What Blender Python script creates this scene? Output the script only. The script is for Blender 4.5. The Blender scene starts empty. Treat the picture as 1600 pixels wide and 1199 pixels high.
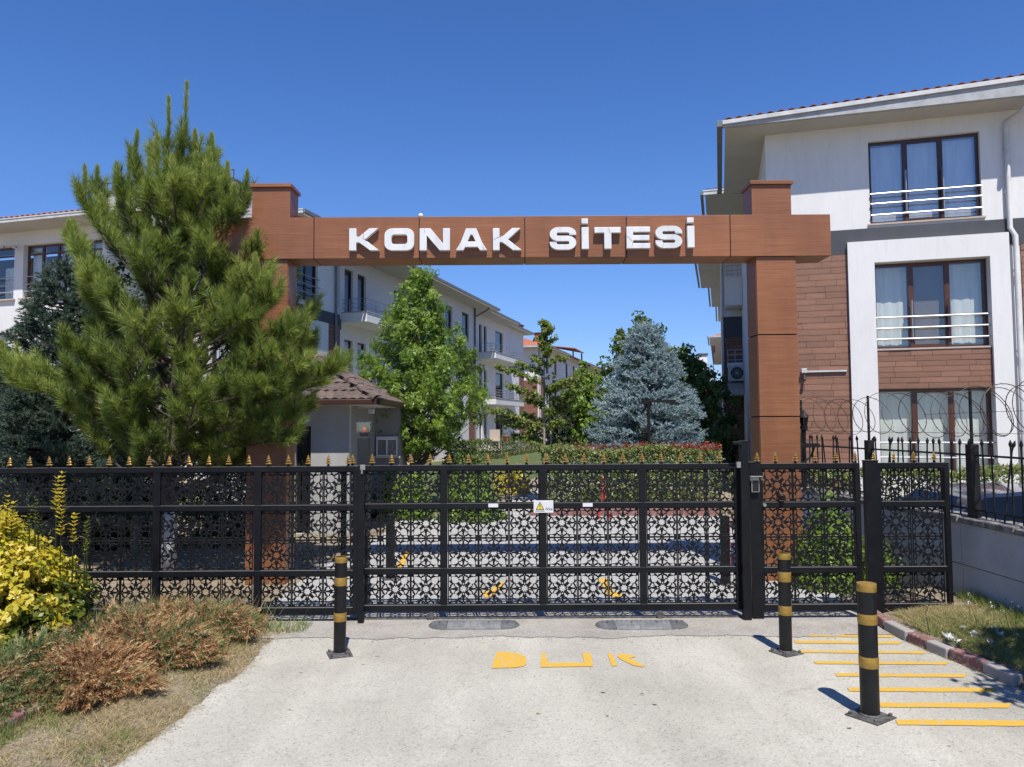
import bpy, math, random
import numpy as np
from mathutils import Matrix, Vector, Euler
R = math.radians
random.seed(7); rng = np.random.default_rng(7)
SC = bpy.context.scene
COL = SC.collection

# ------------------------------------------------------------------ camera
F = 1170.0; CXP = 800.0; CYP = 599.5; CAMH = 1.9
PITCH = math.atan(62 / 1170); ROLL = 0.006
fw = Vector((0, math.cos(PITCH), math.sin(PITCH)))
up0 = Vector((0, -math.sin(PITCH), math.cos(PITCH))); r0 = Vector((1, 0, 0))
rt = r0 * math.cos(ROLL) - up0 * math.sin(ROLL)
upv = up0 * math.cos(ROLL) + r0 * math.sin(ROLL)
C0 = Vector((0, 0, CAMH))
cam = bpy.data.objects.new('camera', bpy.data.cameras.new('camera'))
COL.objects.link(cam)
cam.data.sensor_width = 36; cam.data.lens = F / 1600 * 36
cam.data.clip_start = 0.05; cam.data.clip_end = 2000
m = Matrix((rt, upv, -fw)).transposed().to_4x4(); m.translation = C0
cam.matrix_world = m
SC.camera = cam

# ------------------------------------------------------------------ sky and sun
SUN_EL = R(60.3); sd = Vector((0.17, -1, 0)).normalized()
sun_dir = Vector((sd.x * math.cos(SUN_EL), sd.y * math.cos(SUN_EL), math.sin(SUN_EL)))
world = bpy.data.worlds.new('World'); SC.world = world; world.use_nodes = True
wn = world.node_tree.nodes; wl = world.node_tree.links; wn.clear()
sky = wn.new('ShaderNodeTexSky'); sky.sky_type = 'NISHITA'; sky.sun_disc = False
sky.sun_elevation = SUN_EL; sky.sun_rotation = math.atan2(sd.x, sd.y)
sky.air_density = 1.0; sky.dust_density = 0.0; sky.ozone_density = 5.0; sky.altitude = 300
hsv = wn.new('ShaderNodeHueSaturation'); hsv.inputs['Saturation'].default_value = 1.21; hsv.inputs['Hue'].default_value = 0.512
bg = wn.new('ShaderNodeBackground'); bg.inputs[1].default_value = 0.122
wo = wn.new('ShaderNodeOutputWorld')
wl.new(sky.outputs[0], hsv.inputs['Color']); wtc = wn.new('ShaderNodeTexCoord'); wsp = wn.new('ShaderNodeSeparateXYZ'); wl.new(wtc.outputs['Generated'], wsp.inputs[0])
wrp = wn.new('ShaderNodeValToRGB'); wl.new(wsp.outputs[2], wrp.inputs[0]); we = wrp.color_ramp.elements      # tints the sky dimmer and bluer toward the horizon
we[0].position = 0.04; we[0].color = (0.56, 0.63, 0.82, 1); we[1].position = 0.30; we[1].color = (1, 1, 1, 1); wq = we.new(0.17); wq.color = (0.84, 0.86, 0.94, 1)
wmx = wn.new('ShaderNodeMix'); wmx.data_type = 'RGBA'; wmx.blend_type = 'MULTIPLY'; wmx.inputs[0].default_value = 1.0
wl.new(hsv.outputs[0], wmx.inputs[6]); wl.new(wrp.outputs[0], wmx.inputs[7]); wl.new(wmx.outputs[2], bg.inputs[0]); wl.new(bg.outputs[0], wo.inputs[0])
sl = bpy.data.lights.new('sun', 'SUN'); sl.energy = 5.0; sl.angle = R(0.5); sl.color = (1, 0.955, 0.89)
so = bpy.data.objects.new('sun', sl); COL.objects.link(so)
so.rotation_euler = sun_dir.to_track_quat('Z', 'Y').to_euler(); so.location = (3, -8, 20)
SC.view_settings.view_transform = 'Standard'; SC.view_settings.look = 'None'
SC.view_settings.exposure = 0.38; SC.view_settings.gamma = 1
SC.view_settings.use_curve_mapping = False

# ------------------------------------------------------------------ pixel to world helpers (1600 x 1199 pixels)
def ray(px, py): return fw * F + rt * (px - CXP) + upv * (CYP - py)
def on_z(px, py, z=0.0):
    d = ray(px, py); t = (z - CAMH) / d.z; return C0 + d * t
def on_y(px, py, Y):
    d = ray(px, py); return C0 + d * (Y / d.y)

# ------------------------------------------------------------------ object helpers
def link(o): COL.objects.link(o); return o
def tag(o, label=None, cat=None, group=None, kind=None):
    if label: o['label'] = label
    if cat: o['category'] = cat
    if group: o['group'] = group
    if kind: o['kind'] = kind
    return o
def thing(name, label, cat, loc=(0, 0, 0), rz=0.0, group=None):
    o = bpy.data.objects.new(name, None); link(o); o.location = loc; o.rotation_euler = (0, 0, rz)
    o.empty_display_size = 0.2
    return tag(o, label, cat, group)
def inst(name, mesh, parent=None, loc=(0, 0, 0), rot=(0, 0, 0), scale=(1, 1, 1)):
    o = bpy.data.objects.new(name, mesh); link(o)
    o.parent = parent; o.location = loc; o.rotation_euler = rot; o.scale = scale
    return o
def copy_tree(root, loc, rz=None):
    r = root.copy(); link(r); r.location = loc
    if rz is not None: r.rotation_euler = (0, 0, rz)
    for ch in root.children:
        c = ch.copy(); link(c); c.parent = r
        for g in ch.children:
            d = g.copy(); link(d); d.parent = c
    return r

class MB:
    def __init__(s): s.v = []; s.f = []; s.m = []; s.mi = 0
    def add(s, vs, fs):
        o = len(s.v); s.v += [tuple(p) for p in vs]
        for f in fs: s.f.append(tuple(i + o for i in f)); s.m.append(s.mi)
    def hexa(s, c):
        s.add(c, [(0, 3, 2, 1), (4, 5, 6, 7), (0, 1, 5, 4), (1, 2, 6, 5), (2, 3, 7, 6), (3, 0, 4, 7)])
    def box(s, x0, x1, y0, y1, z0, z1):
        s.hexa([(x0, y0, z0), (x1, y0, z0), (x1, y1, z0), (x0, y1, z0), (x0, y0, z1), (x1, y0, z1), (x1, y1, z1), (x0, y1, z1)]); return s
    def fbox(s, P, s0, s1, d0, d1, z0, z1):
        s.hexa([P(s0, d0, z0), P(s1, d0, z0), P(s1, d1, z0), P(s0, d1, z0), P(s0, d0, z1), P(s1, d0, z1), P(s1, d1, z1), P(s0, d1, z1)]); return s
    def tube(s, pts, r, n=8, cap=True):
        pts = [Vector(p) for p in pts]
        rs = r if isinstance(r, (list, tuple)) else [r] * len(pts)
        rings = []; prev = None
        for i, p in enumerate(pts):
            d = (pts[min(i + 1, len(pts) - 1)] - pts[max(i - 1, 0)])
            d = d.normalized() if d.length > 1e-9 else Vector((0, 0, 1))
            if prev is None:
                a = d.orthogonal().normalized()
            else:
                a = (prev - d * prev.dot(d)); a = a.normalized() if a.length > 1e-6 else d.orthogonal().normalized()
            prev = a; b = d.cross(a)
            rings.append([p + (a * math.cos(2 * math.pi * k / n) + b * math.sin(2 * math.pi * k / n)) * rs[i] for k in range(n)])
        vs = [q for rg in rings for q in rg]; fs = []
        for i in range(len(pts) - 1):
            for k in range(n):
                k2 = (k + 1) % n
                fs.append((i * n + k, i * n + k2, (i + 1) * n + k2, (i + 1) * n + k))
        if cap:
            fs.append(tuple(range(n))[::-1]); fs.append(tuple((len(pts) - 1) * n + k for k in range(n)))
        s.add(vs, fs); return s
    def lathe(s, prof, n=16, c=(0, 0, 0), mod=None):
        vs = []; fs = []
        for i, (r, z) in enumerate(prof):
            for k in range(n):
                a = 2 * math.pi * k / n; rr = r * (mod(a, i) if mod else 1)
                vs.append((c[0] + rr * math.cos(a), c[1] + rr * math.sin(a), c[2] + z))
        for i in range(len(prof) - 1):
            for k in range(n):
                k2 = (k + 1) % n; fs.append((i * n + k, i * n + k2, (i + 1) * n + k2, (i + 1) * n + k))
        fs.append(tuple(range(n))[::-1]); fs.append(tuple((len(prof) - 1) * n + k for k in range(n)))
        s.add(vs, fs); return s
    def prism(s, P, poly, d0, d1):          # poly of (s, z); extruded along d
        n = len(poly)
        vs = [P(a, d0, z) for a, z in poly] + [P(a, d1, z) for a, z in poly]
        fs = [tuple(range(n)), tuple(range(2 * n - 1, n - 1, -1))]
        fs += [(i, i + n, (i + 1) % n + n, (i + 1) % n) for i in range(n)]
        s.add(vs, fs); return s
    def mesh(s, name, mats, smooth=False):
        me = bpy.data.meshes.new(name); me.from_pydata(s.v, [], s.f)
        for mt in (mats if isinstance(mats, (list, tuple)) else [mats]): me.materials.append(mt)
        me.polygons.foreach_set('material_index', s.m)
        if smooth: me.polygons.foreach_set('use_smooth', [True] * len(s.f))
        me.update(); return me
    def build(s, name, mats, parent=None, smooth=False, bevel=0.0, loc=(0, 0, 0), rot=(0, 0, 0)):
        o = inst(name, s.mesh(name, mats, smooth), parent, loc, rot)
        if bevel:
            b = o.modifiers.new('bevel', 'BEVEL'); b.width = bevel; b.segments = 2; b.limit_method = 'ANGLE'
        if smooth == 2:
            try:
                o.data.set_sharp_from_angle(angle=R(40))
            except Exception: pass
        return o
ID = lambda a, d, z: (a, d, z)

def np_mesh(name, V, k, mat, rnd=None, smooth=False):
    """V: (n, k, 3) array: n polygons with k corners each"""
    n = V.shape[0]; me = bpy.data.meshes.new(name)
    me.vertices.add(n * k); me.loops.add(n * k); me.polygons.add(n)
    me.vertices.foreach_set('co', V.reshape(-1).astype(np.float32))
    me.loops.foreach_set('vertex_index', np.arange(n * k, dtype=np.int32))
    me.polygons.foreach_set('loop_start', np.arange(0, n * k, k, dtype=np.int32))
    try: me.polygons.foreach_set('loop_total', np.full(n, k, dtype=np.int32))
    except Exception: pass
    a = me.attributes.new('rnd', 'FLOAT', 'FACE')
    a.data.foreach_set('value', (rng.random(n) if rnd is None else rnd).astype(np.float32))
    me.materials.append(mat); me.update(calc_edges=True)
    return me

# ------------------------------------------------------------------ materials
def newmat(name):
    mt = bpy.data.materials.new(name); mt.use_nodes = True
    nt = mt.node_tree; b = nt.nodes['Principled BSDF']; return mt, nt, b
def ramp(nt, stops):
    r = nt.nodes.new('ShaderNodeValToRGB'); e = r.color_ramp.elements
    e[0].position = stops[0][0]; e[0].color = (*stops[0][1], 1); e[1].position = stops[-1][0]; e[1].color = (*stops[-1][1], 1)
    for p, c in stops[1:-1]:
        q = e.new(p); q.color = (*c, 1)
    return r
def mixc(nt, fac, a, b, mode='MIX'):
    mx = nt.nodes.new('ShaderNodeMix'); mx.data_type = 'RGBA'; mx.blend_type = mode
    for sock, v in ((0, fac), (6, a), (7, b)):
        if hasattr(v, 'is_linked') or hasattr(v, 'links'): nt.links.new(v, mx.inputs[sock])
        elif sock == 0: mx.inputs[0].default_value = v
        else: mx.inputs[sock].default_value = (*v, 1)
    return mx.outputs[2]
def noise(nt, scale, detail=6, rough=0.6, vec=None, dist=0.0):
    n = nt.nodes.new('ShaderNodeTexNoise'); n.inputs['Scale'].default_value = scale
    n.inputs['Detail'].default_value = detail; n.inputs['Roughness'].default_value = rough
    n.inputs['Distortion'].default_value = dist
    if vec: nt.links.new(vec, n.inputs['Vector'])
    return n
def coord(nt, scale=(1, 1, 1), kind='Object'):
    t = nt.nodes.new('ShaderNodeTexCoord'); mp = nt.nodes.new('ShaderNodeMapping')
    mp.inputs['Scale'].default_value = scale; nt.links.new(t.outputs[kind], mp.inputs[0]); return mp.outputs[0]
def worldpos(nt, scale=(1, 1, 1)):
    g = nt.nodes.new('ShaderNodeNewGeometry'); mp = nt.nodes.new('ShaderNodeMapping')
    mp.inputs['Scale'].default_value = scale; nt.links.new(g.outputs['Position'], mp.inputs[0]); return mp.outputs[0]
def bump(nt, b, h, strength=0.3, dist=0.01):
    bm = nt.nodes.new('ShaderNodeBump'); bm.inputs['Strength'].default_value = strength; bm.inputs['Distance'].default_value = dist
    nt.links.new(h, bm.inputs['Height']); nt.links.new(bm.outputs[0], b.inputs['Normal'])
def simple(name, c1, c2=None, scale=3.0, rough=0.6, metal=0.0, bmp=0.0, bscale=40, stretch=(1, 1, 1), objvar=0.0, spec=0.5, lo=0.35, hi=0.65):
    mt, nt, b = newmat(name); c2 = c2 or tuple(x * 0.8 for x in c1)
    vec = worldpos(nt, stretch)
    n = noise(nt, scale, vec=vec); r = ramp(nt, [(lo, c1), (hi, c2)]); nt.links.new(n.outputs[0], r.inputs[0])
    col = r.outputs[0]
    if objvar:
        oi = nt.nodes.new('ShaderNodeObjectInfo'); mr = nt.nodes.new('ShaderNodeMapRange')
        mr.inputs[3].default_value = 1 - objvar; mr.inputs[4].default_value = 1 + objvar
        nt.links.new(oi.outputs['Random'], mr.inputs[0])
        hs = nt.nodes.new('ShaderNodeHueSaturation'); nt.links.new(mr.outputs[0], hs.inputs['Value']); nt.links.new(col, hs.inputs['Color']); col = hs.outputs[0]
    nt.links.new(col, b.inputs['Base Color']); b.inputs['Roughness'].default_value = rough; b.inputs['Metallic'].default_value = metal
    b.inputs['Specular IOR Level'].default_value = spec
    if bmp:
        n2 = noise(nt, bscale, 4, vec=worldpos(nt)); bump(nt, b, n2.outputs[0], bmp, 0.01)
    return mt
def leafmat(name, stops, trans=0.35, rough=0.5, spec=0.35):
    mt, nt, b = newmat(name)
    at = nt.nodes.new('ShaderNodeAttribute'); at.attribute_name = 'rnd'
    r = ramp(nt, stops); nt.links.new(at.outputs['Fac'], r.inputs[0]); nt.links.new(r.outputs[0], b.inputs['Base Color'])
    b.inputs['Roughness'].default_value = rough; b.inputs['Specular IOR Level'].default_value = spec; mt['leaf'] = 1
    if trans:
        tr = nt.nodes.new('ShaderNodeBsdfTranslucent'); mx = nt.nodes.new('ShaderNodeMixShader'); mx.inputs[0].default_value = trans
        hs = nt.nodes.new('ShaderNodeHueSaturation'); hs.inputs['Value'].default_value = 1.5; hs.inputs['Hue'].default_value = 0.49
        nt.links.new(r.outputs[0], hs.inputs['Color']); nt.links.new(hs.outputs[0], tr.inputs[0])
        nt.links.new(b.outputs[0], mx.inputs[1]); nt.links.new(tr.outputs[0], mx.inputs[2])
        nt.links.new(mx.outputs[0], nt.nodes['Material Output'].inputs[0])
    return mt
def glassmat(name, tint=(0.75, 0.85, 0.9), ior=1.5, base=0.1):
    mt, nt, b = newmat(name); nt.nodes.remove(b)
    t = nt.nodes.new('ShaderNodeBsdfTransparent'); t.inputs[0].default_value = (*tint, 1)
    g = nt.nodes.new('ShaderNodeBsdfGlossy'); g.inputs['Roughness'].default_value = 0.02
    lw = nt.nodes.new('ShaderNodeLayerWeight'); pw = nt.nodes.new('ShaderNodeMath'); pw.operation = 'POWER'; pw.inputs[1].default_value = 4.0
    nt.links.new(lw.outputs['Facing'], pw.inputs[0])
    ad = nt.nodes.new('ShaderNodeMath'); ad.operation = 'MULTIPLY_ADD'; ad.inputs[1].default_value = 0.9; ad.inputs[2].default_value = base; ad.use_clamp = True
    nt.links.new(pw.outputs[0], ad.inputs[0])
    n = noise(nt, 1.3, 1, vec=worldpos(nt)); bm = nt.nodes.new('ShaderNodeBump'); bm.inputs['Strength'].default_value = 0.04; bm.inputs['Distance'].default_value = 0.02
    nt.links.new(n.outputs[0], bm.inputs['Height']); nt.links.new(bm.outputs[0], g.inputs['Normal'])
    mx = nt.nodes.new('ShaderNodeMixShader'); nt.links.new(ad.outputs[0], mx.inputs[0])
    nt.links.new(t.outputs[0], mx.inputs[1]); nt.links.new(g.outputs[0], mx.inputs[2])
    nt.links.new(mx.outputs[0], nt.nodes['Material Output'].inputs[0]); return mt

M = {}
def plaster(name, c, dirt):
    mt, nt, b = newmat(name)
    n1 = noise(nt, 0.8, 8, 0.7, vec=worldpos(nt, (1, 1, 0.35))); r1 = ramp(nt, [(0.42, c), (0.75, dirt)]); nt.links.new(n1.outputs[0], r1.inputs[0])
    n2 = noise(nt, 9, 5, 0.7, vec=worldpos(nt, (1, 1, 0.15))); r2 = ramp(nt, [(0.45, (1, 1, 1)), (0.95, (0.88, 0.87, 0.85))]); nt.links.new(n2.outputs[0], r2.inputs[0])
    nt.links.new(mixc(nt, 1.0, r1.outputs[0], r2.outputs[0], 'MULTIPLY'), b.inputs['Base Color'])
    b.inputs['Roughness'].default_value = 0.85
    n3 = noise(nt, 60, 3, vec=worldpos(nt)); bump(nt, b, n3.outputs[0], 0.25, 0.006); return mt
M['white'] = plaster('white_plaster', (0.88, 0.865, 0.84), (0.80, 0.785, 0.76))
M['band'] = plaster('dark_plaster', (0.075, 0.08, 0.092), (0.10, 0.105, 0.115))
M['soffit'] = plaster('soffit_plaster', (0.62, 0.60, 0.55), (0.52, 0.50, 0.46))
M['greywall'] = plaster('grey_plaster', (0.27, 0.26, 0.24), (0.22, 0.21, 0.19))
M['greige'] = plaster('beige_plaster', (0.58, 0.56, 0.52), (0.48, 0.46, 0.43))
def panelmat():
    mt, nt, b = newmat('wood_look_panel')
    n1 = noise(nt, 14, 5, 0.65, vec=worldpos(nt, (0.12, 0.12, 9))); r1 = ramp(nt, [(0.3, (0.24, 0.096, 0.042)), (0.52, (0.32, 0.135, 0.062)), (0.72, (0.40, 0.18, 0.085))])
    nt.links.new(n1.outputs[0], r1.inputs[0])
    n2 = noise(nt, 1.2, 4, 0.6, vec=worldpos(nt)); r2 = ramp(nt, [(0.3, (0.84, 0.82, 0.85)), (0.7, (1.08, 1.04, 1.0))]); nt.links.new(n2.outputs[0], r2.inputs[0])
    n3 = noise(nt, 7, 5, 0.7, vec=worldpos(nt, (1, 1, 0.12))); r3 = ramp(nt, [(0.45, (1, 1, 1)), (0.9, (0.80, 0.80, 0.84))]); nt.links.new(n3.outputs[0], r3.inputs[0])
    c = mixc(nt, 1.0, mixc(nt, 1.0, r1.outputs[0], r2.outputs[0], 'MULTIPLY'), r3.outputs[0], 'MULTIPLY')
    oi = nt.nodes.new('ShaderNodeObjectInfo'); mr = nt.nodes.new('ShaderNodeMapRange'); mr.inputs[3].default_value = 0.90; mr.inputs[4].default_value = 1.08; nt.links.new(oi.outputs['Random'], mr.inputs[0])
    hs = nt.nodes.new('ShaderNodeHueSaturation'); nt.links.new(mr.outputs[0], hs.inputs['Value']); nt.links.new(c, hs.inputs['Color']); c = hs.outputs[0]
    nt.links.new(c, b.inputs['Base Color']); b.inputs['Roughness'].default_value = 0.42; b.inputs['Specular IOR Level'].default_value = 0.35
    bump(nt, b, n1.outputs[0], 0.15, 0.003); return mt
M['panel'] = panelmat()
M['paneldark'] = simple('panel_joint', (0.02, 0.014, 0.011), rough=0.7)
def plankmat(name, c1, c2, c3):
    mt, nt, b = newmat(name)
    n1 = noise(nt, 5, 7, 0.7, vec=coord(nt, (0.5, 1, 7)), dist=1.2); r1 = ramp(nt, [(0.32, c1), (0.5, c2), (0.68, c3)]); nt.links.new(n1.outputs[0], r1.inputs[0])
    oi = nt.nodes.new('ShaderNodeObjectInfo'); mr = nt.nodes.new('ShaderNodeMapRange'); mr.inputs[3].default_value = 0.85; mr.inputs[4].default_value = 1.12
    nt.links.new(oi.outputs['Random'], mr.inputs[0]); hs = nt.nodes.new('ShaderNodeHueSaturation'); nt.links.new(mr.outputs[0], hs.inputs['Value'])
    nt.links.new(r1.outputs[0], hs.inputs['Color']); nt.links.new(hs.outputs[0], b.inputs['Base Color']); b.inputs['Roughness'].default_value = 0.75
    bump(nt, b, n1.outputs[0], 0.4, 0.01); return mt
M['plank'] = plankmat('wood_look_plank', (0.17, 0.085, 0.055), (0.31, 0.155, 0.10), (0.42, 0.22, 0.135))
def brickmat(name, c1, c2, mo, sc=1.0):
    mt, nt, b = newmat(name); tc = nt.nodes.new('ShaderNodeTexCoord'); sp = nt.nodes.new('ShaderNodeSeparateXYZ'); nt.links.new(tc.outputs['Object'], sp.inputs[0])
    ad = nt.nodes.new('ShaderNodeMath'); nt.links.new(sp.outputs[0], ad.inputs[0]); nt.links.new(sp.outputs[1], ad.inputs[1])
    cb = nt.nodes.new('ShaderNodeCombineXYZ'); nt.links.new(ad.outputs[0], cb.inputs[0]); nt.links.new(sp.outputs[2], cb.inputs[1])
    br = nt.nodes.new('ShaderNodeTexBrick'); nt.links.new(cb.outputs[0], br.inputs['Vector']); br.inputs['Scale'].default_value = sc
    br.inputs['Color1'].default_value = (*c1, 1); br.inputs['Color2'].default_value = (*c2, 1); br.inputs['Mortar'].default_value = (*mo, 1)
    br.inputs['Brick Width'].default_value = 0.8; br.inputs['Row Height'].default_value = 0.14; br.inputs['Mortar Size'].default_value = 0.009
    n = noise(nt, 5, 6, vec=worldpos(nt, (1, 1, 4))); r = ramp(nt, [(0.3, (0.7, 0.7, 0.7)), (0.7, (1.15, 1.1, 1.1))]); nt.links.new(n.outputs[0], r.inputs[0])
    nt.links.new(mixc(nt, 1.0, br.outputs[0], r.outputs[0], 'MULTIPLY'), b.inputs['Base Color']); b.inputs['Roughness'].default_value = 0.8
    bump(nt, b, br.outputs['Fac'], -0.4, 0.01); return mt
M['clad'] = brickmat('brown_cladding', (0.34, 0.155, 0.10), (0.25, 0.12, 0.08), (0.06, 0.035, 0.028))
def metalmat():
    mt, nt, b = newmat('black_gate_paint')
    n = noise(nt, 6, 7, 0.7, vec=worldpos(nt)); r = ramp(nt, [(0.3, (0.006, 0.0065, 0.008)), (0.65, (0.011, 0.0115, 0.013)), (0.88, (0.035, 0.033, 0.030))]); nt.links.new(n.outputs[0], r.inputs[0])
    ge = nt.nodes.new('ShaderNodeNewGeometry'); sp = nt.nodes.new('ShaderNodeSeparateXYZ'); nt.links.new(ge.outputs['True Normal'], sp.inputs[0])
    rd = ramp(nt, [(0.85, (0, 0, 0)), (0.97, (1, 1, 1))]); nt.links.new(sp.outputs[2], rd.inputs[0])   # paler grey mixed in on upward faces
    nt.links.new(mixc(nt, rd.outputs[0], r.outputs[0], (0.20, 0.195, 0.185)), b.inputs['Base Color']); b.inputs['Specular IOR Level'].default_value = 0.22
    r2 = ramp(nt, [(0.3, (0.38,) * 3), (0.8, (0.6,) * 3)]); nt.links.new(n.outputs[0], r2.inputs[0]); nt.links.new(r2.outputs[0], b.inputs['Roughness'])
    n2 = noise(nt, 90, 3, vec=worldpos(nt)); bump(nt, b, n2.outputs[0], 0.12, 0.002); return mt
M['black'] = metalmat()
M['blackrail'] = simple('black_fence_paint', (0.008, 0.008, 0.009), (0.022, 0.02, 0.018), 20, 0.5, spec=0.25)
M['bollard'] = simple('bollard_black', (0.009, 0.009, 0.010), (0.02, 0.019, 0.018), 18, 0.42, spec=0.3, bmp=0.15, bscale=60, lo=0.45, hi=0.8)
M['goldband'] = simple('bollard_gold', (0.46, 0.28, 0.055), (0.30, 0.18, 0.035), 25, 0.42, metal=0.35, lo=0.4, hi=0.75, stretch=(1, 1, 3))
M['gold'] = simple('finial_gold', (0.58, 0.36, 0.09), (0.40, 0.23, 0.05), 40, 0.38, metal=0.45)
M['bplate'] = simple('base_plate', (0.04, 0.038, 0.036), (0.16, 0.15, 0.14), 30, 0.7, bmp=0.3)
M['frame'] = simple('brown_window_frame', (0.055, 0.022, 0.014), (0.075, 0.03, 0.018), 5, 0.35)
M['framered'] = simple('red_brown_window_frame', (0.12, 0.042, 0.024), (0.09, 0.032, 0.018), 5, 0.35)
M['darkframe'] = simple('dark_window_frame', (0.02, 0.016, 0.015), rough=0.4)
M['glass'] = glassmat('window_glass', (0.99, 0.99, 0.98), 1.5, 0.08)
M['glassdark'] = glassmat('window_glass_far', (0.30, 0.36, 0.42), 1.33, 0.06)
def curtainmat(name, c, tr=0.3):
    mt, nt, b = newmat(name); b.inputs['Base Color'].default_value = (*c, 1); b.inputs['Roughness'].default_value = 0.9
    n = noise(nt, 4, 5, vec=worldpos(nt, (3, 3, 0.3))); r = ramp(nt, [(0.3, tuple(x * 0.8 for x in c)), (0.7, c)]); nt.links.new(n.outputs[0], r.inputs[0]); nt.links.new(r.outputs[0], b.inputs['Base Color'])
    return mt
M['curtain'] = curtainmat('white_curtain', (0.84, 0.92, 0.88))
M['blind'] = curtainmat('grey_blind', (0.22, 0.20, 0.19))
M['rail'] = simple('white_rail_metal', (0.62, 0.61, 0.63), (0.50, 0.49, 0.51), 8, 0.35, metal=0.3)
M['steel'] = simple('grey_rail_metal', (0.42, 0.43, 0.45), (0.34, 0.35, 0.37), 8, 0.35, metal=0.6)
M['gutter'] = simple('white_gutter', (0.72, 0.72, 0.70), (0.5, 0.5, 0.48), 4, 0.5, lo=0.4, hi=0.8)
M['fascia'] = simple('grey_fascia', (0.50, 0.51, 0.51), (0.38, 0.39, 0.39), 5, 0.6)
M['glasstop'] = glassmat('upper_window_glass', (0.99, 0.99, 0.99), 1.5, 0.18)
M['gutterdark'] = simple('grey_gutter', (0.22, 0.23, 0.23), (0.15, 0.155, 0.155), 4, 0.5)
M['sill'] = simple('beige_stone_sill', (0.62, 0.50, 0.40), (0.5, 0.42, 0.34), 10, 0.6)
M['tile'] = simple('clay_roof_tile', (0.42, 0.13, 0.075), (0.28, 0.10, 0.065), 9, 0.75, bmp=0.3, objvar=0.22)
M['rooffar'] = simple('clay_roof', (0.50, 0.17, 0.085), (0.36, 0.12, 0.07), 4, 0.8, stretch=(1, 1, 1), bmp=0.3, bscale=8)
M['ctile'] = simple('brown_concrete_tile', (0.185, 0.130, 0.105), (0.10, 0.072, 0.06), 11, 0.85, bmp=0.5, bscale=50, objvar=0.2)
M['brown'] = simple('brown_metal', (0.075, 0.03, 0.022), (0.055, 0.024, 0.018), 5, 0.4)
M['ac'] = simple('ac_white', (0.6, 0.6, 0.57), (0.5, 0.5, 0.47), 5, 0.5)
M['plastic'] = simple('dark_plastic', (0.02, 0.02, 0.022), rough=0.5)
M['whitepaint'] = simple('white_letter_paint', (0.86, 0.86, 0.85), (0.60, 0.60, 0.57), 9, 0.45, lo=0.42, hi=0.85, stretch=(1, 1, 0.22))
M['signwhite'] = simple('sign_white', (0.8, 0.8, 0.8), (0.72, 0.72, 0.72), 9, 0.35)
M['signyellow'] = simple('sign_yellow', (0.85, 0.66, 0.02), (0.85, 0.66, 0.02), 9, 0.4)
M['signblack'] = simple('sign_black', (0.015, 0.015, 0.015), rough=0.4)
M['red'] = simple('red_plastic', (0.55, 0.05, 0.03), (0.45, 0.04, 0.03), 9, 0.4)
M['orange'] = simple('orange_plastic', (0.8, 0.12, 0.03), (0.7, 0.1, 0.03), 9, 0.4)
M['keyplate'] = simple('keypad_silver', (0.45, 0.46, 0.42), (0.36, 0.36, 0.32), 20, 0.35, metal=0.6)
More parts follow.
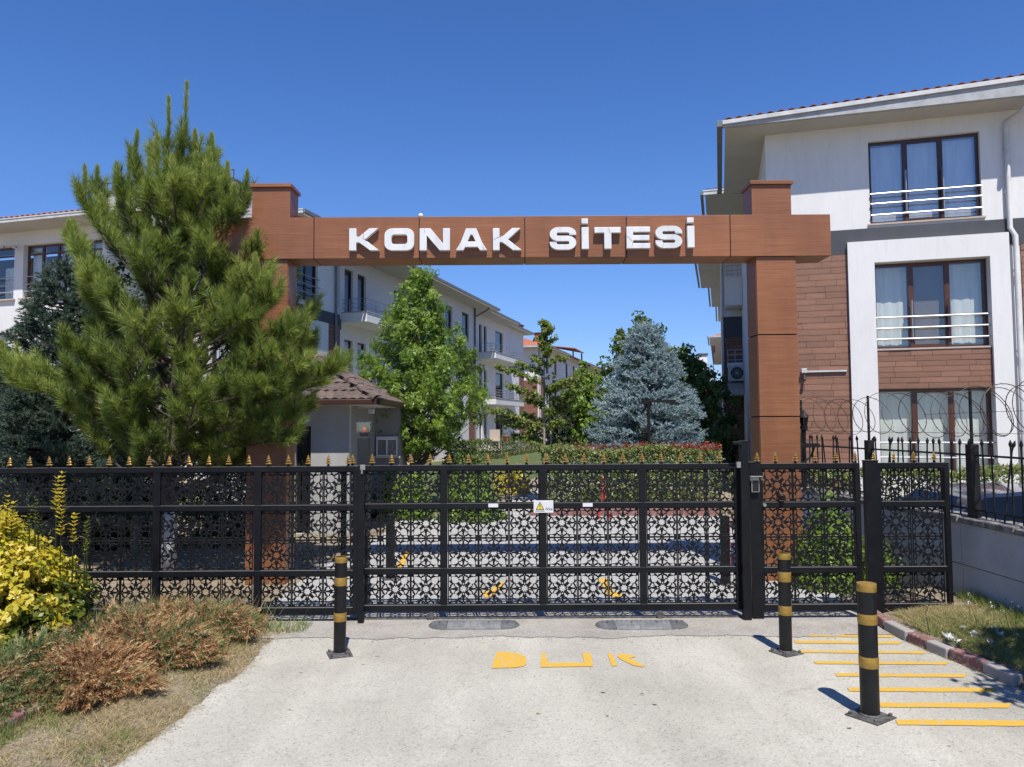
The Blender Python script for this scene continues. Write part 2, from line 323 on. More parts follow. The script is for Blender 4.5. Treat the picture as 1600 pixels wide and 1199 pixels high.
def asphalt():
    mt, nt, b = newmat('pale_asphalt'); w = worldpos(nt)
    n1 = noise(nt, 0.7, 8, 0.62, vec=w); r1 = ramp(nt, [(0.3, (0.445, 0.425, 0.36)), (0.5, (0.535, 0.51, 0.435)), (0.72, (0.60, 0.575, 0.50))]); nt.links.new(n1.outputs[0], r1.inputs[0])
    v = nt.nodes.new('ShaderNodeTexVoronoi'); v.inputs['Scale'].default_value = 85; nt.links.new(w, v.inputs['Vector'])
    sp = nt.nodes.new('ShaderNodeSeparateColor'); nt.links.new(v.outputs['Color'], sp.inputs[0])
    r2 = ramp(nt, [(0.0, (0.72, 0.72, 0.73)), (0.15, (0.95, 0.95, 0.95)), (0.85, (1.03, 1.03, 1.02)), (1.0, (1.15, 1.14, 1.12))]); nt.links.new(sp.outputs[0], r2.inputs[0])
    n3 = noise(nt, 3.2, 5, 0.65, vec=worldpos(nt, (1, 1, 1)), dist=0.6); r3 = ramp(nt, [(0.60, (1, 1, 1)), (0.78, (0.82, 0.81, 0.80))]); nt.links.new(n3.outputs[0], r3.inputs[0])
    n4 = noise(nt, 16, 2, 0.5, vec=worldpos(nt, (0.6, 1, 1))); r4 = ramp(nt, [(0.735, (1, 1, 1)), (0.76, (0.42, 0.41, 0.40))]); nt.links.new(n4.outputs[0], r4.inputs[0])
    n5 = noise(nt, 260, 2, 0.5, vec=w); r5 = ramp(nt, [(0.3, (0.8, 0.8, 0.8)), (0.7, (1.15, 1.15, 1.15))]); nt.links.new(n5.outputs[0], r5.inputs[0])
    c = r1.outputs[0]
    # worn wheel lanes, oil drips and a few hairline cracks
    n6 = noise(nt, 0.9, 4, 0.6, vec=worldpos(nt, (1.6, 0.25, 1))); r6 = ramp(nt, [(0.42, (0.90, 0.895, 0.885)), (0.60, (1.03, 1.03, 1.02))]); nt.links.new(n6.outputs[0], r6.inputs[0])
    n7 = noise(nt, 4.5, 3, 0.5, vec=worldpos(nt, (1, .8, 1))); r7 = ramp(nt, [(0.70, (1, 1, 1)), (0.80, (0.72, 0.70, 0.68))]); nt.links.new(n7.outputs[0], r7.inputs[0])
    vc = nt.nodes.new('ShaderNodeTexVoronoi'); vc.feature = 'DISTANCE_TO_EDGE'; vc.inputs['Scale'].default_value = 0.42
    nd = noise(nt, 2.5, 6, 0.7, vec=w); vm = nt.nodes.new('ShaderNodeVectorMath'); vm.operation = 'MULTIPLY_ADD'; vm.inputs[1].default_value = (.5, .5, 0); nt.links.new(nd.outputs['Color'], vm.inputs[0]); nt.links.new(w, vm.inputs[2]); nt.links.new(vm.outputs[0], vc.inputs['Vector'])
    r8 = ramp(nt, [(0.0, (0.84, 0.835, 0.83)), (0.0030, (1, 1, 1))]); nt.links.new(vc.outputs['Distance'], r8.inputs[0])
    for q in (r2, r3, r4, r5, r6, r7, r8): c = mixc(nt, 1.0, c, q.outputs[0], 'MULTIPLY')
    nt.links.new(c, b.inputs['Base Color']); b.inputs['Roughness'].default_value = 0.9; b.inputs['Specular IOR Level'].default_value = 0.25
    bump(nt, b, v.outputs['Distance'], 0.5, 0.004); return mt
M['asphalt'] = asphalt()
def groundmat(name, stops, sc=1.0, fine=(0.6, 1.3)):
    mt, nt, b = newmat(name); w = worldpos(nt)
    n1 = noise(nt, 1.1 * sc, 10, 0.72, vec=w, dist=0.4); r1 = ramp(nt, stops); nt.links.new(n1.outputs[0], r1.inputs[0])
    n2 = noise(nt, 55, 5, 0.7, vec=w); r2 = ramp(nt, [(0.3, (fine[0],) * 3), (0.7, (fine[1],) * 3)]); nt.links.new(n2.outputs[0], r2.inputs[0])
    nt.links.new(mixc(nt, 1.0, r1.outputs[0], r2.outputs[0], 'MULTIPLY'), b.inputs['Base Color']); b.inputs['Roughness'].default_value = 0.95
    bump(nt, b, n2.outputs[0], 0.9, 0.02); return mt
M['soil'] = groundmat('dry_soil', [(0.3, (0.20, 0.15, 0.10)), (0.48, (0.34, 0.27, 0.18)), (0.62, (0.42, 0.35, 0.25)), (0.75, (0.20, 0.19, 0.10))])
M['lawn'] = groundmat('lawn_soil', [(0.3, (0.06, 0.09, 0.02)), (0.5, (0.10, 0.14, 0.035)), (0.75, (0.20, 0.20, 0.08))])
M['apron'] = groundmat('rough_concrete', [(0.3, (0.36, 0.32, 0.26)), (0.5, (0.48, 0.44, 0.38)), (0.7, (0.55, 0.52, 0.46))], 2.0, (0.75, 1.2))
M['court'] = groundmat('courtyard_paving', [(0.3, (0.42, 0.41, 0.39)), (0.5, (0.50, 0.49, 0.46)), (0.75, (0.56, 0.55, 0.52))], 0.6, (0.9, 1.08))
def concretemat():
    mt, nt, b = newmat('cast_concrete'); w = worldpos(nt)
    n1 = noise(nt, 1.4, 8, 0.65, vec=w); r1 = ramp(nt, [(0.3, (0.40, 0.40, 0.40)), (0.7, (0.56, 0.56, 0.555))]); nt.links.new(n1.outputs[0], r1.inputs[0])
    n2 = noise(nt, 22, 2, 0.5, vec=w); r2 = ramp(nt, [(0.70, (1, 1, 1)), (0.76, (0.35, 0.34, 0.33))]); nt.links.new(n2.outputs[0], r2.inputs[0])
    sp = nt.nodes.new('ShaderNodeSeparateXYZ'); nt.links.new(w, sp.inputs[0])
    n3 = noise(nt, 5, 6, 0.7, vec=worldpos(nt, (1, 1, 0.2)))
    nt.links.new(mixc(nt, 1.0, r1.outputs[0], r2.outputs[0], 'MULTIPLY'), b.inputs['Base Color']); b.inputs['Roughness'].default_value = 0.9
    bump(nt, b, n3.outputs[0], 0.3, 0.01); return mt
M['concrete'] = concretemat()
M['coping'] = simple('weathered_coping', (0.34, 0.32, 0.28), (0.12, 0.115, 0.105), 9, 0.95, bmp=0.8, bscale=25)
def paintmat(name, c, wear, thr=0.62):
    mt, nt, b = newmat(name); w = worldpos(nt)
    n = noise(nt, 26, 8, 0.75, vec=w); r = ramp(nt, [(thr, c), (thr + 0.08, wear)]); nt.links.new(n.outputs[0], r.inputs[0])
    n2 = noise(nt, 200, 2, vec=w); r2 = ramp(nt, [(0.3, (0.85,) * 3), (0.7, (1.1,) * 3)]); nt.links.new(n2.outputs[0], r2.inputs[0])
    nt.links.new(mixc(nt, 1.0, r.outputs[0], r2.outputs[0], 'MULTIPLY'), b.inputs['Base Color']); b.inputs['Roughness'].default_value = 0.8
    bump(nt, b, n2.outputs[0], 0.3, 0.003); return mt
M['yellow'] = paintmat('yellow_road_paint', (0.72, 0.43, 0.045), (0.50, 0.45, 0.35), 0.545)
M['kerbred'] = paintmat('worn_red_kerb', (0.27, 0.115, 0.10), (0.38, 0.33, 0.29), 0.52)
M['kerbgrey'] = paintmat('worn_grey_kerb', (0.40, 0.37, 0.34), (0.28, 0.12, 0.10), 0.62)
M['rubber'] = simple('grey_rubber', (0.085, 0.09, 0.095), (0.15, 0.15, 0.15), 12, 0.85, bmp=0.2)
M['rubberlight'] = simple('worn_pale_rubber', (0.15, 0.155, 0.16), (0.25, 0.25, 0.245), 12, 0.85, bmp=0.2)
def barkmat(name, c1, c2):
    mt, nt, b = newmat(name); n = noise(nt, 9, 8, 0.75, vec=worldpos(nt, (1, 1, 0.25)), dist=0.8); r = ramp(nt, [(0.35, c1), (0.65, c2)])
    nt.links.new(n.outputs[0], r.inputs[0]); nt.links.new(r.outputs[0], b.inputs['Base Color']); b.inputs['Roughness'].default_value = 0.95
    bump(nt, b, n.outputs[0], 1.0, 0.03); return mt
M['bark'] = barkmat('pine_bark', (0.06, 0.042, 0.032), (0.20, 0.15, 0.12))
M['barkpale'] = barkmat('pale_bark', (0.30, 0.27, 0.24), (0.48, 0.44, 0.40))
M['barkgrey'] = barkmat('grey_brown_bark', (0.10, 0.085, 0.07), (0.26, 0.22, 0.19))
M['lime'] = barkmat('lime_wash', (0.55, 0.53, 0.50), (0.74, 0.73, 0.70))
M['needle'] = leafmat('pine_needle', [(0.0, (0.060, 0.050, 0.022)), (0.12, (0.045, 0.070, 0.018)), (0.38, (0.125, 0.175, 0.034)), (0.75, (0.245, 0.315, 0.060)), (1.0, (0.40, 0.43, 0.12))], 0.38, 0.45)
M['cypress'] = leafmat('cypress_scale', [(0.0, (0.03, 0.055, 0.038)), (0.5, (0.075, 0.115, 0.08)), (1.0, (0.15, 0.195, 0.145))], 0.2, 0.6)
M['spruce'] = leafmat('blue_spruce_needle', [(0.0, (0.09, 0.14, 0.15)), (0.5, (0.22, 0.30, 0.31)), (1.0, (0.38, 0.47, 0.47))], 0.2, 0.6)
M['leafbright'] = leafmat('sweetgum_leaf', [(0.0, (0.06, 0.115, 0.014)), (0.5, (0.14, 0.225, 0.026)), (0.85, (0.22, 0.32, 0.04)), (1.0, (0.34, 0.42, 0.09))], 0.4, 0.4)
M['leafmid'] = leafmat('mid_green_leaf', [(0.0, (0.05, 0.09, 0.02)), (0.6, (0.11, 0.165, 0.038)), (1.0, (0.20, 0.24, 0.07))], 0.4, 0.5)
M['leafdark'] = leafmat('dark_leaf', [(0.0, (0.016, 0.030, 0.012)), (0.7, (0.045, 0.065, 0.022)), (1.0, (0.12, 0.09, 0.05))], 0.3, 0.5)
M['ginkgo'] = leafmat('ginkgo_leaf', [(0.0, (0.08, 0.125, 0.022)), (0.5, (0.16, 0.215, 0.042)), (1.0, (0.28, 0.31, 0.08))], 0.4, 0.5)
M['hedge'] = leafmat('hedge_leaf', [(0.0, (0.05, 0.085, 0.02)), (0.6, (0.14, 0.18, 0.045)), (1.0, (0.32, 0.32, 0.13))], 0.3, 0.4)
M['hedgebright'] = leafmat('bright_hedge_leaf', [(0.0, (0.07, 0.13, 0.02)), (0.6, (0.16, 0.25, 0.035)), (1.0, (0.26, 0.34, 0.06))], 0.4, 0.4)
M['redtip'] = leafmat('red_shoot', [(0.0, (0.12, 0.02, 0.012)), (0.6, (0.28, 0.05, 0.03)), (1.0, (0.36, 0.12, 0.05))], 0.35, 0.4)
M['yellowleaf'] = leafmat('golden_leaf', [(0.0, (0.20, 0.23, 0.02)), (0.35, (0.42, 0.38, 0.03)), (0.75, (0.60, 0.47, 0.045)), (1.0, (0.66, 0.58, 0.18))], 0.35, 0.35)
M['oliveleaf'] = leafmat('olive_green_leaf', [(0.0, (0.03, 0.055, 0.010)), (0.6, (0.10, 0.14, 0.018)), (1.0, (0.28, 0.26, 0.03))], 0.35, 0.35)
M['dried'] = leafmat('dried_juniper', [(0.0, (0.17, 0.09, 0.04)), (0.4, (0.36, 0.20, 0.085)), (0.8, (0.50, 0.32, 0.15)), (1.0, (0.56, 0.44, 0.24))], 0.2, 0.8)
M['juniper'] = leafmat('green_juniper', [(0.0, (0.06, 0.095, 0.03)), (0.6, (0.14, 0.18, 0.06)), (1.0, (0.30, 0.29, 0.13))], 0.2, 0.7)
M['straw'] = leafmat('dry_grass_blade', [(0.0, (0.24, 0.175, 0.085)), (0.5, (0.40, 0.31, 0.16)), (1.0, (0.54, 0.45, 0.26))], 0.25, 0.8)
M['grass'] = leafmat('green_grass_blade', [(0.0, (0.09, 0.14, 0.025)), (0.6, (0.18, 0.24, 0.055)), (1.0, (0.36, 0.36, 0.14))], 0.35, 0.6)
M['terracotta'] = simple('terracotta', (0.42, 0.15, 0.08), rough=0.8)
M['flower'] = simple('white_petal', (0.8, 0.8, 0.76), (0.7, 0.7, 0.66), 20, 0.8)
def carpaint(name, c, metal):
    mt, nt, b = newmat(name); b.inputs['Base Color'].default_value = (*c, 1); b.inputs['Metallic'].default_value = metal
    b.inputs['Roughness'].default_value = 0.3; b.inputs['Coat Weight'].default_value = 1.0; b.inputs['Coat Roughness'].default_value = 0.05
    n = noise(nt, 3, 6, vec=worldpos(nt)); r = ramp(nt, [(0.3, c), (0.8, tuple(x * 0.8 + 0.02 for x in c))]); nt.links.new(n.outputs[0], r.inputs[0]); nt.links.new(r.outputs[0], b.inputs['Base Color']); return mt
M['bluecar'] = carpaint('navy_car_paint', (0.010, 0.014, 0.035), 0.0)
M['whitecar'] = carpaint('white_car_paint', (0.75, 0.75, 0.74), 0.0)
M['carglass'] = simple('car_glass', (0.006, 0.008, 0.012), rough=0.05, spec=0.35)
M['tyre'] = simple('tyre_rubber', (0.02, 0.02, 0.02), rough=0.9)
M['pale'] = simple('pale_plastic', (0.7, 0.7, 0.68), rough=0.5)

def dim_all(k):
    """one global step from measured display values to surface reflectance"""
    for mt in bpy.data.materials:
        if not mt.use_nodes or mt.get('leaf'): continue
        for nd in list(mt.node_tree.nodes):
            if nd.type != 'BSDF_PRINCIPLED': continue
            s = nd.inputs['Base Color']
            if s.is_linked:
                h = mt.node_tree.nodes.new('ShaderNodeHueSaturation'); h.inputs['Value'].default_value = k; src = s.links[0].from_socket
                mt.node_tree.links.new(src, h.inputs['Color']); mt.node_tree.links.new(h.outputs[0], s)
            else: s.default_value = tuple(c * k for c in s.default_value[:3]) + (1,)
# ================================================================== GROUND
EDGE_L = [(-2.6, -8.0), (-2.62, 0.0), (-2.6, 3.0)] + [tuple(on_z(*p).xy) for p in
          [(185, 1196), (245, 1151), (308, 1105), (336, 1077), (371, 1056), (395, 1032), (420, 1004), (452, 986), (470, 972)]]
EDGE_R = [tuple(on_z(*p).xy) for p in [(1372, 968), (1395, 985), (1430, 1003), (1495, 1030), (1550, 1052), (1600, 1075)]]
EDGE_R += [(4.6, 4.6), (6.0, 3.6), (8.0, 3.0), (11.0, 2.8)]
_ly = np.array([p[1] for p in EDGE_L]); _lx = np.array([p[0] for p in EDGE_L])
_ry = np.array([p[1] for p in EDGE_R][::-1]); _rx = np.array([p[0] for p in EDGE_R][::-1])
def edge_l(y): return float(np.interp(y, _ly, _lx))
def edge_r(y): return float(np.interp(y, _ry, _rx)) if y < _ry[-1] else float(_rx[-1])
def hsh(x, y): return 0.5 * math.sin(x * 1.7 + y * 2.3) + 0.3 * math.sin(x * 4.1 - y * 3.1) + 0.2 * math.sin(x * 9 + y * 7.7)
def sstep(a, b, x):
    t = min(1, max(0, (x - a) / (b - a))); return t * t * (3 - 2 * t)
def gz(x, y):
    """height of the ground"""
    z = 0.0
    if y < 8.2:
        dl = edge_l(y) - x
        if dl > 0.02 and y < 6.9: z = sstep(0.02, 0.5, dl) * (0.05 + 0.015 * hsh(x, y)) + sstep(0.5, 1.6, dl) * 0.05 * (1 - sstep(6.6, 7.0, y))
        dr = x - edge_r(y)
        if dr > 0.0 and y > 3.4: z = sstep(0.0, 0.1, dr) * 0.07 + sstep(0.1, 0.6, dr) * (0.06 + 0.012 * hsh(x, y))
        if y >= 6.9 and x < -2.6: z = 0.02
    if x > 4.9 and y > 7.6 and y < 16: z = -0.36 * sstep(4.8, 5.0, x) * sstep(7.6, 8.0, y) * (1 - sstep(14, 16, y))
    if x < -5.5 and y > 11 and y < 18: z = -0.36 * sstep(5.5, 6.5, -x) * sstep(11, 12, y) * (1 - sstep(16.5, 18, y))
    return z
xs = [-400, -150, -60, -30, -20, -14] + list(np.arange(-10, 10.01, 0.14)) + [14, 20, 30, 60, 150, 400]
ys = [-200, -60, -20, -8] + list(np.arange(-2, 3.4, 0.6)) + list(np.arange(3.4, 9.01, 0.12)) + list(np.arange(9.5, 20, 0.5)) + [22, 26, 32, 45, 70, 120, 400]
g = MB()
vs = [(x, y, gz(x, y) - (0.004 if True else 0)) for y in ys for x in xs]; W = len(xs)
g.add(vs, [(j * W + i, j * W + i + 1, (j + 1) * W + i + 1, (j + 1) * W + i) for j in range(len(ys) - 1) for i in range(W - 1)])
tag(g.build('ground', M['soil'], smooth=True), kind='structure')

def sheet(name, pts, z, mat, parent=None, th=0.0):
    mb = MB()
    n = len(pts)
    if th: mb.prism(lambda a, d, b: (a, b, d), pts, z - th, z)
    else: mb.add([(x, y, z) for x, y in pts], [tuple(range(n))])
    return mb.build(name, mat, parent)
# driveway with an irregular left edge
pl = []
for i in range(len(EDGE_L) - 1):
    (x0, y0), (x1, y1) = EDGE_L[i], EDGE_L[i + 1]
    k = max(1, int(math.hypot(x1 - x0, y1 - y0) / 0.06)) if y0 > 2.9 else 1
    for j in range(k):
        t = j / k; jx = (random.uniform(-0.018, 0.018) + 0.02 * hsh(y0 * 9 + t * 4, 3)) if y0 > 2.9 else 0
        pl.append((x0 + (x1 - x0) * t + jx, y0 + (y1 - y0) * t))
pl.append((-2.2, 6.82)); pl.append((EDGE_R[0][0], 6.82))
pl = [(-30, -8), (-30, 2.6), (-2.62, 2.75)] + [p for p in pl if p[1] > 2.9] + EDGE_R + [(30, 2.7), (30, -8)]
drive = sheet('driveway', pl, 0.004, M['asphalt']); tag(drive, kind='structure')
# rough concrete strip in front of and under the gate (ragged front edge)
ap = [(-6.5, 6.86)] + [(x, 6.74 + 0.05 * hsh(x * 2.1, 1) + 0.02 * hsh(x * 9, 2) + random.uniform(-0.014, 0.014)) for x in np.arange(-2.15, 3.45, 0.05)] + [(3.55, 6.9), (3.6, 7.6), (-6.5, 7.6)]
tag(sheet('concrete_apron', ap, 0.009, M['apron']), kind='structure')
court = [(-2.55, 7.6), (-2.6, 10.2), (-2.25, 13.0), (-2.2, 15.6), (-0.5, 15.8), (3.3, 40), (14.0, 75), (18, 75), (5.5, 40), (1.0, 16.2), (0.35, 15.5), (4.2, 15.3), (4.15, 11), (3.55, 9.9), (3.6, 7.6)]
tag(sheet('lawn', [(-9.5, 17.5), (-2.6, 16.6), (-.6, 17.5), (3.2, 42), (8, 60), (4, 60), (-8.5, 24)], 0.003, M['lawn']), kind='structure')
tag(sheet('courtyard_paving', court, 0.004, M['court']), kind='structure')

# painted letters and stripes on the driveway
def gpts(l): return [tuple(on_z(x, y).xy) for x, y in l]
Z1 = 0.0085
D = [(776, 1020), (798, 1021), (812, 1023), (820, 1027), (823, 1033), (823, 1039), (818, 1043), (805, 1045), (768, 1046)]
U = [(849, 1022), (853, 1040), (910, 1038), (915, 1022), (924, 1022), (926, 1043), (845, 1045), (846, 1030)]
U = [(846, 1022.5), (852.5, 1023), (856, 1037.5), (913, 1037), (909.5, 1022), (923.5, 1022.5), (926.5, 1043), (870, 1044), (845, 1044.5), (844.5, 1036)]
Rr = [[(949, 1022), (956.5, 1023), (964, 1042.5), (956, 1042.5)], [(967, 1023), (990, 1025.5), (994, 1028), (983, 1030.5), (1008, 1042), (1003, 1044), (990, 1041.5), (972, 1033), (965, 1028)]]
def painted(name, polys, mat=M['yellow']):
    mb = MB()
    for pp in polys:
        pp = gpts(pp); mb.add([(x, y, Z1) for x, y in pp], [tuple(range(len(pp)))])
    return mb.build(name, mat, drive)
painted('painted_letter', [D]); painted('painted_letter', [U]); painted('painted_letter', Rr)
def px7(x, y): return (1140 + x / 3.435, 850 + y / 3.435)
for (xl, xr, yt, yb, yr0, yr1) in [(342, 884, 489, 500, 496, 509), (342, 925, 525, 538, 530, 544), (368, 1060, 576, 589, 583, 596),
                                   (452, 1178, 635, 650, 640, 654), (565, 1275, 701, 717, 704, 722), (632, 1432, 777, 797, 778, 802), (800, 1515, 858, 883, 860, 887), (890, 1700, 950, 978, 955, 987)]:
    n = 14; top = []; bot = []
    for i in range(n + 1):
        t = i / n; x = xl + (xr - xl) * t
        top.append(px7(x + random.uniform(-2, 2), yt + (yr0 - yt) * t + random.uniform(-1, 1)))
        bot.append(px7(x + random.uniform(-2, 2) + (12 if i == 0 else 0) - (18 if i == n else 0), yb + (yr1 - yb) * t + random.uniform(-1, 1)))
    painted('painted_stripe', [top + bot[::-1]])
# yellow arrow marks inside the courtyard
def courtmark(polys):
    mb = MB()
    for pp in polys:
        mb.add([(x, y, 0.009) for x, y in gpts(pp)], [tuple(range(len(pp)))])
    mb.build('painted_arrow', M['yellow'], bpy.data.objects['courtyard_paving'])
courtmark([[(758, 935), (772, 932), (790, 912), (780, 910), (765, 925), (752, 925)]])
courtmark([[(935, 905), (948, 905), (958, 925), (975, 930), (966, 938), (948, 930)]])
courtmark([[(618, 888), (630, 888), (640, 865), (632, 862)]])

# kerbs: segments
def kerb(name, label, pts, w, h, segl, mats, off):
    root = tag(bpy.data.objects.new(name, None), label, 'kerb'); link(root)
    L = 0; P = [Vector((*p, 0)) for p in pts]
    seglist = []
    for i in range(len(P) - 1):
        n = max(1, round((P[i + 1] - P[i]).length / segl))
        for j in range(n): seglist.append((P[i].lerp(P[i + 1], j / n), P[i].lerp(P[i + 1], (j + 1) / n)))
    for i, (a, b) in enumerate(seglist):
        d = (b - a); ln = d.length; d.normalize(); nrm = Vector((-d.y, d.x, 0)) * off
        mb = MB(); ja = random.uniform(-.006, .006)
        Pf = lambda s, dd, z: tuple(a + d * s + nrm * dd + Vector((0, 0, z)))
        nn = 1
        for q in range(nn):
            s0 = 0.004 + (ln - 0.008) * q / nn; s1 = 0.004 + (ln - 0.008) * (q + 1) / nn
            mb.fbox(Pf, s0, s1, ja, w + ja + random.uniform(-.004, .004), -0.05, h + random.uniform(-.004, .004))
        mb.build('kerb_stone', mats[i % len(mats)], root, bevel=0.012)
    return root
kerb('kerb', 'worn red and grey painted kerb curving along the right side of the driveway', EDGE_R[:7], 0.085, 0.09, 0.30, [M['kerbred'], M['kerbgrey']], -1)
kl = gpts([(-60, 1200), (0, 1164), (72, 1126)])
kerb('kerb', 'short red kerb end showing in the grass at bottom left', [(x, y) for x, y in kl], 0.10, 0.12, 0.6, [M['kerbred']], 1)
kerb('kerb', 'dark red kerb at the foot of the hedge behind the gate', [(0.35, 15.45), (4.2, 15.25)], 0.12, 0.14, 0.8, [M['kerbred'], M['kerbred']], 1)

# rubber cable ramps (oval) before the gate
def ramp_mesh(x0, x1, hw, prof):
    mb = MB(); n = 16; rows = 9
    nx = max(2, int((x1 - x0) / 0.012)); V = []
    for i in range(nx + 1):
        x = x0 + (x1 - x0) * i / nx; hwx = hw * math.sqrt(max(0.0, prof(x)))
        rid = 0.008 if (i // 2) % 2 else 0.0
        for j in range(rows + 1):
            t = -1 + 2 * j / rows; V.append((x, t * hwx, 0.004 + (0.030 * (1 - t * t) + rid * (1 - abs(t))) * min(1, prof(x) * 2)))
    mb.add(V, [(i * (rows + 1) + j, (i + 1) * (rows + 1) + j, (i + 1) * (rows + 1) + j + 1, i * (rows + 1) + j + 1) for i in range(nx) for j in range(rows)])
    return mb
for (pxa, pxb, lab) in [(669, 812, 'oval grey rubber speed hump before the gate, nearer the left bollard'), (930, 1076, 'oval grey rubber speed hump before the gate, nearer the keypad post')]:
    a = on_z(pxa, 980); b = on_z(pxb, 979); c = (a + b) / 2; hl = (b.x - a.x) / 2
    t = thing('speed_hump', lab, 'speed hump', (c.x, c.y + 0.02, 0.009))
    cap = hl * 0.42
    ep = lambda x: 1 - max(0, (abs(x) - (hl - cap)) / cap) ** 2.2
    ramp_mesh(-hl, -hl + cap, 0.155, ep).build('end_piece', M['rubber'], t)
    ramp_mesh(-hl + cap + .003, -0.03, 0.155, ep).build('middle_piece', M['rubberlight'], t)
    ramp_mesh(-0.027, hl - cap, 0.155, ep).build('middle_piece', M['rubberlight'], t)
    ramp_mesh(hl - cap + .003, hl, 0.155, ep).build('end_piece', M['rubber'], t)
    for sx in (-hl + cap * .6, -0.1, 0.14, hl - cap * .6):
        MB().lathe([(0.012, 0.02), (0.012, 0.036), (0.006, 0.037)], 10, (sx, -0.03, 0.004)).build('bolt', M['bplate'], t)

# ================================================================== BOLLARDS
def bollard(px, py, r, h, bands, lab, ang, group='black and gold bollards', lean=0.0):
    c = on_z(px, py); t = thing('bollard', lab, 'bollard', (c.x, c.y, 0.004), R(ang), group)
    t.rotation_euler = (0, R(lean), R(ang))
    MB().lathe([(r, 0.0), (r, h - 0.004), (r - .006, h)], 32).build('post', M['bollard'], t, smooth=2)
    for z0, z1 in bands:
        MB().lathe([(r + .0015, z0), (r + .0025, z0 + .002), (r + .0025, z1 - .002), (r + .0015, z1)], 32).build('band', M['goldband'], t, smooth=2)
    mb = MB(); s = r * 1.9
    mb.hexa([(-s, -s, 0.0), (s, -s * 1.04, 0), (s * 1.03, s, 0), (-s, s, 0), (-s, -s, 0.012), (s, -s * 1.04, 0.007), (s * 1.03, s, 0.014), (-s, s, 0.010)])
    mb.lathe([(r * 1.18, 0.005), (r * 1.12, 0.02), (r * 1.02, 0.026)], 20)
    mb.build('base_plate', M['bplate'], t, bevel=0.002)
    if group is not None:
        for k in range(4):
            a = math.pi / 4 + k * math.pi / 2
            MB().lathe([(0.012, 0.0), (0.012, 0.02), (0.007, 0.024)], 6, (s * 1.1 * math.cos(a), s * 1.1 * math.sin(a), 0.006)).build('bolt', M['bplate'], t)
    return t
bollard(530.5, 1024, 0.050, 0.80, [(0.752, 0.80), (0.565, 0.632), (0.275, 0.345)], 'black bollard with gold bands at the left edge of the driveway', 22, lean=0.6)
bollard(1228, 1021, 0.051, 0.81, [(0.762, 0.81), (0.58, 0.66), (0.31, 0.385)], 'farther black bollard with gold bands in front of the pedestrian gate', 28, lean=0.3)
bollard(1360, 1121, 0.058, 0.845, [(0.797, 0.847), (0.59, 0.655), (0.315, 0.385)], 'nearest black bollard with gold bands standing on the yellow stripes', 35)
for (px, Y, lab) in [(610, 9.3, 'plain black bollard behind the gate near the left pillar'), (1132, 8.9, 'plain black bollard behind the gate near the right pillar')]:
    x = on_y(px, 800, Y).x; t = thing('bollard', lab, 'bollard', (x, Y, 0.004), 0.3)
    MB().lathe([(0.055, 0.0), (0.055, 0.78), (0.045, 0.79)], 24).build('post', M['bollard'], t, smooth=2)
    MB().box(-.1, .1, -.1, .1, 0, 0.012).build('base_plate', M['bplate'], t)
for (px, Y, h, lab) in [(1136, 9.7, 0.62, 'orange and white flexible post behind the gate beside the right pillar'),]:
    x = on_y(px, 800, Y).x; t = thing('delineator_post', lab, 'traffic post', (x, Y, 0.004))
    MB().lathe([(0.10, 0.0), (0.10, 0.02), (0.05, 0.035)], 20).build('base', M['orange'], t, smooth=2)
    MB().lathe([(0.035, 0.03), (0.035, h), (0.02, h + .02)], 16).build('post', M['orange'], t, smooth=2)
    for z in (0.22, 0.42): MB().lathe([(0.0365, z), (0.0365, z + .08)], 16).build('band', M['signwhite'], t)
# red stand behind the gate
x = on_y(943, 800, 14.9).x; t = thing('barrier_stand', 'small red frame stand at the foot of the hedge behind the gate', 'stand', (x, 14.9, 0.004))
for sx, sy in ((-.12, -.12), (.12, -.12), (.12, .12), (-.12, .12)):
    MB().tube([(sx, sy, 0), (sx * .35, sy * .35, 0.33), (0, 0, 0.62)], 0.018, 6).build('leg', M['red'], t)
MB().box(-.075, .075, -.075, .075, 0.28, 0.31).build('shelf', M['red'], t)
MB().lathe([(0.02, 0.55), (0.014, 0.78), (0.03, 0.80), (0.01, 0.84)], 10).build('top', M['red'], t)

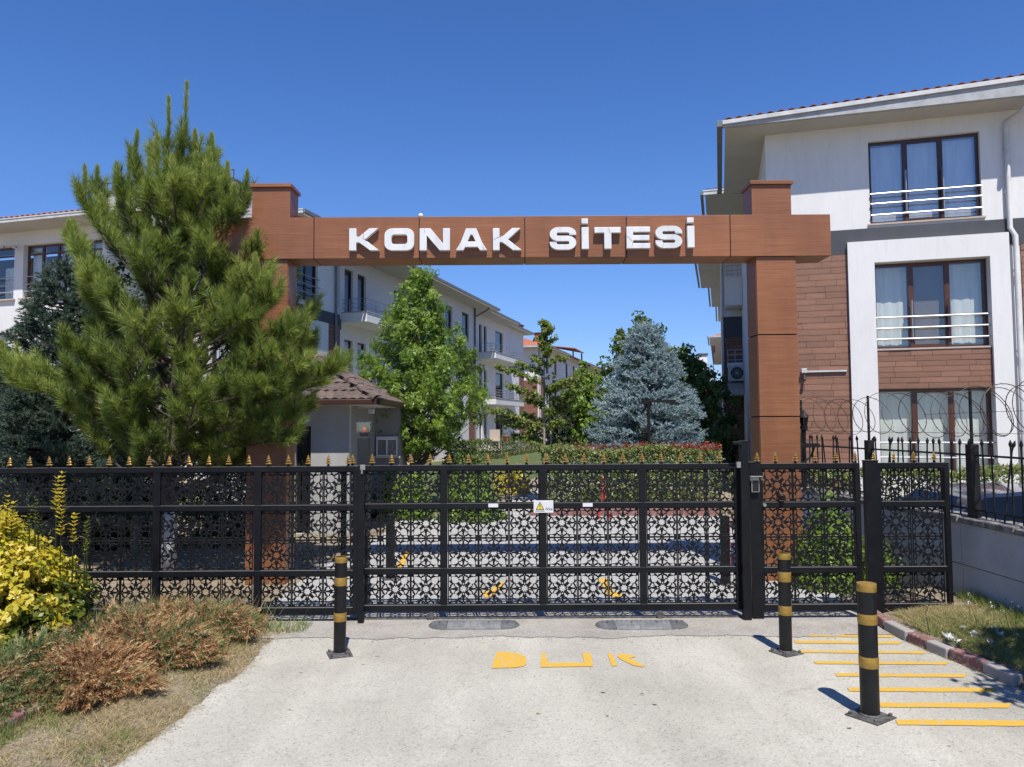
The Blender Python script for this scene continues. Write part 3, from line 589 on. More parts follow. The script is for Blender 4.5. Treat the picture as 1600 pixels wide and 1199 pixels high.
# ================================================================== GATE AND FENCE
GY = 7.30
def gx(px): return on_y(px, 850, GY).x
def gzv(py, px=860): return on_y(px, py, GY).z
ZT1 = gzv(726.5); ZT0 = gzv(735); Z31 = gzv(787); Z30 = gzv(795.5); Z21 = gzv(889); Z20 = gzv(898); ZB1 = gzv(947); ZB0 = gzv(957)
PW = abs(gx(800) - gx(752.1))            # width of one lattice square
def lattice_mesh():
    S = PW / 2
    holes = []
    def star(n, ro, ri, ph): return [((ro if i % 2 == 0 else ri) * math.cos(ph + math.pi * i / n), (ro if i % 2 == 0 else ri) * math.sin(ph + math.pi * i / n)) for i in range(2 * n)]
    holes.append(star(8, 0.235, 0.155, math.pi / 8))
    def kite(r, a, b): return [(0, r - a), (a * .62, r), (0, r + b), (-a * .62, r)]
    base = [kite(0.315, 0.075, 0.075), kite(0.855, 0.035, 0.05)]
    lf = []
    for i in range(14):                       # corner leaf, pointed toward the corner
        t = i / 13; a = math.pi * t
        lf.append((math.cos(a), 0.62 * math.sin(a) ** 0.9))
    cx, cy = -0.535, 0.565
    leaf = []
    for i in range(16):
        a = 2 * math.pi * i / 16; u = math.cos(a); v = math.sin(a)
        rr = 0.215 * v * (1.0 if u < 0 else (1 - u) ** 0.35)
        ll = u * (0.215 if u < 0 else 0.30)
        leaf.append((cx - (ll * 0.7071) + rr * -0.7071, cy + (ll * 0.7071) - rr * 0.7071))
    base.append(leaf)
    side = [[(-.055, .80), (-.16, .775), (-.25, .715), (-.315, .63), (-.25, .635), (-.17, .60), (-.10, .53), (-.065, .66)],
            [(-.325, .56), (-.31, .45), (-.20, .34), (-.13, .285), (-.09, .33), (-.14, .45), (-.19, .53), (-.26, .545)],
            [(-.79, .93), (-.53, .92), (-.54, .85), (-.63, .825), (-.76, .80)],
            [(-.46, .93), (-.11, .93), (-.14, .885), (-.27, .865), (-.30, .79), (-.355, .79), (-.375, .87), (-.45, .885)]]
    for hpoly in side: base.append(hpoly); base.append([(-a, b) for a, b in hpoly[::-1]])
    for k in range(4):
        ca, sa = [(1, 0), (0, 1), (-1, 0), (0, -1)][k]
        for hpoly in base: holes.append([(a * ca - b * sa, a * sa + b * ca) for a, b in hpoly])
    from mathutils.geometry import delaunay_2d_cdt
    vs, es = [], []
    def loop(p):
        o = len(vs); vs.extend(Vector(q) for q in p); es.extend((o + k, o + (k + 1) % len(p)) for k in range(len(p)))
    loop([(-1, -1), (1, -1), (1, 1), (-1, 1)])
    holes = [[(cx_ + (x - cx_) * 1.03, cy_ + (y - cy_) * 1.03) for x, y in h] for h in holes for cx_, cy_ in [(sum(q[0] for q in h) / len(h), sum(q[1] for q in h) / len(h))]]
    for h in holes: loop(h)
    ov, oe, of = delaunay_2d_cdt(vs, es, [], 0, 1e-6)[:3]
    def inside(p, x, y):
        c = False; k = len(p) - 1
        for q in range(len(p)):
            if (p[q][1] > y) != (p[k][1] > y) and x < (p[k][0] - p[q][0]) * (y - p[q][1]) / (p[k][1] - p[q][1]) + p[q][0]: c = not c
            k = q
        return c
    keep = []
    for f in of:
        x = sum(ov[k][0] for k in f) / 3; y = sum(ov[k][1] for k in f) / 3
        if abs(x) < 1 and abs(y) < 1 and not any(inside(h, x, y) for h in holes): keep.append(f)
    T_ = 0.0022; mb = MB(); n = len(ov)
    mb.add([(a[0] * S, -T_, a[1] * S) for a in ov] + [(a[0] * S, T_, a[1] * S) for a in ov], [tuple(f) for f in keep] + [tuple(k + n for k in f[::-1]) for f in keep])
    cnt = {}
    for f in keep:
        for a, b in ((f[0], f[1]), (f[1], f[2]), (f[2], f[0])): cnt[(min(a, b), max(a, b))] = cnt.get((min(a, b), max(a, b)), 0) + 1
    for (a, b), c in cnt.items():
        if c == 1: mb.f.append((a, b, b + n, a + n)); mb.m.append(0)
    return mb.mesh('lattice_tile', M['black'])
LAT = lattice_mesh()
# finial: small cast spear of stacked leaf tiers
def finial_mesh():
    mb = MB(); mb.mi = 0
    mb.lathe([(0.014, 0.0), (0.014, 0.012), (0.008, 0.016), (0.012, 0.022)], 8)
    mb.mi = 1
    z = 0.022
    for r, h in ((0.036, 0.030), (0.031, 0.026), (0.023, 0.022), (0.013, 0.026)):
        mb.lathe([(0.010, z - .002), (r, z + .004), (r * .62, z + h * .30), (0.004, z + h)], 12, mod=lambda a, i: 1.0 if i in (0, 3) else (1.0 if int(round(a / (math.pi / 6))) % 3 == 0 else 0.62))
        z += h * 0.8
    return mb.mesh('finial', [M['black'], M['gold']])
FIN = finial_mesh()
TH = 0.022
def gate_panels(root, ox, x0, x1, Y, mull, tiles_from, ntiles, rows=True, zoff=0.0, stiles=(0.045, 0.045)):
    """frame bars and lattice squares of one leaf; x in world, root at (ox, Y)"""
    def bar(name, a, b, z0, z1, th=TH):
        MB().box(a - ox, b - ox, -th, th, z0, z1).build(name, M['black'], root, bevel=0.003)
    for z0, z1 in ((ZT0, ZT1), (Z30, Z31), (Z20, Z21), (ZB0, ZB1)):
        bar('rail', x0 + stiles[0], x1 - stiles[1], z0, z1)
    bar('stile', x0, x0 + stiles[0], ZB0, ZT1); bar('stile', x1 - stiles[1], x1, ZB0, ZT1)
    for (a, b) in mull:
        for z0, z1 in ((ZB1, Z20), (Z21, Z30), (Z31, ZT0)): bar('mullion', a, b, z0 + .001, z1 - .001, TH * .9)
    return
def lattice_rows(root, ox, xs_):
    for ci, xc in enumerate(xs_):
        for zc, sc in (((ZT0 + Z31) / 2, (ZT0 - Z31) / PW), (Z30 - (Z30 - Z21) * .25, (Z30 - Z21) / 2 / PW), (Z30 - (Z30 - Z21) * .75, (Z30 - Z21) / 2 / PW), ((Z20 + ZB1) / 2, (Z20 - ZB1) / PW)):
            inst('lattice_tile', LAT, root, (xc - ox, 0.006 + .0006 * ((ci + int(zc * 7)) % 2), zc), (0, 0, 0), (1.006, 1, sc * 1.012))
def finials(root, ox, pxs, dy=0.0):
    for p in pxs:
        inst('finial', FIN, root, (gx(p) - ox, dy, ZT1), (0, random.uniform(-.03, .03), random.uniform(-.2, .2)), (1, 1, 1))
# sliding gate
SY = GY + 0.075
ox = gx(850)
sg = thing('sliding_gate', 'wide black sliding gate with laser-cut flower lattice across the driveway', 'gate', (ox, SY, 0))
xa, xb = gx(530), gx(1160)
gate_panels(sg, ox, xa, xb, SY, [(gx(a), gx(b)) for a, b in ((687.5, 698), (843.5, 854.5), (1001, 1012))], 0, 0, stiles=(0.05, 0.05))
lattice_rows(sg, ox, [gx(p) for p in (568, 616, 664)] + [gx(p) for p in (723, 771, 819.5)] + [gx(p) for p in (879, 927.5, 976)] + [gx(p) for p in (1037, 1085.5, 1130)])
finials(sg, ox, [548] + [579 + 30.6 * k for k in range(19)])
for p in (672, 1031):
    MB().lathe([(0.035, -0.012), (0.035, 0.012)], 20).build('wheel', M['bplate'], sg, loc=(gx(p) - ox, -0.03, 0.045), rot=(R(90), 0, 0))
MB().box(xa - ox, xb - ox, -0.02, 0.02, 0.009, 0.02).build('track', M['bplate'], sg)
MB().box(gx(763) - ox, gx(778.5) - ox, -TH - .006, -TH - .002, Z31 - .038, Z31 - .003).build('label_plate', M['signwhite'], sg)
MB().box(gx(912) - ox, gx(927.5) - ox, -TH - .006, -TH - .002, Z31 - .038, Z31 - .003).build('label_plate', M['signwhite'], sg)
# warning sign
def textmesh(s, size, mat, name, extr=0.0006):
    cu = bpy.data.curves.new('tmp_text', 'FONT'); cu.body = s; cu.size = size; cu.extrude = extr; cu.align_x = 'CENTER'
    o = bpy.data.objects.new('tmp_text', cu); link(o)
    me = bpy.data.meshes.new_from_object(o.evaluated_get(bpy.context.evaluated_depsgraph_get()))
    bpy.data.objects.remove(o); bpy.data.curves.remove(cu); me.transform(Matrix.Rotation(R(90), 4, 'X')); me.materials.clear(); me.materials.append(mat); me.name = name; return me
ws = thing('warning_sign', 'small white warning sign with yellow triangle fixed on the black gate', 'sign', (gx(850), SY - TH - 0.004, gzv(792.5)))
sw = (gx(865.5) - gx(834.5)) / 2; sh = (gzv(782) - gzv(801.5)) / 2
MB().box(-sw, sw, -0.004, 0, -sh, sh).build('plate', M['signwhite'], ws, bevel=0.001)
tx = -sw * .36; tr = sh * .74
MB().prism(ID, [(tx - tr * .92, -sh * .52), (tx + tr * .92, -sh * .52), (tx, sh * .80)], -0.0055, -0.0035).build('triangle_border', M['signblack'], ws)
MB().prism(ID, [(tx - tr * .70, -sh * .42), (tx + tr * .70, -sh * .42), (tx, sh * .58)], -0.0065, -0.005).build('triangle', M['signyellow'], ws)
MB().prism(ID, [(tx - .003, sh * -.12), (tx + .003, sh * -.12), (tx + .0045, sh * .36), (tx - .0045, sh * .36)], -0.0075, -0.006).build('exclamation_mark', M['signblack'], ws)
MB().box(tx - .003, tx + .003, -0.0075, -0.006, -sh * .32, -sh * .2).build('exclamation_dot', M['signblack'], ws)
inst('lettering', textmesh('Nice', 0.036, M['signblack'], 'lettering'), ws, (sw * .56, -0.005, -sh * .58))
MB().box(tx - tr, tx + tr, -0.0052, -0.0035, -sh * .76, -sh * .68).build('text_line', M['signblack'], ws)

# fixed fence section on the left
oxl = gx(300)
fl = thing('lattice_fence', 'long black lattice fence with gold finials left of the sliding gate', 'fence', (oxl, GY, 0))
gate_panels(fl, oxl, gx(-230), gx(566), GY, [(gx(a), gx(b)) for a, b in ((-75, -65), (83, 92), (239.5, 250), (397.5, 408))], 0, 0, stiles=(0.05, 0.085))
lattice_rows(fl, oxl, [gx(p) for p in (-40, 8, 56)] + [gx(p) for p in (116, 164.5, 213)] + [gx(p) for p in (274, 322, 371)] + [gx(p) for p in (432, 480.5, 529)] + [gx(p) for p in (-99, -147, -195)])
finials(fl, oxl, [543.5 - 31.3 * k for k in range(25)])
for p in (402, 84, -70): MB().box(gx(p) - .025 - oxl, gx(p) + .025 - oxl, 0.03, 0.08, 0.0, ZT1 - .05).build('support_post', M['black'], fl)
# posts
def post(px0, px1, Y, pytop, lab, name='gate_post', capd=0.0):
    a = on_y(px0, 850, Y).x; b = on_y(px1, 850, Y).x; zt = on_y((px0 + px1) / 2, pytop, Y).z
    t = thing(name, lab, 'post', ((a + b) / 2, Y, 0.0)); w = (b - a) / 2
    dp_ = min(w, .03)
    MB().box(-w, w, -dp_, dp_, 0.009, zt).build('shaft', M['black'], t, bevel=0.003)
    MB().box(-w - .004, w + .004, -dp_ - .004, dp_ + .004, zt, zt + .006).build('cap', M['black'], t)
    return t
post(1158.5, 1171, GY - 0.02, 690, 'tall black gate post where the sliding gate closes')
t = post(1172.5, 1190, GY + .03, 723, 'thick black post carrying the keypad beside the pedestrian gate')
post(560, 569, GY - 0.05, 728, 'slim black post between the lattice fence and the sliding gate')
# catch bracket on the tall post
x = gx(1152); t = thing('gate_catch', 'black bracket with bright bolt at the top of the tall gate post', 'bracket', (x, GY - .04, ZT1))
MB().box(-.03, .05, -.03, .03, 0.19, 0.215).build('arm', M['black'], t)
MB().box(-.008, .03, -.03, .0, -.035, .02).build('bolt', M['keyplate'], t)
x = gx(568); t = thing('gate_catch', 'small bright metal latch between fence and sliding gate', 'latch', (x, GY - .07, ZT1 - .02))
MB().box(-.02, .03, -.02, .0, -.015, .035).build('plate', M['keyplate'], t, bevel=.004)
MB().lathe([(0.009, 0), (0.009, 0.05)], 10).build('pin', M['keyplate'], t, loc=(0.0, -.025, -.05))
# pedestrian gate
oxp = gx(1267)
pg = thing('pedestrian_gate', 'narrow black lattice pedestrian gate to the right of the keypad post', 'gate', (oxp, GY + .02, 0))
gate_panels(pg, oxp, gx(1190), gx(1347), GY, [], 0, 0, stiles=(0.02, 0.05))
lattice_rows(pg, oxp, [gx(p) for p in (1218, 1266.5, 1314)])
finials(pg, oxp, [1187, 1216, 1247, 1279, 1311, 1342])
MB().lathe([(0.032, 0), (0.032, 0.02), (0.02, 0.026), (0.02, 0.05)], 16).build('handle', M['black'], pg, loc=(gx(1223) - oxp, -TH, gzv(779)), rot=(R(90), 0, 0))
MB().lathe([(0.018, 0), (0.016, 0.03)], 14).build('lock', M['keyplate'], pg, loc=(gx(1195) - oxp, -TH, gzv(791)), rot=(R(90), 0, 0))
post(1353, 1374, GY + 0.03, 720, 'thick black post right of the pedestrian gate')
oxr = gx(1430)
fr = thing('lattice_fence', 'short black lattice fence section between the thick post and the concrete wall', 'fence', (oxr, GY + .02, 0))
gate_panels(fr, oxr, gx(1375), gx(1487), GY, [], 0, 0, stiles=(0.03, 0.045))
lattice_rows(fr, oxr, [gx(p) for p in (1403, 1452.5)])
finials(fr, oxr, [1371, 1402, 1434, 1466])
# keypad
kp = thing('keypad', 'silver keypad with rain hood on the thick black post', 'keypad', (gx(1180.5), GY - 0.03, gzv(757)))
MB().box(-.040, .040, -.012, 0, -.086, .062).build('housing', M['keyplate'], kp, bevel=.006)
MB().box(-.030, .030, -.015, -.011, -.075, .028).build('key_field', M['signblack'], kp, bevel=.002)
for i in range(4):
    for j in range(3): MB().box(-.024 + j * .018, -.012 + j * .018, -.018, -.0145, -.068 + i * .024, -.052 + i * .024).build('key', M['plastic'], kp)
mb = MB(); mb.box(-.058, .058, -.05, 0, .062, .072); mb.box(-.058, -.050, -.045, 0, .03, .062); mb.box(.050, .058, -.045, 0, .03, .062); mb.build('hood', M['keyplate'], kp, bevel=.003)
# flashing lamp on a dark pillar behind the gate
x = on_y(569, 700, 7.9).x
t = thing('gate_lamp', 'clear box lamp with orange bulb on a dark stand behind the gate', 'lamp', (x, 7.9, 0.004))
MB().box(-.06, .055, -.06, .06, 0, on_y(569, 684, 7.9).z).build('stand', M['plastic'], t, bevel=.004)
zb = on_y(569, 681, 7.9).z
MB().box(-.04, .045, -.04, .04, zb - .01, zb + .025).build('lamp_base', M['signblack'], t, bevel=.004)
MB().box(-.072, .076, -.07, .07, zb + .025, zb + .145).build('clear_cover', glassmat('clear_cover_glass', (0.78, 0.82, 0.84), 1.45, 0.16), t, bevel=.008)
MB().lathe([(0.024, zb + .03), (0.03, zb + .06), (0.02, zb + .085)], 12).build('bulb', M['orange'], t)

# ================================================================== ARCH
AY = 9.0
ar = thing('entrance_arch', 'brown wood-look entrance arch with white raised lettering over the gate', 'arch', (0, AY, 0))
def ax(px, Y=AY): return on_y(px, 370, Y).x
BT = on_y(800, 338, AY).z; BB = on_y(800, 402.5, AY).z; TD = 0.43
MB().box(ax(333) + .02, ax(1298) - .02, 0.012, TD - .012, BB + .012, BT - .012).build('beam_core', M['paneldark'], ar)
jx = [ax(333), ax(490.5), ax(655), ax(820), ax(979), ax(1141), ax(1298)]
J = 0.006
for i in range(6):
    a, b = jx[i] + (J if i else 0), jx[i + 1] - (J if i < 5 else 0)
    MB().box(a, b, 0.0, 0.012, BB + .0, BT).build('front_panel', M['panel'], ar, bevel=.002)
    MB().box(a, b, 0.018, TD - .018, BB - .002, BB + .0115).build('bottom_panel', M['panel'], ar, bevel=.002)
    MB().box(a, b, TD - .012, TD, BB, BT).build('back_panel', M['panel'], ar)
    MB().box(a, b, 0.016, TD - .016, BT - .0115, BT - .001).build('top_panel', M['panel'], ar)
for xx, sgn in ((jx[0], 1), (jx[-1], -1)):
    MB().box(min(xx, xx + sgn * .018), max(xx, xx + sgn * .018), 0.0125, TD - .0125, BB, BT).build('end_panel', M['panel'], ar)
def pillar(pxl, pxr, capl, capr, jpy):
    x0 = on_y(pxl, 410, AY + .03).x; x1 = on_y(pxr, 410, AY + .03).x; w = x1 - x0
    MB().box(x0 + .014, x1 - .014, 0.045, TD - .04, 0, BB - .003).build('pillar_core', M['paneldark'], ar)
    zs = [0.004] + [on_y(pxr, p, AY + .03).z for p in jpy] + [BB - .004]
    for i in range(len(zs) - 1):
        a, b = zs[i] + (.008 if i else 0), zs[i + 1] - (.008 if i < len(zs) - 2 else 0)
        MB().box(x0 + .006, x1 - .006, 0.03, 0.044, a, b).build('pillar_panel', M['panel'], ar, bevel=.002)
        MB().box(x0, x0 + .0135, 0.046, TD - .03, a, b).build('pillar_panel', M['panel'], ar, bevel=.002)
        MB().box(x1 - .0135, x1, 0.046, TD - .03, a, b).build('pillar_panel', M['panel'], ar, bevel=.002)
    c0 = ax(capl); c1 = ax(capr); zc = on_y(1200, 288.5, AY + .04).z; zt = on_y(1200, 281, AY).z
    MB().box(c0 + .012, c1 - .012, 0.062, TD - .04, BT + .004, zc).build('cap_core', M['paneldark'], ar)
    MB().box(c0, c1, 0.05, 0.061, BT + .012, zc).build('cap_panel', M['panel'], ar, bevel=.002)
    MB().box(c0, c0 + .011, 0.062, TD - .04, BT + .012, zc).build('cap_panel', M['panel'], ar)
    MB().box(c1 - .011, c1, 0.062, TD - .04, BT + .012, zc).build('cap_panel', M['panel'], ar)
    MB().box(c0 - .022, c1 + .022, 0.02, TD, zc + .002, zt).build('cap_slab', M['panel'], ar, bevel=.003)
pillar(1181, 1244, 1178, 1240, [651, 523])
pillar(388, 450, 391, 451, [651, 523])
# letters
def LP(poly, px0, px1, pyt, pyb):
    x0, x1 = ax(px0), ax(px1); pm = (px0 + px1) / 2; zt, zb = on_y(pm, pyt, AY - .06).z, on_y(pm, pyb, AY - .06).z
    k = (AY - .07) / AY
    x0 *= k; x1 *= k
    return [(x0 + (x1 - x0) * a, zb + (zt - zb) * b) for a, b in poly]
LMAT = M['whitepaint']
def letter(polys, *box):
    mb = MB()
    for p in polys: mb.prism(ID, LP(p, *box), -0.072, -0.004)
    return mb.build('letter', LMAT, ar, bevel=0.004)
K = [[(0, 0), (.235, 0), (.235, .36), (.33, .36), (.70, 0), (1.0, 0), (.53, .49), (.97, 1), (.67, 1), (.33, .62), (.235, .62), (.235, 1), (0, 1)]]
N = [[(0, 0), (.235, 0), (.235, .68), (.66, 0), (1, 0), (1, 1), (.77, 1), (.77, .32), (.36, 1), (0, 1)]]
A_ = [[(0, 0), (.24, 0), (.31, .15), (.70, .15), (.77, 0), (1.0, 0), (.66, 1), (.33, 1)]]
T_ = [[(.37, 0), (.64, 0), (.64, .74), (1, .74), (1, 1), (0, 1), (0, .74), (.37, .74)]]
E_ = [[(0, 0), (1, 0), (1, .24), (.28, .24), (.28, .375), (.97, .375), (.97, .61), (.28, .61), (.28, .755), (1, .755), (1, 1), (0, 1)]]
I_ = [[(0, 0), (1, 0), (1, 1), (0, 1)]]
def rrect(x0, x1, y0, y1, rx, ry, n=6):
    o = []
    for cx, cy, a0 in ((x1 - rx, y1 - ry, 0), (x0 + rx, y1 - ry, 90), (x0 + rx, y0 + ry, 180), (x1 - rx, y0 + ry, 270)):
        for i in range(n + 1):
            a = R(a0 + 90 * i / n); o.append((cx + rx * math.cos(a), cy + ry * math.sin(a)))
    return o
def ring(outer, inner, box):
    po, pi_ = LP(outer, *box), LP(inner, *box); n = len(po); mb = MB()
    vs = [(a, d, b) for d in (-.072, -.004) for pp in (po, pi_) for a, b in pp]
    fs = []
    for i in range(n):
        j = (i + 1) % n
        fs += [(i, j, n + j, n + i), (2 * n + i, 3 * n + i, 3 * n + j, 2 * n + j), (i, 2 * n + i, 2 * n + j, j), (n + i, n + j, 3 * n + j, 3 * n + i)]
    mb.add(vs, fs); return mb.build('letter', LMAT, ar, bevel=0.004)
def stroke_s(box):
    tv, th = .26, .235
    # centre line of the S, from upper right end to lower left end
    L, Rr_, T, B, Mi = tv / 2, 1 - tv / 2, 1 - th / 2, th / 2, .5
    rx, ry = .20, .20
    def arc(cx, cy, ax_, ay_, a0, a1, n=7): return [(cx + ax_ * math.cos(R(a0 + (a1 - a0) * i / n)), cy + ay_ * math.sin(R(a0 + (a1 - a0) * i / n))) for i in range(n + 1)]
    hy = (T - Mi) / 2
    c = [(Rr_, .655), (Rr_, .70)] + arc(Rr_ - rx, T - .18, rx, .18, 0, 90) + arc(L + rx, Mi + hy, rx, hy, 90, 270, 12) + arc(Rr_ - rx, Mi - hy, rx, hy, 90, -90, 12) + arc(L + rx, B + .18, rx, .18, 270, 180) + [(L, .30), (L, .345)]
    wx = (ax(box[1]) - ax(box[0])); hz = 0.27
    lft, rgt = [], []
    for i, p in enumerate(c):
        q0 = c[max(0, i - 1)]; q1 = c[min(len(c) - 1, i + 1)]
        dx, dy = (q1[0] - q0[0]) * wx, (q1[1] - q0[1]) * hz; l = math.hypot(dx, dy) or 1; nx, ny = -dy / l, dx / l
        ex, ey = nx * tv / 2, ny * th / 2
        lft.append((p[0] + ex, p[1] + ey)); rgt.append((p[0] - ex, p[1] - ey))
    cl = lambda pp: [(a, min(1.0, max(0.0, b))) for a, b in pp]
    po, pi_ = LP(cl(lft), *box), LP(cl(rgt), *box); n = len(po); mb = MB()
    vs = [(a, d, b) for d in (-.072, -.004) for pp in (po, pi_) for a, b in pp]; fs = []
    for i in range(n - 1):
        j = i + 1
        fs += [(i, j, n + j, n + i), (2 * n + i, 3 * n + i, 3 * n + j, 2 * n + j), (i, 2 * n + i, 2 * n + j, j), (n + i, n + j, 3 * n + j, 3 * n + i)]
    fs += [(0, n, 3 * n, 2 * n), (n - 1, 3 * n - 1, 4 * n - 1, 2 * n - 1)]
    mb.add(vs, fs); return mb.build('letter', LMAT, ar)
letter(K, 545.5, 592.5, 357.3, 392)
ring(rrect(0, 1, 0, 1, .27, .30), rrect(.235, .77, .29, .72, .10, .12), (600.7, 647, 357.3, 392))
letter(N, 655.5, 703, 357.3, 391.8)
def ringA():
    box = (712, 761, 357.3, 391.6)
    letter([[(0, 0), (.24, 0), (.30, .15), (.70, .15), (.77, 0), (1.0, 0), (.92, .18), (.83, .40), (.37 + .02, .40), (.17, .40), (.08, .18)]], *box)
    mb = MB()
    for p in ([(.17, .40), (.375, .40), (.47, .72), (.33, 1.0)], [(.47, .72), (.53, .72), (.66, 1.0), (.33, 1.0)], [(.53, .72), (.64, .40), (.83, .40), (.66, 1.0)]):
        mb.prism(ID, LP(p, *box), -0.072, -0.004)
    mb.build('letter', LMAT, ar)
ringA()
letter(K, 770, 815, 357, 391.4)
stroke_s((859, 900.4, 355.3, 390.5))
letter(I_, 908.8, 920, 355.5, 389.5); letter(I_, 908.8, 919, 342, 350)
letter(T_, 929, 970, 355.5, 389.2); letter(E_, 979, 1016, 354.7, 388.5)
stroke_s((1024.2, 1066, 353.3, 388))
letter(I_, 1074, 1085.3, 353.5, 387.3); letter(I_, 1074, 1084.5, 340.5, 348.3)
# hairline cracks on the letter faces
for (pts_) in ([(567, 357.5), (568.5, 367), (567, 372), (573, 377)], [(663, 357.5), (664, 364)], [(772, 375), (777, 371), (783, 370)], [(951, 356), (953.5, 365)], [(987, 386), (989, 380), (987, 376), (980, 369)], [(1035, 387), (1037, 380)], [(757, 392), (755, 386)]):
    mb = MB()
    for (xa_, ya_), (xb_, yb_) in zip(pts_[:-1], pts_[1:]):
        p_, q_ = on_y(xa_, ya_, AY - .0735), on_y(xb_, yb_, AY - .0735); mb.tube([p_ - Vector((0, AY, 0)), q_ - Vector((0, AY, 0))], .0016, 4)
    mb.build('crack', M['paneldark'], ar)
t = thing('round_lamp', 'small white ball lamp on top of the arch beam', 'lamp', (ax(655.5), AY + .12, BT))
MB().lathe([(0.012, 0), (0.012, 0.02)], 10).build('stem', M['steel'], t)
MB().lathe([(0.008, 0.012), (0.026, 0.022), (0.034, 0.045), (0.026, 0.066), (0.008, 0.076)], 16).build('ball', M['signwhite'], t, smooth=True)
t = thing('floodlight', 'dark floodlight box resting on the arch beam behind the left pillar cap', 'lamp', (on_y(475, 338, AY + .3).x, AY + .33, BT))
MB().box(-.06, .035, -.05, .05, 0.0, .055).build('housing', M['brown'], t)
mb = MB(); mb.hexa([(-.09, -.08, .06), (.075, -.08, .05), (.075, .08, .05), (-.09, .08, .06), (-.09, -.08, .10), (.075, -.08, .058), (.075, .08, .058), (-.09, .08, .10)]); mb.build('lid', M['brown'], t)

# ================================================================== LOW WALL, BAR FENCE, RAZOR WIRE
WP = [Vector((4.66, 2.6, 0)), Vector((4.56, 7.70, 0)), Vector((4.20, 11.4, 0))]
WZ = 0.90
def wpt(Y):
    if Y < 7.70: t = (Y - 2.6) / 5.1; return WP[0].lerp(WP[1], t)
    t = (Y - 7.70) / 3.7; return WP[1].lerp(WP[2], t)
def wallz(Y): return 0.93 - 0.012 * max(0, 7.7 - Y)
cw = thing('concrete_wall', 'low grey concrete wall with weathered coping at the right edge of the photo', 'wall', (0, 0, 0))
for i, (a, b) in enumerate(((2.6, 5.2), (5.2, 7.70), (7.70, 9.6), (9.6, 11.4))):
    p, q = wpt(a), wpt(b); d = (q - p).normalized(); n = Vector((-d.y, d.x, 0))
    Pf = lambda s, dd, z: tuple(p + d * s + n * -dd + Vector((0, 0, z)))
    ln = (q - p).length
    mb = MB(); mb.fbox(Pf, 0, ln - .004, 0.012, 0.20, -0.4, 0.44); mb.fbox(Pf, 0, ln - .004, 0.0, 0.20, 0.447, 0.86); mb.build('wall_section', M['concrete'], cw, bevel=.006)
    k = max(1, round(ln / 0.45))
    for j in range(k):
        mb = MB(); mb.fbox(Pf, ln * j / k + .004, ln * (j + 1) / k - .004, -0.03 + random.uniform(-.006, .006), 0.24, 0.862 + random.uniform(0, .004), 0.925 + random.uniform(-.008, .008)); mb.build('coping_stone', M['coping'], cw, bevel=.012)
bf = thing('bar_fence', 'black steel bar fence with spear tips standing on the low concrete wall', 'fence', (0, 0, 0))
def off(Y, dx): return wpt(Y) + Vector((dx, 0, 0))
def railtube(z, a, b):
    MB().tube([tuple(off(a, .10) + Vector((0, 0, z))), tuple(off(b, .10) + Vector((0, 0, z)))], 0.011, 6).build('rail', M['blackrail'], bf)
PY = [5.6, 7.62, 9.45, 11.2]
for a, b in zip(PY[:-1], PY[1:]):
    railtube(1.55, a, b); railtube(1.0, a, b)
spear = MB().lathe([(0.0095, 0), (0.0095, 0.03), (0.018, 0.05), (0.02, 0.06), (0.0035, 0.10)], 6).mesh('spear_tip', M['blackrail'])
barm = MB().lathe([(0.0095, 0), (0.0095, 0.70)], 6).mesh('bar', M['blackrail'])
Y = 5.72
while Y < 11.1:
    if min(abs(Y - p) for p in PY) > 0.07:
        p = off(Y, .10); ln = random.uniform(-.03, .03) if random.random() < .8 else random.uniform(-.12, .12)
        b = inst('bar', barm, bf, (p.x, p.y, .93), (ln * .3, ln, 0)); inst('spear_tip', spear, b, (0, 0, 0.685), (ln, ln, 0))
    Y += 0.132
for i, pyy in enumerate(PY):
    p = off(pyy, .10)
    MB().box(p.x - .045, p.x + .045, p.y - .045, p.y + .045, 0.925, 1.66).build('fence_post', M['blackrail'], bf, bevel=.004)
    MB().tube([(p.x, p.y, 1.6), (p.x, p.y, 2.22)], 0.016, 6).build('wire_stake', M['blackrail'], bf)
rw = thing('razor_wire', 'coiled razor wire strung above the bar fence', 'razor wire', (0, 0, 0))
def coil(Y0, Y1, pitch, r, zc, ph, seed):
    rr = random.Random(seed); pts = []; n = int((Y1 - Y0) / pitch * 28)
    for i in range(n + 1):
        t = i / n; Yc = Y0 + (Y1 - Y0) * t; a = ph + 2 * math.pi * (Y1 - Y0) / pitch * t
        wob = 1 + .07 * math.sin(a * .37 + ph) + .05 * math.sin(a * 0.13)
        p = off(Yc, .12); pts.append(Vector((p.x + r * wob * math.cos(a), p.y + .12 * math.sin(a + .6), zc + r * wob * math.sin(a) + .02 * math.sin(Yc * 3))))
    mb = MB().tube(pts, 0.0042, 4)
    for i in range(2, n, 1):
        if rr.random() < .75:
            p = pts[i]; d = Vector((rr.uniform(-1, 1), rr.uniform(-1, 1), rr.uniform(-1, 1))).normalized() * .022; s = d.orthogonal().normalized() * .004
            mb.add([p + d, p + s, p - d, p - s], [(0, 1, 2, 3)])
    return mb
wire = simple('rusty_wire', (0.035, 0.028, 0.024), (0.08, 0.05, 0.035), 30, 0.6, metal=.3)
coil(5.4, 11.3, 0.33, 0.235, 1.98, 0.3, 1).build('coil', wire, rw)
coil(5.4, 8.2, 0.42, 0.25, 2.0, 2.0, 2).build('coil', wire, rw)
MB().tube([tuple(off(5.4, .12) + Vector((0, 0, 1.78))), tuple(off(11.3, .12) + Vector((0, 0, 1.76)))], .003, 4).build('strand', wire, rw)
MB().tube([tuple(off(5.4, .12) + Vector((0, 0, 2.0))), tuple(off(8.4, .12) + Vector((0, 0, 1.97)))], .003, 4).build('strand', wire, rw)
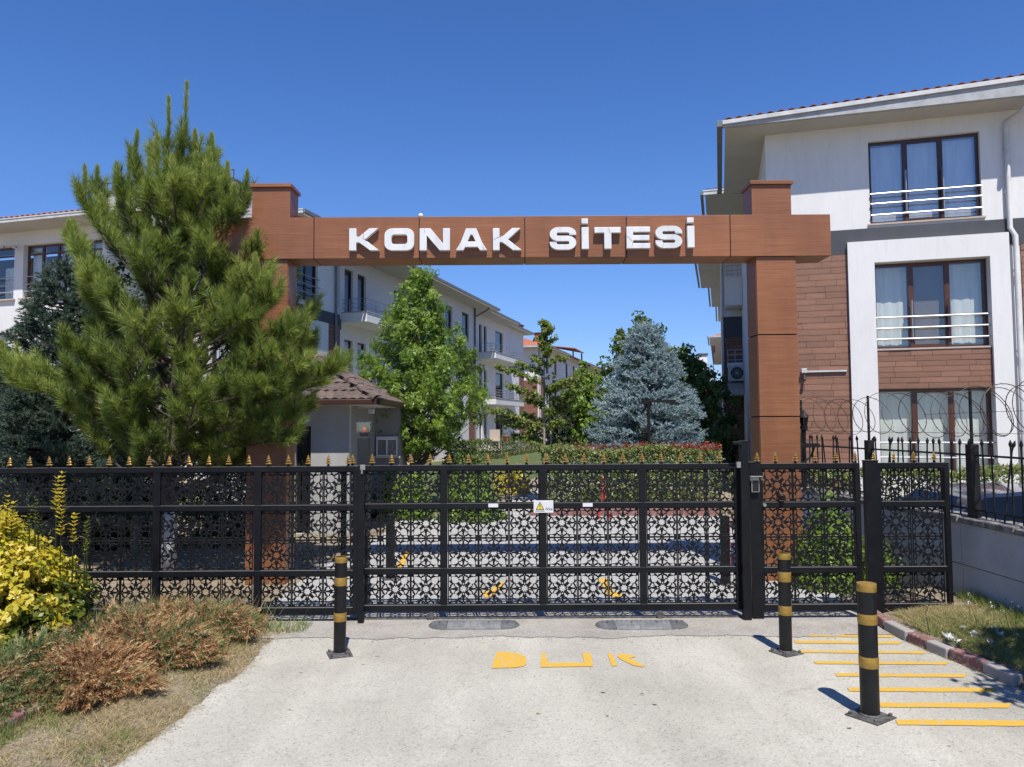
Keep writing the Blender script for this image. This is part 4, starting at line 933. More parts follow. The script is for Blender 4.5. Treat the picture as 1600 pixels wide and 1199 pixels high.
# lantern and bracket at the right pillar
lp = on_y(1256, 660, 9.25)
t = thing('wall_lantern', 'black lantern on a bracket at the right side of the right pillar', 'lantern', (lp.x, lp.y, lp.z))
MB().lathe([(0.02, -.26), (0.025, -.1), (0.045, -.09), (0.05, -.05)], 8).build('stem', M['blackrail'], t)
MB().lathe([(0.035, -.05), (0.05, .06)], 6).build('glass', M['carglass'], t)
for k in range(6):
    a = k * math.pi / 3; MB().tube([(0.037 * math.cos(a), .037 * math.sin(a), -.05), (.053 * math.cos(a), .053 * math.sin(a), .065)], .004, 4).build('cage_bar', M['blackrail'], t)
MB().lathe([(0.065, .062), (0.05, .09), (0.02, .125), (0.008, .15)], 10).build('lid', M['blackrail'], t)
MB().box(-.09, .16, -.07, .09, -.31, -.26).build('shelf', M['blackrail'], t)
MB().tube([(0.12, 0, -.3), (.08, 0, -.42), (-.02, 0, -.5), (-.03, 0, -.75)], .012, 6).build('bracket', M['blackrail'], t)
# ================================================================== VEGETATION
def unit(v): return v / np.maximum(np.linalg.norm(v, axis=-1, keepdims=True), 1e-9)
def brush_mesh(name, A, B, n, L, ang0, ang1, w, mat, r_, rbase=None, droop=0.0, tip_fan=True):
    """needle shoots: A,B (S,3) start and end; n needles each; L needle length per shoot"""
    S = len(A); A = np.asarray(A); B = np.asarray(B); L = np.broadcast_to(np.asarray(L, float), (S,))
    t = r_.random((S, n)) ** 0.9
    D = unit(B - A); up = np.where(np.abs(D[:, 2:3]) > .9, [[1., 0, 0]], [[0, 0, 1.]]); U = unit(np.cross(D, up)); V = np.cross(D, U)
    ph = r_.random((S, n)) * 2 * np.pi; rad = U[:, None] * np.cos(ph)[..., None] + V[:, None] * np.sin(ph)[..., None]
    ang = np.radians(ang0 + (ang1 - ang0) * (1 - t) + r_.normal(0, 7, (S, n)))
    d = D[:, None] * np.cos(ang)[..., None] + rad * np.sin(ang)[..., None]; d[..., 2] -= droop * r_.random((S, n)); d = unit(d)
    P = A[:, None] + (B - A)[:, None] * t[..., None]
    ln = L[:, None] * (0.75 + .4 * r_.random((S, n)))
    side = unit(np.cross(d, unit(r_.normal(0, 1, (S, n, 3))))) * (w / 2)
    tip = P + d * ln[..., None]; T = np.stack([P - side, P + side, tip], axis=2).reshape(-1, 3, 3)
    if rbase is None: rb_ = r_.random((S, 1)) * .7
    else: rb_ = np.asarray(rbase)[:, None]
    rnd = np.clip(rb_ + r_.normal(0.12, .12, (S, n)), 0, 1).reshape(-1)
    return np_mesh(name, T, 3, mat, rnd)
def leaf_mesh(name, P, N, size, mat, r_=rng, rnd=None, aspect=.7, jitter=.8, svar=.3, cup=.18):
    P = np.asarray(P, float); n = len(P); N = unit(unit(np.asarray(N, float)) + r_.normal(0, jitter, (n, 3)) * .6)
    T = unit(np.cross(N, unit(r_.normal(0, 1, (n, 3))))); B = np.cross(N, T)
    s = (size * (1 + svar * r_.normal(0, 1, n)).clip(.45, 1.8))[:, None] if np.isscalar(size) else (size * (1 + svar * r_.normal(0, 1, n)).clip(.45, 1.8))[:, None]
    q = np.stack([P - T * s * .5, P + B * s * .5 * aspect - N * s * cup, P + T * s * .55, P - B * s * .5 * aspect - N * s * cup], axis=1)
    return np_mesh(name, q, 4, mat, rnd)
def star_leaf_mesh(name, P, N, size, mat, r_, rnd=None):
    """five-lobed leaves as three crossing pointed lobes in one plane: 3 quads per leaf"""
    P = np.asarray(P, float); n = len(P); N = unit(unit(N) + r_.normal(0, .5, (n, 3)))
    T = unit(np.cross(N, unit(r_.normal(0, 1, (n, 3))))); B = np.cross(N, T); s = (size * (.7 + .6 * r_.random(n)))[:, None]; out = []
    for k, a in enumerate((0, 1.15, -1.15)):
        d = T * math.cos(a) + B * math.sin(a); e = -T * math.sin(a) + B * math.cos(a); l = s * (1.0 if k == 0 else .85)
        out.append(np.stack([P, P + d * l * .45 + e * l * .20 - N * l * .06, P + d * l - N * l * .18, P + d * l * .45 - e * l * .20 - N * l * .06], axis=1))
    q = np.concatenate(out, 0); rr = r_.random(n) if rnd is None else rnd
    return np_mesh(name, q, 4, mat, np.tile(rr, 3))
def taper(pts, r0, r1): n = len(pts); return [r0 + (r1 - r0) * i / (n - 1) for i in range(n)]
def curve_pts(p0, p1, sag, n=6, wob=0.0, rr=random):
    p0, p1 = Vector(p0), Vector(p1); out = []
    for i in range(n + 1):
        t = i / n; p = p0.lerp(p1, t); p.z += sag * math.sin(math.pi * t); p += Vector((rr.uniform(-wob, wob), rr.uniform(-wob, wob), 0)) * (1 if 0 < i < n else 0); out.append(p)
    return out

# ================================================================== BUILDINGS
TH_B = R(-15.5)
UX, UY = math.cos(TH_B), math.sin(TH_B); VX, VY = -UY, UX
CR = Vector((6.23, 18.0, 0))                        # corner of the near right building
def W2(a, b): return Vector((CR.x + a * UX + b * VX, CR.y + a * UY + b * VY, 0))
class Fac:
    """one facade plane in building-local coordinates: origin o, direction s, outward normal n"""
    def __init__(f, root, o, s, n): f.root = root; f.o = Vector((*o, 0)); f.s = Vector((*s, 0)); f.n = Vector((*n, 0))
    def P(f, s, d, z): v = f.o + f.s * s + f.n * d; return (v.x, v.y, z)
    def px(f, px, py, d=0.0):
        Mw = Matrix.Translation(f.root.location) @ Matrix.Rotation(f.root.rotation_euler.z, 4, 'Z')
        O = Mw @ (f.o + f.n * d); N = Mw.to_3x3() @ f.n; S = Mw.to_3x3() @ f.s
        r = ray(px, py); t = (O - C0).dot(N) / r.dot(N); H = C0 + r * t
        return ((H - O).dot(S), H.z)
    def wall(f, L0, L1, z0, z1, holes, mat, t=0.22, d=0.0, name='wall'):
        ss = sorted({L0, L1, *[h[0] for h in holes], *[h[1] for h in holes]}); zz = sorted({z0, z1, *[h[2] for h in holes], *[h[3] for h in holes]})
        ss = [s for s in ss if L0 <= s <= L1]; zz = [z for z in zz if z0 <= z <= z1]
        def full(i, j):
            if i < 0 or j < 0 or i >= len(ss) - 1 or j >= len(zz) - 1: return False
            cs, cz = (ss[i] + ss[i + 1]) / 2, (zz[j] + zz[j + 1]) / 2
            return not any(h[0] < cs < h[1] and h[2] < cz < h[3] for h in holes)
        mb = MB()
        for i in range(len(ss) - 1):
            for j in range(len(zz) - 1):
                if not full(i, j): continue
                a, b, c, e = ss[i], ss[i + 1], zz[j], zz[j + 1]
                mb.add([f.P(a, d, c), f.P(b, d, c), f.P(b, d, e), f.P(a, d, e)], [(0, 1, 2, 3)])
                mb.add([f.P(a, d - t, c), f.P(b, d - t, c), f.P(b, d - t, e), f.P(a, d - t, e)], [(3, 2, 1, 0)])
                for (ii, jj, q) in ((i - 1, j, ((a, c), (a, e))), (i + 1, j, ((b, c), (b, e))), (i, j - 1, ((a, c), (b, c))), (i, j + 1, ((a, e), (b, e)))):
                    if not full(ii, jj):
                        (s0, q0), (s1, q1) = q
                        mb.add([f.P(s0, d, q0), f.P(s1, d, q1), f.P(s1, d - t, q1), f.P(s0, d - t, q0)], [(0, 1, 2, 3)])
        return mb.build(name, mat, f.root)
    def window(f, s0, s1, z0, z1, cols=3, mat=None, inset=0.10, fwid=0.06, curtain='full', glass=None, transom=None, sill=True, d=0.0, mull=0.075, cmat=None, parts=True):
        mat = mat or M['frame']; glass = glass or M['glass']; e = 0.004
        s0 += e; s1 -= e; z0 += e; z1 -= e; d0, d1 = d - inset - .06, d - inset
        mb = MB(); P = f.P
        mb.fbox(P, s0, s1, d0, d1, z1 - fwid, z1); mb.fbox(P, s0, s1, d0, d1, z0, z0 + fwid)
        mb.fbox(P, s0, s0 + fwid, d0, d1, z0 + fwid, z1 - fwid); mb.fbox(P, s1 - fwid, s1, d0, d1, z0 + fwid, z1 - fwid)
        zt = z1 - fwid
        if transom: mb.fbox(P, s0 + fwid, s1 - fwid, d0, d1 + .002, transom - .03, transom + .03)
        cw_ = (s1 - s0) / cols; opens = []
        for i in range(cols):
            a = s0 + cw_ * i + (fwid if i == 0 else mull / 2); b = s0 + cw_ * (i + 1) - (fwid if i == cols - 1 else mull / 2)
            if i < cols - 1: mb.fbox(P, b, b + mull, d0 - .002, d1 + .004, z0 + fwid, zt)
            opens.append((a, b))
        w = mb.build('window', mat, f.root)
        for i, (a, b) in enumerate(opens):
            for (q0, q1) in (((z0 + fwid, transom - .03), (transom + .03, zt)) if transom else ((z0 + fwid, zt),)):
                MB().fbox(P, a, b, d0 + .025, d0 + .031, q0, q1).build('pane', glass, w)
                if parts and cols > 1 and not transom and (i % 2 == 1):
                    q = MB(); r = .035
                    q.fbox(P, a, b, d0 + .035, d1 - .004, q0, q0 + r); q.fbox(P, a, b, d0 + .035, d1 - .004, q1 - r, q1)
                    q.fbox(P, a, a + r, d0 + .035, d1 - .004, q0 + r, q1 - r); q.fbox(P, b - r, b, d0 + .035, d1 - .004, q0 + r, q1 - r); q.build('sash', mat, w)
        if curtain:
            cm = cmat or M['curtain']; n = 40
            for i, (a, b) in enumerate(opens):
                c = curtain[i] if isinstance(curtain, (list, tuple)) else curtain
                if not c: continue
                if c == 'full': x0, x1, q0, q1, amp = a, b, z0 + fwid, zt, .006
                elif c == 'part': x0, x1, q0, q1, amp = a, a + (b - a) * .8, z0 + fwid, z0 + fwid + (zt - z0) * .62, .03
                elif c == 'low': x0, x1, q0, q1, amp = a, a + (b - a) * .92, z0 + fwid, z0 + fwid + (zt - z0) * .30, .035
                elif c == 'blind': x0, x1, q0, q1, amp = a, b, z0 + fwid, zt, .0
                q = MB(); V = []
                for k in range(n + 1):
                    s = x0 + (x1 - x0) * k / n; dd = d0 - .12 + amp * math.sin(k * .45 + i * 2) + amp * .4 * math.sin(k * 1.1)
                    V += [P(s, dd, q0), P(s, dd * 1.0, q1)]
                q.add(V, [(2 * k, 2 * k + 2, 2 * k + 3, 2 * k + 1) for k in range(n)])
                q.build('curtain', M['blind'] if c == 'blind' else cm, w, smooth=True)
        if sill: MB().fbox(P, s0 - .06, s1 + .06, d - inset, d + .05, z0 - .04, z0 - .001).build('sill', M['sill'], w)
        return w
    def rails(f, s0, s1, zs, d, r=0.02, mat=None, posts=(), pz=None, name='window_railing'):
        mb = MB(); mat = mat or M['rail']
        for z in zs: mb.tube([f.P(s0, d, z), f.P(s1, d, z)], r, 8)
        for s in posts: mb.tube([f.P(s, d, pz[0]), f.P(s, d, pz[1])], r * .8, 6)
        return mb.build(name, mat, f.root, smooth=2)
    def bx(f, name, s0, s1, d0, d1, z0, z1, mat, bevel=0.0, parent=None):
        return MB().fbox(f.P, s0, s1, d0, d1, z0, z1).build(name, mat, parent or f.root, bevel=bevel)
def eave(root, a0, a1, b0, b1, z, side='L', slope=16, ridge=None, front=True, gmat=None, rmat=None):
    """soffit slab, fascia gutter and sloping roof sheet; a0..b1 are the eave outlines in local coordinates"""
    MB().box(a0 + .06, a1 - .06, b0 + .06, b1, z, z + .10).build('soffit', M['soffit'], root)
    mb = MB(); gm = gmat or M['gutter']
    mb.box(a0, a1, b0 - .04, b0 + .055, z + .02, z + .15)
    mb.box(a0 - .012, a1 + .012, b0 - .055, b0 - .04, z + .125, z + .165)
    mb.build('gutter', gm, root, bevel=.006)
    mb = MB(); x = a0 if side == 'L' else a1; sg = -1 if side == 'L' else 1
    mb.box(min(x, x + sg * .09), max(x, x + sg * .09), b0 - .04, b1, z + .018, z + .148)
    mb.build('side_gutter', M['gutterdark'], root, bevel=.006)
def hiproof(root, a0, a1, b0, b1, z, tan_s, mat, name='roof'):
    w = min(a1 - a0, b1 - b0) / 2; h = w * tan_s; am, bm = (a0 + a1) / 2, (b0 + b1) / 2
    if (a1 - a0) < (b1 - b0): r0_, r1_ = (am, b0 + w), (am, b1 - w)
    else: r0_, r1_ = (a0 + w, bm), (a1 - w, bm)
    V = [(a0, b0, z), (a1, b0, z), (a1, b1, z), (a0, b1, z), (*r0_, z + h), (*r1_, z + h)]
    fs = [(0, 1, 4), (1, 2, 5, 4), (2, 3, 5), (3, 0, 4, 5)] if (a1 - a0) < (b1 - b0) else [(0, 1, 5, 4), (1, 2, 5), (2, 3, 4, 5), (3, 0, 4)]
    fs.append((3, 2, 1, 0)); mb = MB(); mb.add(V, fs); return mb.build(name, mat, root)
def rooftile(w=0.235, l=0.34):
    mb = MB(); n = 8; V = []
    for y, zz in ((0, 0), (l, 0.0)):
        for i in range(n + 1):
            t = i / n; V.append((t * w, y, 0.052 * math.sin(math.pi * t) ** 1.2 + 0.012))
    for i in range(n + 1): t = i / n; V.append((t * w, 0, 0.052 * math.sin(math.pi * t) ** 1.2 - 0.006))
    k = n + 1
    mb.add(V, [(i, i + 1, k + i + 1, k + i) for i in range(n)] + [(2 * k + i, 2 * k + i + 1, i + 1, i) for i in range(n)])
    return mb.mesh('roof_tile', M['tile'], smooth=False)
RT = rooftile()
def tile_rows(root, a0, a1, b0, z, rows=2, sl=R(16), axis='a', w=0.235, rise=0.0):
    n = int((a1 - a0) / w)
    for r_ in range(rows):
        for i in range(n):
            j = random.uniform(-.006, .006)
            if axis == 'a': loc = (a0 + i * w, b0 + r_ * .30 * math.cos(sl) + j, z + r_ * .30 * math.sin(sl) + rise * (i * w + .1)); rot = (sl - .03, 0, random.uniform(-.012, .012))
            inst('roof_tile', RT, root, loc, rot)

EZ = 8.90
# ---------------------------------------------------------------- right building
rb = thing('apartment_building', 'white and brown three storey apartment building with big windows, close on the right', 'building', tuple(CR), TH_B)
ff = Fac(rb, (0, 0), (1, 0), (0, -1))
def rnd2(t): return t
w2a, w2t = ff.px(1356, 222); _, w2b0 = ff.px(1356, 351); w2b, _ = ff.px(1530, 207)
w1a, w1t = ff.px(1366, 412); _, w1z = ff.px(1366, 546); w1b, _ = ff.px(1544, 404)
g_a, g_t = ff.px(1371, 608); g_b, _ = ff.px(1548, 603); g_z = 0.62
w2z, w2t = w2b0 + .0, w2t
band1 = ff.px(1304, 361)[1]; band0 = ff.px(1307, 399)[1]
fr_a, fr_t = ff.px(1324, 379, .12); fr_b = ff.px(1577, 380, .12)[0]
# main wall with three openings
op_a, op_b = min(w1a, g_a) - .0, max(w1b, g_b)
H2 = (w2a, w2b, w2z, w2t); H1 = (op_a, op_b, w1z, w1t); H0 = (op_a, op_b, g_z, g_t)
ff.wall(0, 12, -.4, EZ, [H2, H1, H0], M['white'])
ff.bx('dark_band', -.012, fr_b + .35, 0.0005, .022, band0, band1, M['band'])
# projecting white surround
ff.wall(fr_a, fr_b, -.4, fr_t, [(op_a, op_b, -.4, w1t)], M['white'], t=.118, d=.12, name='surround')
# side walls and stepped wings
segW = [(0.22, 5.4, 0.0), (5.4, 12.8, -.25), (12.8, 20.2, -1.07), (20.2, 27, -.6), (27, 34, -.2)]
MB().box(-.001, .22, 0.2202, 5.4, -.4, EZ).build('wall', M['white'], rb)
for b0, b1, a in segW[1:]: MB().box(a, 10, b0 + .003, b1, -.4, EZ).build('wing_wall', M['white'], rb)
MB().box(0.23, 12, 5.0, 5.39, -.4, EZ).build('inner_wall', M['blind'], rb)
MB().box(11.8, 12, 0.23, 4.99, -.4, EZ).build('end_wall', M['white'], rb)
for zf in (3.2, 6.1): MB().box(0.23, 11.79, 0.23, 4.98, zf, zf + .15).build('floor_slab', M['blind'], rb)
segE = [(-.78, 4.65, -1.0), (4.65, 12.0, -1.56), (12.0, 21.2, -2.07), (21.2, 28, -1.6), (28, 35, -1.25)]
for i, (b0, b1, a) in enumerate(segE):
    if i == 0:
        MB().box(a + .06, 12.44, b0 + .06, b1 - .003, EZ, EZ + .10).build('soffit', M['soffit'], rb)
        hf = lambda q: EZ + .16 + .042 * (q + 1.0)
        for nm, y0_, y1_, zl0, zl1, mt_ in (('fascia', b0 - .02, b0 + .055, None, -.10, 'fascia'), ('gutter', b0 - .07, b0 + .05, -.098, 0.0, 'gutter')):
            mb = MB(); A_z = lambda q, o: (EZ + .005) if o is None else hf(q) + o
            c = [(a, y0_, A_z(a, zl0)), (12.5, y0_, A_z(12.5, zl0)), (12.5, y1_, A_z(12.5, zl0)), (a, y1_, A_z(a, zl0)), (a, y0_, hf(a) + zl1), (12.5, y0_, hf(12.5) + zl1), (12.5, y1_, hf(12.5) + zl1), (a, y1_, hf(a) + zl1)]
            mb.hexa(c); mb.build(nm, M[mt_], rb, bevel=.006)
        MB().box(a - .13, a, b0 - .06, b1, EZ + .018, EZ + .165).build('side_gutter', M['gutterdark'], rb, bevel=.006)
    else: eave(rb, a, 12.5, b0, b1 - .003, EZ + .002 * i)
    if i < 3: tile_rows(rb, a + .03, (8.5 if i == 0 else 0.2), b0 - .03, EZ + .165, rows=2 if i == 0 else 1, rise=.042 if i == 0 else 0)
hiproof(rb, -.9, 12.4, -.6, 34.5, EZ + .12, math.tan(R(14)), M['rooffar'])
# wing fronts: cladding, band, balconies
wf = Fac(rb, (-1.07, 12.8), (1, 0), (0, -1))
wf.bx('wing_cladding', 0.0, .815, 0.0, .03, -.3, 5.35, M['clad']); wf.bx('wing_band', 0.0, .815, 0.0, .034, 5.36, 6.2, M['band'])
wf.bx('balcony_parapet', 0.16, .81, .04, 1.2, 6.5, 7.62, M['white'], .01)
wf.bx('balcony_parapet', 0.20, .81, .04, 1.0, 2.95, 3.45, M['soffit'], .01)
wf.rails(.2, .81, (8.1, 7.9, 7.75), 1.1, .012, M['steel'], posts=(.25, .45, .65), pz=(7.62, 8.1), name='balcony_railing')
wf.rails(.2, .81, (4.75, 4.55, 4.35), 1.0, .014, M['rail'], posts=(.22, .5, .8), pz=(4.2, 4.75), name='balcony_railing')
wf.bx('balcony_slab', 0.2, .81, .04, 1.0, 4.12, 4.24, M['white'])
for aa in (.05,): MB().tube([wf.P(aa, .06, EZ), wf.P(aa, .06, 0)], .035, 8).build('downpipe', M['gutter'], rb)
t = thing('ac_unit', 'white air conditioner unit on the shaded side of the right building behind the pillar', 'air conditioner', tuple(Matrix.Translation(rb.location) @ Matrix.Rotation(TH_B, 4, 'Z') @ Vector(wf.P(.55, 1.15, 3.50))), TH_B)
MB().box(-.34, .42, -.14, .14, 0, .62).build('casing', M['ac'], t, bevel=.02)
MB().lathe([(.24, 0), (.24, .015), (.21, .02)], 28).build('fan_guard', M['plastic'], t, loc=(0, -.14, .31), rot=(R(90), 0, 0))
for k in range(6):
    MB().box(-.21, .21, -.004, .004, -.004, .004).build('guard_bar', M['steel'], t, loc=(0, -.165, .31), rot=(0, k * math.pi / 6, 0))
for k in (-.25, .3): MB().box(k - .02, k + .02, -.14, .14, -.05, 0).build('bracket', M['steel'], t)
# windows
ff.window(*H2, cols=3, glass=M['glasstop'], curtain=['full', 'full', 'full'], cmat=curtainmat('sheer_curtain', (0.80, 0.85, 0.88)))
ff.window(*H1, cols=3, mat=M['framered'], curtain=['full', 'blind', 'full'], inset=.16)
ff.window(*H0, cols=3, mat=M['framered'], curtain=['full', 'full', 'full'], inset=.16, sill=False)
def rail3(pys, pxl, pxr, d, s0, s1):
    return [ff.px(pxl, p, d)[1] for p in pys]
zs = rail3((304, 319.5, 337), 1358, 1530, .06, 0, 0); ff.rails(w2a + .01, w2b - .01, zs, .05, .021)
zs = rail3((497, 514, 531), 1368, 1545, .02, 0, 0); ff.rails(op_a, op_b, zs, .0, .021)
zs = [1.9 - (q - 658) / 1170 * 17.2 for q in (692, 715, 738)]; ff.rails(op_a, op_b, zs, .0, .021)
for zz, sa in (((7.05, 7.75), (w2a, w2b)), ((4.1, 4.7), (op_a, op_b)), ((.75, 1.5), (op_a, op_b))):
    for k in (1, 2):
        s = sa[0] + (sa[1] - sa[0]) * k / 3; MB().fbox(ff.P, s - .012, s + .012, -.09, .06 if sa[0] == w2a else .01, zz[0] - .3, zz[1] - .02).build('rail_support', M['steel'], rb)
# cladding planks
def planks(f, s0, s1, z0, z1, d, hgt=0.14, wmean=0.75, name='cladding_plank'):
    f.bx('cladding_base', s0, s1, d, d + .012, z0, z1, simple('cladding_joint', (.05, .03, .024), rough=.9) if 'cladding_joint' not in bpy.data.materials else bpy.data.materials['cladding_joint'])
    rows = int(round((z1 - z0) / hgt)); h = (z1 - z0) / rows; base = None
    rot = math.atan2(f.s.y, f.s.x)
    for r_ in range(rows):
        s = s0 - random.uniform(0, .5)
        while s < s1:
            L = random.choice((.45, .6, .8, .95)); a, b = max(s, s0), min(s + L, s1); s += L
            if b - a < .04: continue
            key = 'plank_mesh'
            if key not in bpy.data.meshes: MB().box(0, 1, 0, 1, 0, 1).mesh(key, M['plank'])
            me = bpy.data.meshes[key]
            p = f.P(a + .003, d + .012 + random.uniform(.012, .022), z0 + r_ * h + .004)
            inst(name, me, f.root, p, (0, 0, rot), (b - a - .006, .0001 + .03, h - .008))
planks(ff, 0.002, fr_a - .003, 0.3, band0 - .003, .0, .145)
planks(ff, op_a + .002, op_b - .002, g_t + .002, w1z - .045, .0, .125)
planks(ff, fr_b + .25, fr_b + 1.2, 2.6, band0 - .003, .0, .145)
ff.bx('lower_cladding', fr_b + .2, 12, .0005, .018, -.3, 2.6, M['clad'])
# downpipe
dp, _ = ff.px(1573, 230, .08); P = ff.P
_, zk = ff.px(1573, 190, .08)
MB().tube([P(dp + .28, .80, EZ + .35), P(dp + .22, .78, EZ - .22), P(dp + .02, .10, zk), P(dp, .08, zk - .2), P(dp, .08, 6.2), P(dp + .07, .16, 6.0), P(dp + .07, .16, -.2)], .055, 10).build('downpipe', M['gutter'], rb, smooth=2)
for z in (8.0, 7.0, 5.2, 3.4, 1.6): MB().box(-.065, .065, -.03, .06, 0, .05).build('pipe_clamp', M['gutter'], rb, loc=P(dp + (.07 if z < 6 else 0), (.13 if z < 6 else .05), z))
# conduit and security camera
s0, z0 = ff.px(1256, 581, .05); s1, _ = ff.px(1323, 582, .05)
t = thing('security_camera', 'small white security camera with conduit on the brown cladding right of the pillar', 'camera', tuple(Matrix.Translation(rb.location) @ Matrix.Rotation(TH_B, 4, 'Z') @ Vector(P(s0, .06, z0))), TH_B)
MB().box(0, s1 - s0, -.02, .02, -.02, .02).build('conduit', M['gutter'], t)
MB().box(-.06, .06, -.10, .0, -.04, .07).build('junction_box', M['pale'], t, bevel=.01)
MB().tube([(0, -.05, -.04), (0, -.08, -.1)], .015, 6).build('arm', M['plastic'], t)
MB().lathe([(.03, 0), (.035, .05), (.035, .13), (.02, .14)], 12).build('body', M['plastic'], t, loc=(0, -.06, -.10), rot=(R(150), 0, 0))

# ---------------------------------------------------------------- left building
LO = W2(-15.5, 3.8)
lb = thing('apartment_building', 'long white three storey apartment building behind the pine, running away on the left', 'building', tuple(LO), TH_B)
sf = Fac(lb, (0, 0), (0, 1), (1, 0)); fl_ = Fac(lb, (0, 0), (-1, 0), (0, -1)); l1 = Fac(lb, (-6.0, -1.8), (-1, 0), (0, -1))
def win_px(f, pxa, pxb, pyt, pyb, d=0.0):
    s0, zt = f.px(pxa, pyt, d); s1, _ = f.px(pxb, pyt, d); _, zb = f.px(pxa, pyb, d); return (min(s0, s1), max(s0, s1), zb, zt)
# block A
A2 = win_px(sf, 464, 497, 413, 475); A2 = (A2[0], A2[1], 6.35, 8.35); A1 = (A2[0], A2[1], 3.5, 5.35); A0 = (A2[0], A2[1], .6, 2.6)
eA = sf.px(531, 450)[0]
sf.wall(0, eA, -.4, EZ, [A2, A1, A0], M['white'])
for h in (A2, A1, A0): sf.window(*h, cols=2, curtain=None, glass=M['glassdark'], mat=M['darkframe'] if h is A2 else M['frame'])
sf.rails(A2[0] - .05, A2[1] + .05, (6.65, 6.95, 7.25), .06, .02, M['steel']); sf.rails(A1[0] - .05, A1[1] + .05, (3.8, 4.1, 4.4), .06, .02, M['steel'])
sf.bx('dark_band', -.01, eA, .0005, .024, 5.75, 6.18, M['band'])
sf.bx('cladding', -.01, A2[0] - .15, .0005, .02, -.3, 5.74, M['clad']); sf.bx('cladding', eA - .85, eA, .0005, .022, -.3, 5.74, M['clad'])
MB().tube([sf.P(eA - .42, .07, EZ), sf.P(eA - .42, .07, 0)], .05, 8).build('downpipe', M['gutterdark'], lb)
# block B (recessed) with balconies
SB = Fac(lb, (-.55, 0), (0, 1), (1, 0)); eB = 12.0
d1 = win_px(SB, 538.5, 552, 421, 489); d2 = win_px(SB, 559, 572, 430, 490)
holesB = []
for z in (6.3, 3.35, .4):
    holesB += [(d1[0], d1[1], z, z + 2.05), (d2[0], d2[1], z, z + 2.05)]
holesB += [(eB - 2.2, eB - 1.2, 6.9, 8.3), (eB - 2.2, eB - 1.2, 3.9, 5.3)]
SB.wall(eA + .0, eB, -.4, EZ, holesB, M['white'])
for h in holesB: SB.window(*h, cols=1, curtain=None, glass=M['glassdark'], mat=M['darkframe'], sill=False)
MB().box(-.55, 0, eA - .22, eA - .0, -.4, EZ - .01).build('return_wall', M['white'], lb)
def balcony(f, s0, s1, zfl, dep, par=.52, rail=.55, zp=None, slabmat=None):
    p = MB(); P = f.P; c = .35
    out = [(s0, 0.002), (s0, dep), (s1, dep), (s1, .002)]
    # parapet box (open) and slab
    p.fbox(P, s0, s1, .002, dep, zfl - .30, zfl - .12)
    p.fbox(P, s0, s0 + .10, .002, dep, zfl - .12, zfl + par * .2); p.fbox(P, s1 - .10, s1, .002, dep, zfl - .12, zfl + par * .2); p.fbox(P, s0 + .10, s1 - .10, dep - .10, dep, zfl - .12, zfl + par * .2)
    b = p.build('balcony', slabmat or M['white'], f.root, bevel=.01)
    q = MB(); zr = zfl + par * .2
    q.fbox(P, s0 - .03, s1 + .03, dep - .13, dep + .03, zr, zr + .03); q.fbox(P, s0 - .03, s0 + .13, 0.01, dep - .13, zr, zr + .03); q.build('coping', M['sill'], b)
    q = MB()
    for z in (zr + rail * .35, zr + rail * .68, zr + rail):
        q.tube([P(s0 + .05, .02, z), P(s0 + .05, dep - .05, z), P(s1 - .05, dep - .05, z), P(s1 - .05, .02, z)], .014, 6)
    n = max(2, int((s1 - s0) / .8))
    for k in range(n + 1): s = s0 + .05 + (s1 - s0 - .1) * k / n; q.tube([P(s, dep - .05, zr), P(s, dep - .05, zr + rail)], .014, 6)
    for k in (.3, .7): q.tube([P(s0 + .05, dep * k, zr), P(s0 + .05, dep * k, zr + rail)], .014, 6)
    q.build('railing', M['steel'], b); return b
for z in (6.35, 3.40, .45): balcony(SB, d1[0] - .25, d2[1] + 1.4, z, 1.15)
SB.bx('dark_band', eA + .02, d1[0] - .3, .0005, .024, 5.75, 6.18, M['band']); SB.bx('dark_band', d2[1] + 1.5, eB, .0005, .024, 5.75, 6.18, M['band'])
# block C and D, farther along
eC = sf.px(742, 520)[0]; eD = 26.2
hC = [win_px(sf, 722, 733, 490, 528)]; hC = [(hC[0][0], hC[0][1], z, z + 1.7) for z in (6.7, 3.8)]
for k in range(3): hC += [(13.0 + 2.3 * k, 14.1 + 2.3 * k, z, z + 1.6) for z in (6.8, 3.9, .9)]
hC = [h for i, h in enumerate(hC) if i < 2 or h[1] < hC[0][0] - .2]
sf.wall(eB, eC, -.4, EZ, hC, M['white'])
for h in hC: sf.window(*h, cols=1, curtain=None, glass=M['glassdark'], mat=M['darkframe'], sill=False)
MB().box(-.55, -.22, eB, eB + .2, -.4, EZ - .01).build('return_wall', M['white'], lb)
sf.bx('dark_band', eB, eC, .0005, .024, 5.75, 6.18, M['band']); sf.bx('cladding', eC - 1.2, eC, .0005, .02, -.3, 5.74, M['clad'])
SD = Fac(lb, (-.5, 0), (0, 1), (1, 0))
hD = [win_px(SD, 748.5, 753, 515, 540), win_px(SD, 756, 760.5, 518, 540), win_px(SD, 774, 786, 527, 560)]
hD = [(h[0], h[1], z, z + 2.0) for h in hD for z in (6.3, 3.4, .5)]
SD.wall(eC, 34, -.4, EZ, hD, M['white'])
for h in hD: SD.window(*h, cols=1, curtain=None, glass=M['glassdark'], mat=M['darkframe'], sill=False)
sd0 = SD.px(748, 540)[0]
for z in (6.35, 3.40, .45): balcony(SD, sd0, sd0 + 7.0, z, 1.15)
SD.bx('dark_band', sd0 + 7.1, 34, .0005, .024, 5.75, 6.18, M['band']); SD.bx('cladding', 32.6, 34, .0005, .022, -.3, 5.74, M['clad'])
MB().tube([sf.P(eC - .15, .06, EZ), sf.P(eC - .15, .06, 0)], .06, 8).build('downpipe', M['gutterdark'], lb)
MB().box(-10, -.72, 33.78, 34, -.4, EZ).build('end_wall', M['white'], lb)
